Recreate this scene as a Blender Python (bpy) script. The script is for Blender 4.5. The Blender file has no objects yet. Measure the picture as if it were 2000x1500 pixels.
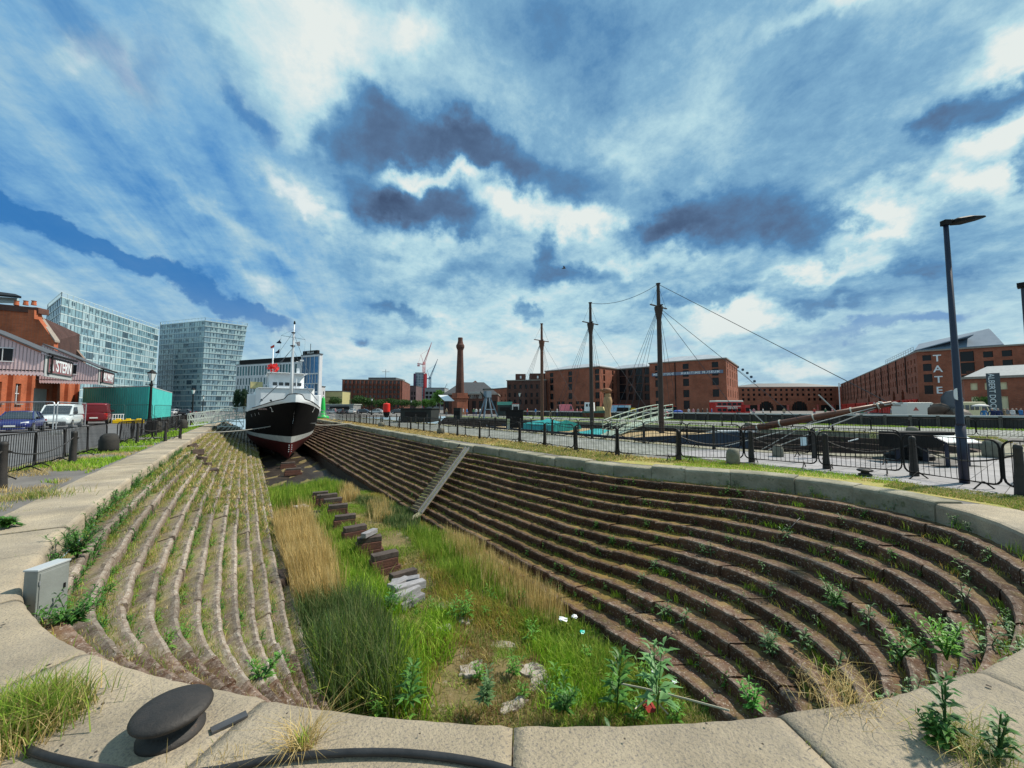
import bpy, bmesh, math, random
import numpy as np
from mathutils import Vector, Matrix
from mathutils.geometry import tessellate_polygon
random.seed(7); RNG = np.random.default_rng(11)
R = math.radians
SC = bpy.context.scene; COL = SC.collection

# ------------------------------------------------------------------ camera
YAW = R(34.6); PITCH = R(3.6); CAMZ = 1.7; FPX = 750.0
cam_d = bpy.data.cameras.new('camera'); cam = bpy.data.objects.new('camera', cam_d); COL.objects.link(cam)
cam_d.sensor_width = 36; cam_d.lens = 13.5; cam_d.clip_end = 6000; cam_d.clip_start = 0.05
cam.location = (0, 0, CAMZ); cam.rotation_euler = (R(90) + PITCH, 0, -YAW)
SC.camera = cam
SC.view_settings.view_transform = 'Standard'; SC.view_settings.look = 'None'
SC.view_settings.exposure = 0.25; SC.view_settings.gamma = 1.0; SC.view_settings.use_curve_mapping = False
SC.cycles.max_bounces = 6; SC.cycles.transparent_max_bounces = 8
SC.cycles.diffuse_bounces = 3; SC.cycles.glossy_bounces = 2

# ------------------------------------------------------------------ sun and sky
SUN_EL = R(50); SUN_AZ = R(106)          # azimuth from +Y towards +X
sd = bpy.data.lights.new('sun', 'SUN'); sd.energy = 4.8; sd.angle = R(2.0); sd.color = (1.0, 0.93, 0.80)
so = bpy.data.objects.new('sun', sd); COL.objects.link(so)
so.rotation_euler = Vector((math.sin(SUN_AZ) * math.cos(SUN_EL), math.cos(SUN_AZ) * math.cos(SUN_EL), math.sin(SUN_EL))).to_track_quat('Z', 'Y').to_euler()

_cp, _sp, _cy, _sy = math.cos(PITCH), math.sin(PITCH), math.cos(YAW), math.sin(YAW)
def ray(px, py):
    u = (px - 1000) / FPX; v = (750 - py) / FPX
    f = _cp - v * _sp; w = _sp + v * _cp
    return Vector((u * _cy + f * _sy, -u * _sy + f * _cy, w)), f
def at(px, py, d):                       # point seen in direction px,py at forward distance d
    r, f = ray(px, py); return Vector((0, 0, CAMZ)) + r * (d / f)
def gp(px, py, z=0.0):                   # point on the level z
    r, f = ray(px, py); return Vector((0, 0, CAMZ)) + r * ((z - CAMZ) / r.z)
def gd(px, d, z=0.0):                    # ground point at forward distance d
    p = at(px, 797, d); return Vector((p.x, p.y, z))
def hz(px, py, d): return at(px, py, d).z
def direl(px, py):
    r, f = ray(px, py); return math.atan2(r.x, r.y), math.atan2(r.z, math.hypot(r.x, r.y))

def build_world():
    w = bpy.data.worlds.new('World'); SC.world = w; w.use_nodes = True; w.cycles.sampling_method = 'MANUAL'; w.cycles.sample_map_resolution = 256
    nt = w.node_tree; N = nt.nodes; L = nt.links; N.clear()
    def nd(t, **k):
        n = N.new(t)
        for a, b in k.items(): setattr(n, a, b)
        return n
    def mth(op, a, b=None, clamp=False):
        n = nd('ShaderNodeMath', operation=op, use_clamp=clamp)
        for i, x in enumerate((a, b)):
            if x is None: continue
            if isinstance(x, (int, float)): n.inputs[i].default_value = x
            else: L.new(x, n.inputs[i])
        return n.outputs[0]
    tc = nd('ShaderNodeTexCoord'); sep = nd('ShaderNodeSeparateXYZ'); L.new(tc.outputs['Generated'], sep.inputs[0])
    X, Y, Z = sep.outputs
    az = mth('ARCTAN2', X, Y)
    el = mth('ARCSINE', mth('MINIMUM', mth('MAXIMUM', Z, -1.0), 1.0))
    # clouds live on a level layer: far ones flatten towards the horizon
    zz = mth('ADD', mth('MAXIMUM', Z, 0.0), 0.24)
    comb = nd('ShaderNodeCombineXYZ'); L.new(mth('DIVIDE', X, zz), comb.inputs[0]); L.new(mth('DIVIDE', Y, zz), comb.inputs[1])
    def noise(scale, detail, rough, off=0.0, dist=0.0, vec=None):
        n = nd('ShaderNodeTexNoise'); n.noise_dimensions = '4D'
        n.inputs['Scale'].default_value = scale; n.inputs['Detail'].default_value = detail
        n.inputs['Roughness'].default_value = rough; n.inputs['W'].default_value = off; n.inputs['Distortion'].default_value = dist
        L.new(vec or comb.outputs[0], n.inputs['Vector']); return n.outputs['Fac']
    w1 = noise(2.2, 5, .6, 3.1, vec=tc.outputs['Generated']); w2 = noise(2.2, 5, .6, 9.7, vec=tc.outputs['Generated'])
    w3 = noise(9, 6, .62, 5.1, vec=tc.outputs['Generated']); w4 = noise(9, 6, .62, 2.7, vec=tc.outputs['Generated'])
    azw = mth('ADD', az, mth('ADD', mth('MULTIPLY', mth('SUBTRACT', w1, .5), .34), mth('MULTIPLY', mth('SUBTRACT', w3, .5), .22)))
    elw = mth('ADD', el, mth('ADD', mth('MULTIPLY', mth('SUBTRACT', w2, .5), .30), mth('MULTIPLY', mth('SUBTRACT', w4, .5), .16)))
    def mad(a, b, c):
        n = nd('ShaderNodeMath', operation='MULTIPLY_ADD')
        for i_, x in enumerate((a, b, c)):
            if isinstance(x, (int, float)): n.inputs[i_].default_value = x
            else: L.new(x, n.inputs[i_])
        return n.outputs[0]
    def blobs(lst):
        acc = 0.0
        for (px, py, sx, sy, rot, wt) in lst:
            a0, e0 = direl(px, py); a1 = abs(direl(px + sx, py)[0] - a0); e1 = abs(direl(px, py - sy)[1] - e0); c, s = math.cos(R(rot)), math.sin(R(rot))
            p = mad(elw, s / a1, mad(azw, c / a1, -(c * a0 + s * e0) / a1)); q = mad(elw, c / e1, mad(azw, -s / e1, (s * a0 - c * e0) / e1))
            r2 = mad(p, p, mth('MULTIPLY', q, q)); acc = mad(mth('POWER', .427, mth('POWER', r2, 1.4)), wt, acc)
        return acc
    def ss(x, a, b):
        n = nd('ShaderNodeMapRange', interpolation_type='SMOOTHSTEP'); n.clamp = True
        L.new(x, n.inputs[0]); n.inputs[1].default_value = a; n.inputs[2].default_value = b; return n.outputs[0]
    nA = noise(1.1, 8, .58, 1.3, .35); nB = noise(.8, 8, .6, 6.6, .3); nC = noise(3.2, 8, .67, 2.2, .2)
    nS = noise(1.5, 6, .55, 8.2, .6)
    mp = nd('ShaderNodeMapping'); mp.inputs['Rotation'].default_value = (0, 0, R(15)); L.new(comb.outputs[0], mp.inputs[0])
    mp2 = nd('ShaderNodeMapping'); mp2.inputs['Scale'].default_value = (1.5, .16, 1); L.new(mp.outputs[0], mp2.inputs[0])
    nT = noise(1.6, 8, .60, 4.4, .5, vec=mp2.outputs[0]); leftm = blobs(SKY_STREAK)
    white = blobs(SKY_WHITE); dark = blobs(SKY_DARK); mid = blobs(SKY_MID); blue = blobs(SKY_BLUE)
    nD = noise(8.5, 7, .72, 7.7, .15)
    T = mth('ADD', mth('ADD', mth('MULTIPLY', mth('SUBTRACT', nC, .5), SK['c']), mth('MULTIPLY', mth('SUBTRACT', nA, .5), SK['a'])), mth('MULTIPLY', mth('SUBTRACT', nD, .5), SK['d']))
    T = mth('ADD', T, mth('MULTIPLY', mth('SUBTRACT', nT, .5), mth('ADD', mth('MULTIPLY', leftm, SK['t']), .25)))
    T = mth('ADD', T, mth('ADD', mth('MULTIPLY', white, SK['w']), SK['base']))
    T = mth('SUBTRACT', T, mth('ADD', mth('MULTIPLY', dark, SK['k']), mth('MULTIPLY', mid, SK['m'])))
    T = mth('ADD', T, mth('MULTIPLY', ss(el, .35, .02), .05))
    bm = ss(mth('ADD', mth('ADD', mth('MULTIPLY', blue, .6), mth('MULTIPLY', mth('SUBTRACT', nT, .5), -.9)), mth('MULTIPLY', mth('SUBTRACT', nC, .5), .8)), .22, .85)
    sky = nd('ShaderNodeTexSky', sky_type='NISHITA'); sky.sun_disc = False
    sky.sun_elevation = SUN_EL; sky.sun_rotation = SUN_AZ; sky.air_density = 1.3; sky.dust_density = .6; sky.ozone_density = 2.5
    def mixc(f, a, b, mode='MIX'):
        n = nd('ShaderNodeMix', data_type='RGBA', blend_type=mode)
        if isinstance(f, (int, float)): n.inputs[0].default_value = f
        else: L.new(f, n.inputs[0])
        for i, x in ((6, a), (7, b)):
            if isinstance(x, tuple): n.inputs[i].default_value = (*x, 1)
            else: L.new(x, n.inputs[i])
        return n.outputs[2]
    tint = mixc(.85, sky.outputs[0], SKYCOL['blue'])
    def ramp(cols):
        rp = nd('ShaderNodeValToRGB'); L.new(T, rp.inputs[0]); e = rp.color_ramp.elements
        while len(e) < len(cols): e.new(.5)
        for el_, (pos, col) in zip(e, cols): el_.position = pos; el_.color = (*[x / 8 for x in col], 1)
        n = nd('ShaderNodeVectorMath', operation='SCALE'); n.inputs[3].default_value = 8; L.new(rp.outputs[0], n.inputs[0]); return n.outputs[0]
    c = mixc(ss(leftm, .1, .9), ramp(RAMP_R), ramp(RAMP_L))
    c = mixc(mth('MULTIPLY', bm, .9), c, tint)
    hzn = ss(el, .28, .0)
    c = mixc(mth('MULTIPLY', hzn, .42), c, SKYCOL['horizon'])
    bg = nd('ShaderNodeBackground'); bg.inputs[1].default_value = 0.1; L.new(c, bg.inputs[0])
    out = nd('ShaderNodeOutputWorld'); L.new(bg.outputs[0], out.inputs[0])
SK = dict(c=.66, a=.42, d=.36, t=1.0, w=.27, k=.36, m=.07, base=.655)
SKYCOL = dict(blue=(.03, 1.3, 3.9), horizon=(4.3, 5.5, 6.0))
RAMP_R = [(.0, (.48, .80, 1.5)), (.22, (.80, 1.42, 2.5)), (.42, (.88, 2.2, 4.0)), (.58, (1.9, 3.65, 5.2)), (.74, (3.9, 5.8, 6.5)), (.92, (6.6, 7.1, 6.9))]
RAMP_L = [(.0, (.3, .7, 1.5)), (.22, (.40, 1.7, 3.9)), (.42, (.75, 2.35, 4.9)), (.58, (1.7, 3.6, 5.6)), (.74, (3.2, 4.9, 5.9)), (.95, (6.2, 6.9, 7.0))]
SKY_STREAK = [(250, 250, 420, 330, -14, 1.), (450, 560, 300, 140, -10, .8), (0, 600, 300, 200, 0, .6)]
SKY_BLUE = [(80, 40, 260, 70, -20, .8), (330, 560, 260, 26, -14, 1.5), (110, 475, 200, 26, -14, 1.3), (30, 430, 90, 20, -14, .8), (830, 20, 50, 40, 0, .6), (520, 215, 60, 40, -40, 1.1), (300, 120, 70, 60, -50, .6), (900, 765, 90, 15, 0, .6), (1680, 650, 260, 16, 0, 1.1), (1500, 690, 160, 10, 0, .7), (1880, 640, 120, 20, 0, 1.0), (1270, 670, 60, 22, 0, .8), (480, 620, 60, 24, -14, 1.0), (1960, 480, 60, 20, 0, .5)]
SKY_WHITE = [(600, 60, 110, 110, 0, .6), (620, 200, 50, 80, 0, .6), (740, 60, 110, 60, 0, .5), (840, 110, 40, 50, 0, .6), (1700, 20, 200, 30, 0, .8), (1930, 100, 90, 50, 0, 1.), (820, 350, 40, 24, 0, 1.4), (900, 370, 70, 16, 10, 1.2), (1010, 420, 70, 34, 0, 1.6), (1120, 460, 120, 30, 0, 1.3), (1720, 420, 70, 40, -25, 1.5), (1850, 370, 120, 30, -25, 1.3), (1900, 300, 80, 30, 0, 1.1), (1690, 490, 80, 22, 0, 1.2), (1620, 545, 160, 14, 0, .9), (900, 500, 60, 30, 0, .6), (600, 370, 110, 24, -25, .9), (420, 400, 160, 20, -25, .5), (1400, 630, 90, 24, 0, 1.1), (1180, 560, 60, 30, 20, .8), (600, 640, 80, 30, 0, .6), (800, 690, 100, 26, 0, .8), (1000, 700, 120, 40, 0, .8), (520, 560, 120, 20, -14, .6), (1300, 530, 120, 14, 0, .5), (100, 110, 40, 60, -40, .5), (200, 130, 60, 50, -40, .6), (950, 600, 140, 40, 0, .5), (1560, 620, 90, 12, 0, .5), (1550, 720, 100, 14, 0, .8), (1960, 250, 40, 30, 0, 1.)]
SKY_DARK = [(750, 190, 55, 34, -20, .9), (800, 290, 130, 54, -8, 1.25), (960, 320, 90, 46, -14, 1.2), (700, 320, 70, 44, 0, .6), (850, 430, 130, 40, 0, 1.25), (760, 400, 70, 30, -20, .7), (1060, 500, 36, 44, -30, 1.0), (1110, 565, 80, 22, -10, 1.0), (1400, 440, 170, 50, -4, 1.0), (1560, 470, 90, 44, 0, 1.0), (1300, 470, 90, 30, 0, .7), (1890, 205, 110, 40, 15, 1.2), (1790, 270, 60, 34, 30, .6), (1140, 370, 120, 46, -15, .75), (735, 655, 22, 12, 0, 1.0), (820, 608, 60, 14, -6, .75), (1022, 612, 24, 14, -20, .8), (1750, 380, 120, 34, 10, .8), (1980, 330, 60, 16, 0, .7), (1600, 600, 160, 16, 0, .5), (1800, 520, 150, 20, 0, .6), (1330, 600, 120, 12, 0, .5), (900, 520, 60, 24, 0, .5)]
SKY_MID = [(1250, 160, 340, 150, 0, 2.2), (1000, 80, 120, 80, 0, 1.2), (1550, 230, 220, 130, 0, 2.), (1500, 400, 280, 90, 0, 1.4), (1700, 560, 300, 60, 0, 1.6), (1300, 560, 160, 80, 0, .8), (1920, 470, 140, 60, 0, 1.2), (1200, 660, 90, 20, 0, .5), (640, 460, 100, 40, 0, .6), (430, 70, 60, 40, 0, .6), (150, 330, 220, 90, -14, .5)]
build_world()

# ------------------------------------------------------------------ helpers
def tag(o, label=None, cat=None, group=None, kind=None):
    if label: o['label'] = label
    if cat: o['category'] = cat
    if group: o['group'] = group
    if kind: o['kind'] = kind
    return o
def empty(name, loc=(0, 0, 0), rz=0, label=None, cat=None, group=None):
    o = bpy.data.objects.new(name, None); COL.objects.link(o); o.location = loc; o.rotation_euler = (0, 0, rz)
    o.empty_display_size = .2
    return tag(o, label, cat, group)
def mkobj(name, me, m=None, parent=None, loc=None, rz=None):
    o = bpy.data.objects.new(name, me); COL.objects.link(o)
    if m is not None and not me.materials: me.materials.append(m)
    if parent is not None: o.parent = parent
    if loc is not None: o.location = loc
    if rz is not None: o.rotation_euler = (0, 0, rz)
    return o
def copy_tree(o, parent=None):
    kids = [c for c in ALLKIDS(o)]
    c = o.copy(); COL.objects.link(c)
    if parent is not None: c.parent = parent
    for k in kids: copy_tree(k, c)
    return c
def ALLKIDS(o): return [x for x in bpy.data.objects if x.parent == o] if o.name not in KIDS else KIDS[o.name]
KIDS = {}
def dup(o, loc=None, rz=None, label=None, group=None, s=None):
    if o.name not in KIDS:
        def rec(x):
            KIDS[x.name] = list(x.children)
            for y in x.children: rec(y)
        rec(o)
    def rec2(x, par):
        c = x.copy(); COL.objects.link(c)
        if par is not None: c.parent = par
        for y in KIDS.get(x.name, []): rec2(y, c)
        return c
    c = rec2(o, None)
    if loc is not None: c.location = loc
    if rz is not None: c.rotation_euler = (0, 0, rz)
    if s is not None: c.scale = (s, s, s) if isinstance(s, (int, float)) else s
    if label: c['label'] = label
    if group: c['group'] = group
    return c

class MB:
    def __init__(s): s.v = []; s.f = []; s.mi = []; s.cur = 0
    def add(s, vs, fs):
        b = len(s.v); s.v += [tuple(x) for x in vs]
        for f in fs: s.f.append(tuple(b + i for i in f)); s.mi.append(s.cur)
        return s
    def box(s, c, d, rz=0.0, M=None):
        cx, cy, cz = c; x, y, z = d[0] / 2, d[1] / 2, d[2] / 2
        vs = [Vector((a * x, b * y, e * z)) for e in (-1, 1) for a, b in ((-1, -1), (1, -1), (1, 1), (-1, 1))]
        if M is None: M = Matrix.Rotation(rz, 3, 'Z')
        vs = [M @ v + Vector(c) for v in vs]
        return s.add(vs, [(0, 3, 2, 1), (4, 5, 6, 7), (0, 1, 5, 4), (1, 2, 6, 5), (2, 3, 7, 6), (3, 0, 4, 7)])
    def beam(s, a, b, w, h, up=(0, 0, 1)):
        a = Vector(a); b = Vector(b); d = b - a; L = d.length
        if L < 1e-6: return s
        d.normalize(); u = Vector(up)
        if abs(d.dot(u)) > .98: u = Vector((1, 0, 0))
        sd_ = d.cross(u).normalized(); u = sd_.cross(d)
        vs = []
        for p in (a, b):
            for q, r in ((-1, -1), (1, -1), (1, 1), (-1, 1)): vs.append(p + sd_ * q * w / 2 + u * r * h / 2)
        return s.add(vs, [(0, 1, 2, 3), (7, 6, 5, 4), (0, 4, 5, 1), (1, 5, 6, 2), (2, 6, 7, 3), (3, 7, 4, 0)])
    def tube(s, pts, r, n=6, cap=True):
        pts = [Vector(p) for p in pts]; rs = r if isinstance(r, (list, tuple)) else [r] * len(pts)
        b = len(s.v); ref = None
        for i, p in enumerate(pts):
            t = (pts[min(i + 1, len(pts) - 1)] - pts[max(i - 1, 0)])
            if t.length < 1e-9: t = Vector((0, 0, 1))
            t.normalize()
            if ref is None: ref = Vector((0, 0, 1)) if abs(t.z) < .9 else Vector((1, 0, 0))
            x = t.cross(ref)
            if x.length < 1e-3: x = t.cross(Vector((0, 1, .3)))
            x.normalize(); y = t.cross(x).normalized(); ref = -y if False else ref
            for k in range(n):
                a = 2 * math.pi * k / n
                s.v.append(tuple(p + x * math.cos(a) * rs[i] + y * math.sin(a) * rs[i]))
        for i in range(len(pts) - 1):
            for k in range(n):
                k2 = (k + 1) % n
                s.f.append((b + i * n + k, b + i * n + k2, b + (i + 1) * n + k2, b + (i + 1) * n + k)); s.mi.append(s.cur)
        if cap:
            s.f.append(tuple(b + k for k in range(n))[::-1]); s.mi.append(s.cur)
            e = b + (len(pts) - 1) * n; s.f.append(tuple(e + k for k in range(n))); s.mi.append(s.cur)
        return s
    def lathe(s, prof, n=16, c=(0, 0, 0)):
        b = len(s.v); m = len(prof)
        for (r, z) in prof:
            for k in range(n):
                a = 2 * math.pi * k / n; s.v.append((c[0] + r * math.cos(a), c[1] + r * math.sin(a), c[2] + z))
        for i in range(m - 1):
            for k in range(n):
                k2 = (k + 1) % n; s.f.append((b + i * n + k, b + i * n + k2, b + (i + 1) * n + k2, b + (i + 1) * n + k)); s.mi.append(s.cur)
        s.f.append(tuple(b + k for k in range(n))[::-1]); s.mi.append(s.cur)
        s.f.append(tuple(b + (m - 1) * n + k for k in range(n))); s.mi.append(s.cur)
        return s
    def prism(s, poly, z0, z1):          # vertical prism of a footprint (ccw)
        n = len(poly); b = [(p[0], p[1], z0) for p in poly]; t = [(p[0], p[1], z1) for p in poly]
        return s.add(b + t, [tuple(range(n))[::-1], tuple(range(n, 2 * n))] + [(i, (i + 1) % n, n + (i + 1) % n, n + i) for i in range(n)])
    def slab(s, poly3, off):             # any planar polygon given thickness by offset vector
        n = len(poly3); off = Vector(off); a = [Vector(p) for p in poly3]
        return s.add(a + [p + off for p in a], [tuple(range(n))[::-1], tuple(range(n, 2 * n))] + [(i, (i + 1) % n, n + (i + 1) % n, n + i) for i in range(n)])
    def loft(s, rings, closed=True, caps=True):
        n = len(rings[0]); b = len(s.v)
        for r in rings: s.v += [tuple(p) for p in r]
        for i in range(len(rings) - 1):
            for k in range(n if closed else n - 1):
                k2 = (k + 1) % n; s.f.append((b + i * n + k, b + i * n + k2, b + (i + 1) * n + k2, b + (i + 1) * n + k)); s.mi.append(s.cur)
        if caps:
            s.f.append(tuple(b + k for k in range(n))[::-1]); s.mi.append(s.cur)
            e = b + (len(rings) - 1) * n; s.f.append(tuple(e + k for k in range(n))); s.mi.append(s.cur)
        return s
    def mesh(s, name, mats=None, smooth=False, fix=True):
        me = bpy.data.meshes.new(name); me.from_pydata(s.v, [], s.f)
        if mats is not None:
            for m in (mats if isinstance(mats, (list, tuple)) else [mats]): me.materials.append(m)
        if max(s.mi, default=0) > 0: me.polygons.foreach_set('material_index', s.mi)
        if fix and len(s.f) < 60000:
            bm = bmesh.new(); bm.from_mesh(me); bmesh.ops.recalc_face_normals(bm, faces=bm.faces); bm.to_mesh(me); bm.free()
        if smooth: me.polygons.foreach_set('use_smooth', [True] * len(me.polygons))
        me.update(); return me
    def obj(s, name, m=None, parent=None, smooth=False, loc=None, rz=None, bevel=0, fix=True):
        o = mkobj(name, s.mesh(name, m, smooth, fix), None, parent, loc, rz)
        if bevel:
            md = o.modifiers.new('bevel', 'BEVEL'); md.width = bevel; md.segments = 2; md.limit_method = 'ANGLE'
        return o

def text_mesh(body, size, depth=.01, align='CENTER', spacing=1.0, bold=0.0):
    cu = bpy.data.curves.new('lettering', 'FONT'); cu.body = body; cu.size = size; cu.extrude = depth
    cu.align_x = align; cu.align_y = 'CENTER'; cu.space_character = spacing; cu.offset = bold; cu.resolution_u = 3
    o = bpy.data.objects.new('lettering', cu); COL.objects.link(o)
    dg = bpy.context.evaluated_depsgraph_get(); me = bpy.data.meshes.new_from_object(o.evaluated_get(dg))
    bpy.data.objects.remove(o); bpy.data.curves.remove(cu); me.name = 'lettering'; me.materials.clear(); return me
def put_text(body, size, m, parent, origin, right, up, name='lettering', sx=1.0, **k):
    me = text_mesh(body, size, **k); o = mkobj(name, me, m, parent)
    r = Vector(right).normalized(); u = Vector(up).normalized(); n = r.cross(u)
    M = Matrix((r, u, n)).transposed().to_4x4(); M.translation = Vector(origin)
    o.matrix_local = M @ Matrix.Diagonal((sx, 1, 1, 1)); return o

# ------------------------------------------------------------------ materials
MATS = {}
def mat(name, c1, c2=None, scale=4.0, rough=.8, bump=0.0, bscale=None, metal=0.0, detail=6, c3=None, c3thr=.62, rand=0.0, spec=.4, stretch=None, coords='Object', c3scale=None, stain=0.0):
    if name in MATS: return MATS[name]
    m = bpy.data.materials.new(name); m.use_nodes = True; nt = m.node_tree; N = nt.nodes; L = nt.links
    b = N['Principled BSDF']; b.inputs['Roughness'].default_value = rough; b.inputs['Metallic'].default_value = metal
    b.inputs['Specular IOR Level'].default_value = spec
    b.inputs['Base Color'].default_value = (*c1, 1); MATS[name] = m
    m.diffuse_color = (*c1, 1)
    if c2 is None and not bump and not rand: return m
    tc = N.new('ShaderNodeTexCoord'); vec = tc.outputs[coords]
    if stretch:
        mp = N.new('ShaderNodeMapping'); mp.inputs['Scale'].default_value = stretch; L.new(vec, mp.inputs[0]); vec = mp.outputs[0]
    def noise(s, d=6, r=.6):
        n = N.new('ShaderNodeTexNoise'); n.inputs['Scale'].default_value = s; n.inputs['Detail'].default_value = d; n.inputs['Roughness'].default_value = r
        L.new(vec, n.inputs['Vector']); return n.outputs['Fac']
    def mr(x, a, c, lo=0, hi=1):
        n = N.new('ShaderNodeMapRange'); L.new(x, n.inputs[0]); n.inputs[1].default_value = a; n.inputs[2].default_value = c; n.inputs[3].default_value = lo; n.inputs[4].default_value = hi; return n.outputs[0]
    def mix(f, a, c, mode='MIX'):
        n = N.new('ShaderNodeMix'); n.data_type = 'RGBA'; n.blend_type = mode
        L.new(f, n.inputs[0]) if not isinstance(f, float) else setattr(n.inputs[0], 'default_value', f)
        for i, x in ((6, a), (7, c)):
            if isinstance(x, tuple): n.inputs[i].default_value = (*x, 1)
            else: L.new(x, n.inputs[i])
        return n.outputs[2]
    col = c1
    if c2 is not None: col = mix(mr(noise(scale, detail), .32, .68), c1, c2)
    if c3 is not None: col = mix(mr(noise(c3scale or scale * 2.7, 7, .7), c3thr, c3thr + .08), col, c3)
    if stain:
        k = mr(noise(.75, 7, .7), .30, .70, 1 - stain, 1 + stain * .4); cs = N.new('ShaderNodeCombineColor')
        for i in range(3): L.new(k, cs.inputs[i])
        col = mix(1.0, col, cs.outputs[0], 'MULTIPLY')
    if rand:
        oi = N.new('ShaderNodeObjectInfo'); k = mr(oi.outputs['Random'], 0, 1, 1 - rand, 1 + rand)
        cmb = N.new('ShaderNodeCombineColor')
        for i in range(3): L.new(k, cmb.inputs[i])
        col = mix(1.0, col, cmb.outputs[0], 'MULTIPLY')
    if not isinstance(col, tuple): L.new(col, b.inputs['Base Color'])
    if bump:
        bp = N.new('ShaderNodeBump'); bp.inputs['Strength'].default_value = 1.0; bp.inputs['Distance'].default_value = bump
        L.new(noise(bscale or scale * 3, 8, .65), bp.inputs['Height']); L.new(bp.outputs[0], b.inputs['Normal'])
    return m
def brick_mat(name, c1, c2, mortar, sx=.23, sy=.075, vertical=True, msize=.012, stain=None):
    if name in MATS: return MATS[name]
    m = bpy.data.materials.new(name); m.use_nodes = True; nt = m.node_tree; N = nt.nodes; L = nt.links; MATS[name] = m
    b = N['Principled BSDF']; b.inputs['Roughness'].default_value = .88; b.inputs['Specular IOR Level'].default_value = .25
    g = N.new('ShaderNodeNewGeometry'); sp = N.new('ShaderNodeSeparateXYZ'); L.new(g.outputs['Position'], sp.inputs[0])
    ad = N.new('ShaderNodeMath'); ad.operation = 'ADD'; L.new(sp.outputs[0], ad.inputs[0]); L.new(sp.outputs[1], ad.inputs[1])
    cb = N.new('ShaderNodeCombineXYZ'); L.new(ad.outputs[0] if vertical else sp.outputs[0], cb.inputs[0]); L.new(sp.outputs[2] if vertical else sp.outputs[1], cb.inputs[1])
    t = N.new('ShaderNodeTexBrick'); L.new(cb.outputs[0], t.inputs['Vector'])
    t.inputs['Color1'].default_value = (*c1, 1); t.inputs['Color2'].default_value = (*c2, 1); t.inputs['Mortar'].default_value = (*mortar, 1)
    t.inputs['Scale'].default_value = 1; t.inputs['Mortar Size'].default_value = msize; t.inputs['Brick Width'].default_value = sx; t.inputs['Row Height'].default_value = sy
    n = N.new('ShaderNodeTexNoise'); n.inputs['Scale'].default_value = .35; n.inputs['Detail'].default_value = 9; n.inputs['Roughness'].default_value = .7; L.new(g.outputs['Position'], n.inputs['Vector'])
    r = N.new('ShaderNodeMapRange'); L.new(n.outputs['Fac'], r.inputs[0]); r.inputs[1].default_value = .3; r.inputs[2].default_value = .7; r.inputs[3].default_value = .62; r.inputs[4].default_value = 1.3
    mx = N.new('ShaderNodeMix'); mx.data_type = 'RGBA'; mx.blend_type = 'MULTIPLY'; mx.inputs[0].default_value = 1
    cc = N.new('ShaderNodeCombineColor')
    for i in range(3): L.new(r.outputs[0], cc.inputs[i])
    L.new(t.outputs['Color'], mx.inputs[6]); L.new(cc.outputs[0], mx.inputs[7]); L.new(mx.outputs[2], b.inputs['Base Color'])
    return m
def glass_mat(name, c, rough=.12, spec=.7, metal=0.0, rand=.0):
    return mat(name, c, rough=rough, spec=spec, metal=metal, rand=rand)
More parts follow.
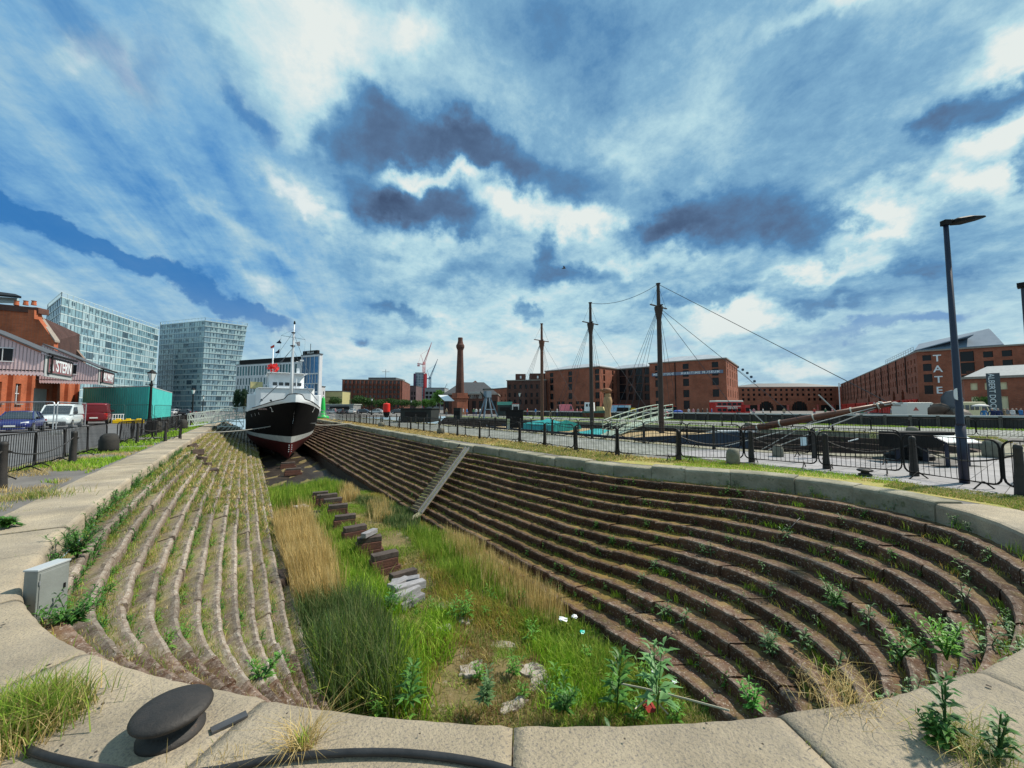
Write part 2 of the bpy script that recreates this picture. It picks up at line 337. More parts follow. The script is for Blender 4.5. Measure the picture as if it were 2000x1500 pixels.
# ------------------------------------------------------------------ surfaces
M_coping = mat('coping_stone', (.48, .39, .27), (.31, .265, .205), .9, .92, .016, 40, c3=(.25, .215, .18), c3thr=.52, c3scale=70, rand=.09, stain=.42)
M_copingR = mat('coping_stone_pale', (.38, .34, .26), (.22, .21, .15), 2.2, .95, .03, 9, c3=(.12, .13, .07), c3thr=.57, c3scale=6, rand=.14, stain=.4)
def step_mat(name, rock1, rock2, moss1, moss2, lo, hi, pale=(.33, .30, .26)):
    m = bpy.data.materials.new(name); m.use_nodes = True; nt = m.node_tree; N = nt.nodes; L = nt.links
    b = N['Principled BSDF']; b.inputs['Roughness'].default_value = .95; b.inputs['Specular IOR Level'].default_value = .2
    g = N.new('ShaderNodeNewGeometry'); pos = g.outputs['Position']
    def noise(s, d=7, r=.65):
        n = N.new('ShaderNodeTexNoise'); n.inputs['Scale'].default_value = s; n.inputs['Detail'].default_value = d; n.inputs['Roughness'].default_value = r; L.new(pos, n.inputs['Vector']); return n.outputs['Fac']
    def mr(x, a, c, lo=0, hi=1):
        n = N.new('ShaderNodeMapRange'); L.new(x, n.inputs[0]); n.inputs[1].default_value = a; n.inputs[2].default_value = c; n.inputs[3].default_value = lo; n.inputs[4].default_value = hi; return n.outputs[0]
    def mul(x, y):
        n = N.new('ShaderNodeMath'); n.operation = 'MULTIPLY'; L.new(x, n.inputs[0]); L.new(y, n.inputs[1]); return n.outputs[0]
    def mix(f, a, c, mode='MIX'):
        n = N.new('ShaderNodeMix'); n.data_type = 'RGBA'; n.blend_type = mode
        L.new(f, n.inputs[0]) if not isinstance(f, float) else setattr(n.inputs[0], 'default_value', f)
        for i, x in ((6, a), (7, c)):
            if isinstance(x, tuple): n.inputs[i].default_value = (*x, 1)
            else: L.new(x, n.inputs[i])
        return n.outputs[2]
    sep = N.new('ShaderNodeSeparateXYZ'); L.new(g.outputs['Normal'], sep.inputs[0])
    at_ = N.new('ShaderNodeAttribute'); at_.attribute_name = 'nose'; nose = at_.outputs['Fac']
    up = mul(mr(sep.outputs[2], .35, .85), mr(nose, .85, .15, .0, 1))
    rock = mix(mr(noise(2.4), .35, .65), rock1, rock2)
    rock = mix(mul(mul(mr(noise(9, 8, .8), .42, .66), mr(nose, .35, 1, 0, 1)), mr(sep.outputs[2], .1, .7, .12, .85)), rock, tuple(x * .75 + y * .25 for x, y in zip(pale, rock1)))
    rock = mix(mr(noise(30, 5, .7), .57, .66), rock, pale)                     # lichen flecks
    rock = mix(mr(noise(1.1), .62, .75), rock, tuple(x * .55 for x in rock2))
    moss = mix(mr(noise(5), .35, .65), moss1, moss2)
    col = mix(mul(up, mr(noise(3.3, 8, .7), lo, hi)), rock, moss)
    oi = N.new('ShaderNodeObjectInfo'); k = mr(oi.outputs['Random'], 0, 1, .72, 1.28); cmb = N.new('ShaderNodeCombineColor')
    for i in range(3): L.new(k, cmb.inputs[i])
    col = mix(1.0, col, cmb.outputs[0], 'MULTIPLY'); L.new(col, b.inputs['Base Color'])
    bp = N.new('ShaderNodeBump'); bp.inputs['Distance'].default_value = .02; bp.inputs['Strength'].default_value = 1
    L.new(noise(17, 8, .7), bp.inputs['Height']); L.new(bp.outputs[0], b.inputs['Normal']); return m
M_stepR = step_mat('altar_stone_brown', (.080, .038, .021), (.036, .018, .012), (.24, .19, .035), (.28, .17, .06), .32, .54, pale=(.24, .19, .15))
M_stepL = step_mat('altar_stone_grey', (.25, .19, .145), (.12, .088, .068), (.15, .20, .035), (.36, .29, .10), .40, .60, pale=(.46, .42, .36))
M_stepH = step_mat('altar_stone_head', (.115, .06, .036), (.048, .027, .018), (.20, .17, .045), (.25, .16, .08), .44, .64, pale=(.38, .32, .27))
M_ground = mat('quay_ground', (.19, .175, .16), (.115, .105, .10), .9, .95, .02, 9, c3=(.25, .22, .17), c3thr=.62, c3scale=.5)
M_asph = mat('asphalt', (.15, .15, .15), (.10, .10, .105), .8, .9, .006, 60)
M_slab = mat('paving_slab', (.33, .31, .32), (.22, .21, .21), .6, .8, .004, 30, rand=.10)
M_setts = brick_mat('setts', (.30, .30, .28), (.20, .205, .19), (.11, .12, .085), .55, .30, vertical=False, msize=.03)
M_floor = None

# ------------------------------------------------------------------ dock outline
def catmull(P, per=14):
    P = [Vector(p) for p in P]; out = []
    for i in range(len(P) - 1):
        p0 = P[max(i - 1, 0)]; p1 = P[i]; p2 = P[i + 1]; p3 = P[min(i + 2, len(P) - 1)]
        n = max(2, int(per * min(1, (p2 - p1).length / 1.5)) )
        t1 = (p2 - p0) * .5 if i > 0 else (p2 - p1); t2 = (p3 - p1) * .5 if i < len(P) - 2 else (p2 - p1)
        L = (p2 - p1).length
        if t1.length > L: t1 = t1.normalized() * L
        if t2.length > L: t2 = t2.normalized() * L
        for k in range(n):
            t = k / n; t_2 = t * t; t_3 = t_2 * t
            out.append(p1 * (2 * t_3 - 3 * t_2 + 1) + t1 * (t_3 - 2 * t_2 + t) + p2 * (-2 * t_3 + 3 * t_2) + t2 * (t_3 - t_2))
    out.append(P[-1]); return out
YFAR = 72.0
IMG_EDGE = [(150, 1012), (112, 1043), (85, 1075), (62, 1100), (47, 1122), (42, 1145), (55, 1170), (76, 1195), (117, 1230), (185, 1263), (247, 1287), (318, 1308), (393, 1325), (500, 1345), (600, 1362), (733, 1380), (900, 1393), (1003, 1397), (1167, 1398), (1300, 1394), (1427, 1386), (1533, 1375), (1700, 1353), (1760, 1337), (1850, 1310), (1917, 1288), (2000, 1243)]
head = catmull([(-2.12, 9.35)] + [tuple(gp(x, y + 4).xy) for x, y in IMG_EDGE] + [(6.3, .10), (8.1, .22), (9.8, 1.0), (10.7, 2.4), (10.6, 4.3), (9.7, 6.2), (9.15, 7.6)])
left = [Vector((-2.4, YFAR)), Vector((-2.45, 40)), Vector((-2.4, 24)), Vector((-2.28, 13.6))]
right = [Vector((8.75, 10.5)), Vector((8.45, 15.7)), Vector((8.6, 24)), Vector((8.8, 43)), Vector((8.8, YFAR))]
def resample(P, step):
    out = [P[0]]
    for a, b in zip(P[:-1], P[1:]):
        n = max(1, int(round((b - a).length / step)))
        out += [a.lerp(b, (k + 1) / n) for k in range(n)]
    return out
OL = resample(left + [head[0]], .5)[:-1]; OR_ = resample([head[-1]] + right, .5)[1:]
OH = resample(head, .12)
def arc(n):
    P = catmull([(.95, 9.35), (.95, 7.2), (1.02, 5.6), (1.35, 4.2), (2.0, 3.1), (3.0, 2.3), (4.1, 1.95), (5.0, 2.3), (5.42, 3.3), (5.47, 5.0), (5.45, 7.6)], 10)
    d = [0]
    for a, b in zip(P[:-1], P[1:]): d.append(d[-1] + (b - a).length)
    out = []
    for k in range(n):
        t = d[-1] * k / (n - 1); j = max(i for i in range(len(d)) if d[i] <= t + 1e-9); j = min(j, len(P) - 2)
        out.append(P[j].lerp(P[j + 1], (t - d[j]) / (d[j + 1] - d[j])))
    return out
IH = arc(len(OH))
OUT = OL + OH + OR_
INN = [Vector((.95, p.y)) for p in OL] + IH + [Vector((5.45, p.y)) for p in OR_]
NP = len(OUT)
NRM = []
for i in range(NP):
    t = OUT[min(i + 1, NP - 1)] - OUT[max(i - 1, 0)]; t.normalize(); NRM.append(Vector((t.y, -t.x)) * -1)
    if NRM[-1].dot(OUT[i] - Vector((3.2, 5.5 if OUT[i].y < 8 else OUT[i].y))) < 0: NRM[-1] *= -1
CUM = [0.0]
for a, b in zip(OUT[:-1], OUT[1:]): CUM.append(CUM[-1] + (b - a).length)
LTOT = CUM[-1]; IHEAD0 = len(OL); IHEAD1 = len(OL) + len(OH)
SH0, SH1 = CUM[IHEAD0], CUM[IHEAD1 - 1]
import bisect
def samp(arr, s):
    s = min(max(s, 0), LTOT - 1e-6); j = min(bisect.bisect_right(CUM, s) - 1, NP - 2)
    return arr[j].lerp(arr[j + 1], (s - CUM[j]) / (CUM[j + 1] - CUM[j]))
NST = 12; ZC = -.30; RIS = .175; ZF = -2.4
def wallpt(s, f): return samp(OUT, s).lerp(samp(INN, s), f)
def side(s): return 'L' if s < SH0 + 4.2 else ('R' if s > SH1 - 3.5 else 'H')
GAP_S = None
# the steep steps in the right-hand wall stand about here
SR = min(((OUT[i] - Vector((8.5, 15.4))).length, CUM[i]) for i in range(NP))[1]
SLF = min(((OUT[i] - Vector((-2.35, 17.5))).length, CUM[i]) for i in range(NP))[1]

rs = random.Random(5)
def stone_mesh(s0, s1, k, near, key='R'):
    dip = {'L': .085, 'H': .045, 'R': .02}[key]; lift = {'L': .02, 'H': .012, 'R': 0}[key]
    n = max(1, int(math.ceil((s1 - s0) / (.16 if near else .6)))) if near else max(1, int((s1 - s0) / 1.0))
    zt = ZC - RIS * k + rs.uniform(-.012, .012); f1 = (k + 1) / NST + rs.uniform(-.006, .006) + .012; f0 = max(0, k / NST - .02)
    r = .032 if near else .02
    rings = []; tilt = rs.uniform(-.012, .012); chip = rs.random() < .22
    for j in range(n + 1):
        s = s0 + .006 + (s1 - s0 - .012) * j / n
        O = samp(OUT, s); I = samp(INN, s); W = (I - O).length; d = (I - O) / W
        wob = rs.uniform(-.008, .008) if near else 0; wz = rs.uniform(-.006, .006) if near else 0
        if chip and j in (0, n): wob -= .03; wz -= .02
        z = zt + wz + tilt * (j / n - .5); F = f1 * W + wob
        z += lift
        if near: prof = [(f0 * W, z - RIS - .05), (f0 * W, z - dip), (F - r * 3.2, z - dip * .25 + rs.uniform(-.012, .012)), (F - r * 1.5, z + rs.uniform(-.008, .008)), (F - r * .45, z - r * .3), (F, z - r * 1.2), (F + rs.uniform(-.01, .01), z - RIS * .6), (F - .01, z - RIS - .05)]
        else: prof = [(f0 * W, z - RIS - .04), (f0 * W, z - dip), (F - r * 2.5, z), (F, z - r), (F, z - RIS - .04)]
        rings.append([(O.x + d.x * a, O.y + d.y * a, b) for a, b in prof])
    return rings
EDG = {8: (0, 0, .62, 1, 1, .9, .6, .2), 7: (0, 0, .62, 1, 1, .9, .6, .2), 5: (0, .1, 1, 1, .2)}
def edge_attr(o, n):
    e = EDG[n]; me = o.data; ca = me.attributes.new('nose', 'FLOAT', 'POINT'); ca.data.foreach_set('value', [e[i % n] for i in range(len(me.vertices))])
stones = []; SL_L = SH0 + 4.2
for k in range(NST):
    s = rs.uniform(0, 1)
    while s < LTOT:
        L = rs.uniform(.75, 1.45) if s > SL_L else rs.uniform(1.3, 2.3)
        c = wallpt(s + L / 2, (k + .5) / NST); dist = c.length
        L = L if dist > 4 else L * .8
        e = min(s + L, LTOT)
        if e - s > .2 and not (SR - .95 < s + L / 2 < SR + .05 and False):
            stones.append((k, s, e, dist, side((s + e) / 2)))
        s = e
walls = {}
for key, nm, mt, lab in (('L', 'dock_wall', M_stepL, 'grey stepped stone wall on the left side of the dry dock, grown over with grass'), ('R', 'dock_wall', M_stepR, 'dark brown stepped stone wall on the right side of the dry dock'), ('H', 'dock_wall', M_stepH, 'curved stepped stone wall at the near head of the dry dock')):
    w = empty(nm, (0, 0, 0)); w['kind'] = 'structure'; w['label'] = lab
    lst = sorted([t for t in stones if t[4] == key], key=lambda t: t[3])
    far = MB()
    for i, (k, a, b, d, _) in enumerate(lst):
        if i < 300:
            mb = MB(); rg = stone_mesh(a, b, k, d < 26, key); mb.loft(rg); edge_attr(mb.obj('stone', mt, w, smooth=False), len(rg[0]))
        else: far.loft(stone_mesh(a, b, k, False, key))
    o = far.obj('far_stones', mt, w); edge_attr(o, 5); o['kind'] = 'stuff'
    # solid fill behind and below the stones
    walls[key] = w
mb = MB(); rings = []
for i in range(0, NP, 1):
    O, I = OUT[i], INN[i]; d = (I - O)
    rings.append([(O.x, O.y, ZC - .30)] + [(O.x + d.x * f, O.y + d.y * f, ZC - .30 - RIS * (NST - 1) * f * .98) for f in (.5, .93)] + [(I.x, I.y, -2.55), (I.x, I.y, -3.6)])
mb.loft(rings, closed=False, caps=False)
tag(mb.obj('wall_backing', mat('wall_earth', (.06, .045, .035), (.035, .028, .022), 3, .95)), kind='structure')

# coping
cop = empty('coping', (0, 0, 0)); cop['kind'] = 'structure'; cop['label'] = 'pale stone coping with rounded edge running round the dry dock'
jl = [0.0]; s = 0.0
JOINTS = {}
while s < LTOT:
    d = samp(OUT, s).length
    pr_ = samp(OUT, s); s += (rs.uniform(.7, 1.35) if (pr_.x > 7.8 and pr_.y > 1.6) else rs.uniform(1.3, 1.9)) if d > 6 else rs.uniform(1.45, 1.6); jl.append(min(s, LTOT))
# put a joint where the photograph shows it, right in front of the camera
s_mid = min(((OUT[i] - Vector(gp(1010, 1400).xy)).length, CUM[i]) for i in range(NP))[1]
jn = min(range(len(jl)), key=lambda i: abs(jl[i] - s_mid)); sh = s_mid - jl[jn]
jl = [0.0] + [x + sh for x in jl[1:-1]] + [LTOT]
far = MB(); items = []
for a, b in zip(jl[:-1], jl[1:]):
    if b - a > .3: items.append((samp(OUT, (a + b) / 2).length, a, b))
items.sort()
for idx, (d, a, b) in enumerate(items):
    near = d < 9; n = max(1, int((b - a) / (.07 if near else .5))); rr = .075 if near else .06; rings = []
    p = samp(OUT, (a + b) / 2); zt = rs.uniform(-.008, .008); pr = rs.uniform(-.012, .012)
    rightside = p.x > 8 and p.y > 1.5
    wd = .98
    if rightside: zt += rs.choice((-.01, 0, .02, .03)); pr += rs.uniform(-.04, .04); wd = .52 + rs.uniform(-.04, .03)
    if rightside and 3.2 < p.y < 7: zt += .05
    for j in range(n + 1):
        s = a + .004 + (b - a - .008) * j / n; O = samp(OUT, s); jj = min(bisect.bisect_right(CUM, min(s, LTOT - 1e-6)) - 1, NP - 2); nn = NRM[jj].lerp(NRM[jj + 1], (s - CUM[jj]) / (CUM[jj + 1] - CUM[jj])).normalized()
        e = .006 if (j in (0, n)) else 0
        dz = -e; w_ = (rs.uniform(-.004, .004) if near else 0) + pr
        prof = [(-.0 + w_ * 0 - e, -.36), (.0 - e + w_, -.34)] + [(w_ - e - rr * (1 - math.cos(t)) if False else w_ - e - rr * (1 - math.sin(math.pi / 2 - t)) , -rr * (1 - math.sin(t)) + dz + zt) for t in np.linspace(.0, math.pi / 2, 5 if near else 3)] + [(-.35 * wd, zt + dz), (-.65 * wd, zt + dz), (-wd + .03, zt + dz), (-wd, zt + dz - .03 if rightside else zt + dz), (-wd - .005, -.36)]
        rings.append([(O.x - nn.x * q, O.y - nn.y * q, z) for q, z in prof])
    mm = M_copingR if rightside else M_coping
    if idx < 290:
        mb = MB(); mb.loft(rings); o = mb.obj('coping_stone', mm, cop, smooth=near)
        if near:
            for pl in o.data.polygons: pl.use_smooth = len(pl.vertices) == 4
cwid = lambda i: .44 if (OUT[i].x > 7.2 and OUT[i].y > .9) else .93
cop_outer = [OUT[i] + NRM[i] * cwid(i) for i in range(0, NP, 2)] + [OUT[-1] + NRM[-1] * cwid(NP - 1)]

# ------------------------------------------------------------------ second dock beyond the right-hand quay
D2 = [Vector((17.2, 74)), Vector((17.0, 30)), Vector((16.8, 9))] + [Vector((25.5 - 8.7 * math.cos(a), 9 - 7.2 * math.sin(a))) for a in np.linspace(.12, math.pi - .12, 16)] + [Vector((34.2, 9)), Vector((34.2, 30)), Vector((34.2, 74))]
D2I = [Vector((min(max(p.x, 21.5), 29.5) if p.y > 9 else 25.5 + (p.x - 25.5) * .46, p.y if p.y > 9 else 9 + (p.y - 9) * .3)) for p in D2]
M_d2 = mat('far_dock_stone', (.085, .055, .042), (.045, .03, .025), 1.2, .95, .01, 8, c3=(.12, .11, .05), c3thr=.58)
mb = MB(); nst = 11
for k in range(nst):
    z = -.28 - .33 * k; rings = []
    for O, I in zip(D2, D2I):
        a = O.lerp(I, k / nst - .01); b = O.lerp(I, (k + 1) / nst); rings.append([(a.x, a.y, z - .36), (a.x, a.y, z), (b.x, b.y, z), (b.x, b.y, z - .36)])
    mb.loft(rings)
o = mb.obj('dock_wall', M_d2); o['kind'] = 'structure'; o['label'] = 'stepped dark stone walls of the second dry dock beyond the right-hand quay'
mb = MB(); rings = []
for i, O in enumerate(D2):
    t = D2[min(i + 1, len(D2) - 1)] - D2[max(i - 1, 0)]; n = Vector((t.y, -t.x)).normalized()
    if n.dot(O - Vector((25.5, 9 if O.y < 9 else O.y))) < 0: n = -n
    rings.append([(O.x, O.y, -.3), (O.x, O.y, .0), (O.x + n.x * .05, O.y + n.y * .05, .02), (O.x + n.x * .9, O.y + n.y * .9, .02), (O.x + n.x * .9, O.y + n.y * .9, -.3)])
mb.loft(rings); o = mb.obj('coping', M_copingR); o['kind'] = 'structure'; o['label'] = 'pale coping round the second dry dock'
mb = MB(); mb.prism([(21, 8), (30, 8), (30, 74), (21, 74)], -4.6, -3.9); o = mb.obj('dock_floor', mat('mud', (.05, .045, .035), (.03, .028, .022), 1, .6)); o['kind'] = 'structure'

# ------------------------------------------------------------------ ground sheet with both docks cut out
BIG = 2500
hole1 = [Vector((p.x, p.y, 0)) for p in cop_outer]; hole1[0].y = hole1[-1].y = 74.0
d2o = []
for i, O in enumerate(D2):
    t = D2[min(i + 1, len(D2) - 1)] - D2[max(i - 1, 0)]; n = Vector((t.y, -t.x)).normalized()
    if n.dot(O - Vector((25.5, 9 if O.y < 9 else O.y))) < 0: n = -n
    d2o.append(Vector((O.x + n.x * .85, O.y + n.y * .85, 0)))
basin = [Vector((x, y, 0)) for x, y in ((-3.2, 76), (46, 76), (46, 100), (-3.2, 100))]
outer = [Vector((-BIG, -BIG, 0)), Vector((BIG, -BIG, 0)), Vector((BIG, BIG, 0)), Vector((-BIG, BIG, 0))]
loops = [outer, hole1, d2o]; vs = [v for l in loops for v in l]
tris = tessellate_polygon(loops)
me = bpy.data.meshes.new('ground'); me.from_pydata([tuple(v) for v in vs], [], [tuple(t) for t in tris]); me.update()
bm = bmesh.new(); bm.from_mesh(me); bmesh.ops.recalc_face_normals(bm, faces=bm.faces)
if sum(f.normal.z for f in bm.faces) < 0: bmesh.ops.reverse_faces(bm, faces=bm.faces)
bm.to_mesh(me); bm.free()
for v in me.vertices: v.co.z -= .012
tag(mkobj('ground', me, M_ground), 'grey gravelly quay ground round the docks', kind='structure')
def sheet(name, poly, z, m, label):
    me = bpy.data.meshes.new(name); P = [Vector((p[0], p[1], z)) for p in poly]
    me.from_pydata([tuple(p) for p in P], [], [tuple(t) for t in tessellate_polygon([P])]); me.update()
    bm = bmesh.new(); bm.from_mesh(me); bmesh.ops.recalc_face_normals(bm, faces=bm.faces)
    if sum(f.normal.z for f in bm.faces) < 0: bmesh.ops.reverse_faces(bm, faces=bm.faces)
    bm.to_mesh(me); bm.free(); return tag(mkobj(name, me, m), label, kind='structure')
sheet('road', [(-60, 12), (-5.6, 12), (-5.6, 200), (-60, 200)], -.006, M_asph, 'grey asphalt car park and road on the left quay')
sheet('pavement', [(11.4, 8.5), (15.9, 8.5), (16.1, 74), (11.0, 74)], -.006, M_setts, 'setts on the quay between the two docks')
sheet('pavement', [(36.2, -20), (48, -20), (48, 74), (36.2, 74)], -.006, M_setts, 'pale setts on the quay beyond the second dock')
sheet('verge', [(9.35, 17), (9.15, 30), (9.3, 74), (11.0, 74), (11.2, 17), (11.5, 8.4), (12.2, 6.2), (12.6, 3.0), (12.3, 1.2), (11.5, .2), (10.6, .1), (11.25, 2.2), (11.15, 4.4), (10.25, 6.5), (9.75, 8)], -.007, mat('dry_turf', (.42, .32, .11), (.26, .27, .06), 2.2, .95, .03, 20, c3=(.20, .15, .09), c3thr=.6), 'dry yellow turf strip between the right-hand coping and the barriers')
# pale paving slabs on the near right quay
pv = empty('pavement'); tag(pv, 'pale grey slab paving on the near right-hand quay', kind='structure')
prs = random.Random(3); nslab = 0
y = 1.8; slabfar = MB()
while y < 8.6:
    x = 12.55 + prs.uniform(0, .5) if y > 3 else 12.4 + prs.uniform(0, .4); dy = .62
    while x < (16.0 if y > 1.5 else 40):
        L = prs.uniform(.8, 1.15)
        b = MB(); b.box((x + L / 2, y + dy / 2, -.02), (L - .012, dy - .012, .05 + prs.uniform(-.004, .004)))
        b.obj('slab', M_slab, pv); nslab += 1
        x += L
    y += dy
y = -6.0
while y < 1.8:
    x = 11.8 + prs.uniform(0, .5); dy = .62
    while x < 21:
        L = prs.uniform(.9, 1.3)
        if nslab < 295:
            b = MB(); b.box((x + L / 2, y + dy / 2, -.02), (L - .012, dy - .012, .05 + prs.uniform(-.004, .004))); b.obj('slab', M_slab, pv); nslab += 1
        else: slabfar.box((x + L / 2, y + dy / 2, -.02), (L - .012, dy - .012, .05))
        x += L
    y += dy
if slabfar.v: tag(slabfar.obj('far_slabs', M_slab, pv), kind='stuff')
# ------------------------------------------------------------------ dock floor
def fnoise(x, y):
    return .05 * math.sin(x * 1.7 + y * .6) + .04 * math.sin(y * 1.3 - x * .8 + 1) + .025 * math.sin(x * 4.1 + y * 3.3) + .02 * math.sin(y * 7.7 + x)
def floor_z(x, y): return ZF + fnoise(x, y) - max(0, min(1, (y - 17) / 12)) * .75
mb = MB(); xs = np.linspace(-1.2, 8.0, 60); ys = np.concatenate([np.linspace(3.2, 24, 130), np.linspace(24.5, 76, 40)])
for y in ys:
    for x in xs: mb.v.append((x, y, floor_z(x, y)))
nx = len(xs)
for j in range(len(ys) - 1):
    for i in range(nx - 1): mb.f.append((j * nx + i, j * nx + i + 1, (j + 1) * nx + i + 1, (j + 1) * nx + i)); mb.mi.append(0)
M_floor = mat('dock_bed', (.13, .115, .035), (.20, .14, .07), 2.1, .95, .05, 9, c3=(.30, .25, .19), c3thr=.60, c3scale=2.4, detail=9)
tag(mb.obj('dock_floor', M_floor, smooth=True), 'earth and broken concrete floor of the dry dock', kind='structure')
M_conc = mat('broken_concrete', (.42, .37, .32), (.27, .23, .19), 3, .9, .02, 14, c3=(.09, .065, .05), c3thr=.54, c3scale=7)
cr = random.Random(9)
for (px, py, w_, h_, rot) in ((1055, 1325, .4, .25, 20), (975, 1245, .55, .22, 140), (905, 1205, .35, .25, 110), (850, 1240, .5, .25, 20), (920, 1305, .4, .25, 30), (1000, 1378, .4, .16, 0), (720, 1200, .5, .16, 20), (870, 1180, .3, .35, 100), (780, 1125, .3, .3, 30), (700, 1205, .4, .2, 0), (1040, 1300, .4, .3, 60), (585, 990, .5, .4, 10)):
    p = gp(px, py, ZF + .05); b = MB()
    w_ *= .72; h_ *= .72; n = 15; pts = [(w_ * cr.uniform(.55, 1.05) * math.cos(a), h_ * cr.uniform(.5, 1.1) * math.sin(a)) for a in np.linspace(0, 2 * math.pi, n, endpoint=False)]
    rings = [[(q[0] * f, q[1] * f, z + cr.uniform(-.006, .006)) for q in pts] for f, z in ((1.0, -.12), (1, .0), (.95, .012))]
    b.loft(rings); o = b.obj('concrete_slab', M_conc, loc=(p.x, p.y, floor_z(p.x, p.y) + .02), rz=R(rot))
    tag(o, 'flat broken pale concrete slab lying in the grass of the dock floor', 'slab', 'broken concrete patches on the dock floor')

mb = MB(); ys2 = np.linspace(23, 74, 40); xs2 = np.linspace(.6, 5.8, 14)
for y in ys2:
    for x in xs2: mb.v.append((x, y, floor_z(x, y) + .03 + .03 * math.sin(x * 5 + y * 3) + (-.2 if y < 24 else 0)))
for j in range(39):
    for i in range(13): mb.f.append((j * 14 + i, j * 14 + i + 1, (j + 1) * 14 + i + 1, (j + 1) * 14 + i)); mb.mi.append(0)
tag(mb.obj('mud', mat('wet_mud_shaded', (.045, .032, .022), (.018, .013, .010), 1.4, .5, .04, 6), smooth=True), 'wet mud under the ship, darkened for its shadow', kind='structure')  # mud colour made very dark to paint in the shadow beneath the hull

mb = MB(); pr3 = random.Random(8)
for px, py, r_ in ((95, 1304, .018), (120, 1463, .010), (186, 1476, .008), (200, 1381, .012), (5, 1225, .016), (12, 1215, .008), (180, 1368, .02), (165, 1376, .026), (150, 1386, .022), (1490, 1460, .006), (560, 1400, .006), (1380, 1420, .007), (1220, 1450, .006), (820, 1440, .006), (1930, 1345, .016)):
    q = gp(px, py); n = 9; mb.add([(q.x + r_ * pr3.uniform(.5, 1.3) * math.cos(a), q.y + r_ * pr3.uniform(.5, 1.3) * math.sin(a), .018) for a in np.linspace(0, 6.28, n, endpoint=False)], [tuple(range(n))])
tag(mb.obj('pits', mat('pit_dark', (.045, .035, .028), rough=1)), 'small dark pits and chips in the near coping', kind='structure')
# ------------------------------------------------------------------ grass and weeds
def leaf_mat(name, trans=.35, rough=.55):
    m = bpy.data.materials.new(name); m.use_nodes = True; nt = m.node_tree; N = nt.nodes; L = nt.links
    b = N['Principled BSDF']; b.inputs['Roughness'].default_value = rough; b.inputs['Specular IOR Level'].default_value = .25
    a = N.new('ShaderNodeAttribute'); a.attribute_name = 'tint'; L.new(a.outputs['Color'], b.inputs['Base Color'])
    t = N.new('ShaderNodeBsdfTranslucent'); L.new(a.outputs['Color'], t.inputs['Color'])
    mx = N.new('ShaderNodeMixShader'); mx.inputs[0].default_value = trans; L.new(b.outputs[0], mx.inputs[1]); L.new(t.outputs[0], mx.inputs[2])
    L.new(mx.outputs[0], N['Material Output'].inputs[0]); return m
M_blade = leaf_mat('grass_blades'); M_leaf = leaf_mat('leaves', .3, .45)
def finish_np(name, V, F, C, m, kind='stuff'):
    me = bpy.data.meshes.new(name); nv, nf = len(V), len(F)
    me.vertices.add(nv); me.vertices.foreach_set('co', V.astype(np.float32).ravel())
    me.loops.add(nf * 3); me.loops.foreach_set('vertex_index', F.astype(np.int32).ravel())
    me.polygons.add(nf); me.polygons.foreach_set('loop_start', np.arange(0, nf * 3, 3, dtype=np.int32)); me.polygons.foreach_set('loop_total', np.full(nf, 3, dtype=np.int32))
    ca = me.color_attributes.new('tint', 'FLOAT_COLOR', 'POINT'); ca.data.foreach_set('color', np.concatenate([C, np.ones((nv, 1))], 1).astype(np.float32).ravel())
    me.update(calc_edges=True); me.validate(); me.materials.append(m)
    o = mkobj(name, me)
    if kind: o['kind'] = kind
    return o
def blade_arrays(P, h, w, lean, col, wind=(0.0, 0.0)):
    n = len(P); a = RNG.uniform(0, 2 * np.pi, n); b = RNG.uniform(0, 2 * np.pi, n)
    sx, sy = np.cos(a) * w / 2, np.sin(a) * w / 2; ln = np.abs(RNG.normal(lean, lean * .5 + .02, n)) * h
    lx, ly = np.cos(b) * ln + wind[0] * h, np.sin(b) * ln + wind[1] * h
    V = np.zeros((n, 5, 3)); V[:, 0] = P; V[:, 1] = P; V[:, 0, 0] -= sx; V[:, 0, 1] -= sy; V[:, 1, 0] += sx; V[:, 1, 1] += sy
    M = P.copy(); M[:, 0] += lx * .35; M[:, 1] += ly * .35; M[:, 2] += h * .55
    V[:, 2] = M; V[:, 3] = M; V[:, 2, 0] -= sx * .7; V[:, 2, 1] -= sy * .7; V[:, 3, 0] += sx * .7; V[:, 3, 1] += sy * .7
    V[:, 4] = P; V[:, 4, 0] += lx; V[:, 4, 1] += ly; V[:, 4, 2] += h * np.clip(1 - .25 * (ln / np.maximum(h, 1e-3)) ** 2, .6, 1)
    base = (np.arange(n) * 5)[:, None, None]
    F = (np.array([[0, 1, 3], [0, 3, 2], [2, 3, 4]])[None] + base).reshape(-1, 3)
    C = np.repeat(col[:, None, :], 5, 1); C[:, 4] *= 1.15
    return V.reshape(-1, 3), F, C.reshape(-1, 3)
PAL = dict(gold=[(.58, .43, .17), (.50, .36, .14), (.66, .52, .26), (.38, .28, .11)], green=[(.19, .31, .03), (.13, .25, .025), (.27, .38, .05), (.32, .37, .07)],
           dark=[(.055, .11, .035), (.09, .15, .045), (.13, .19, .06), (.22, .24, .10)], ochre=[(.36, .26, .06), (.42, .30, .09), (.29, .29, .05), (.24, .29, .035)],
           mixed=[(.22, .28, .05), (.42, .34, .13), (.14, .24, .03), (.50, .40, .18)], bright=[(.27, .45, .03), (.20, .37, .02), (.36, .50, .06), (.16, .30, .02)])
def pick(pal, n, var=.25):
    p = np.array(PAL[pal]) if isinstance(pal, str) else np.array(pal)
    return p[RNG.integers(0, len(p), n)] * RNG.uniform(1 - var, 1 + var, (n, 1))
def in_poly(x, y, poly):
    ins = np.zeros(len(x), bool); j = len(poly) - 1
    for i in range(len(poly)):
        xi, yi = poly[i]; xj, yj = poly[j]
        c = ((yi > y) != (yj > y)) & (x < (xj - xi) * (y - yi) / (yj - yi + 1e-12) + xi); ins ^= c; j = i
    return ins
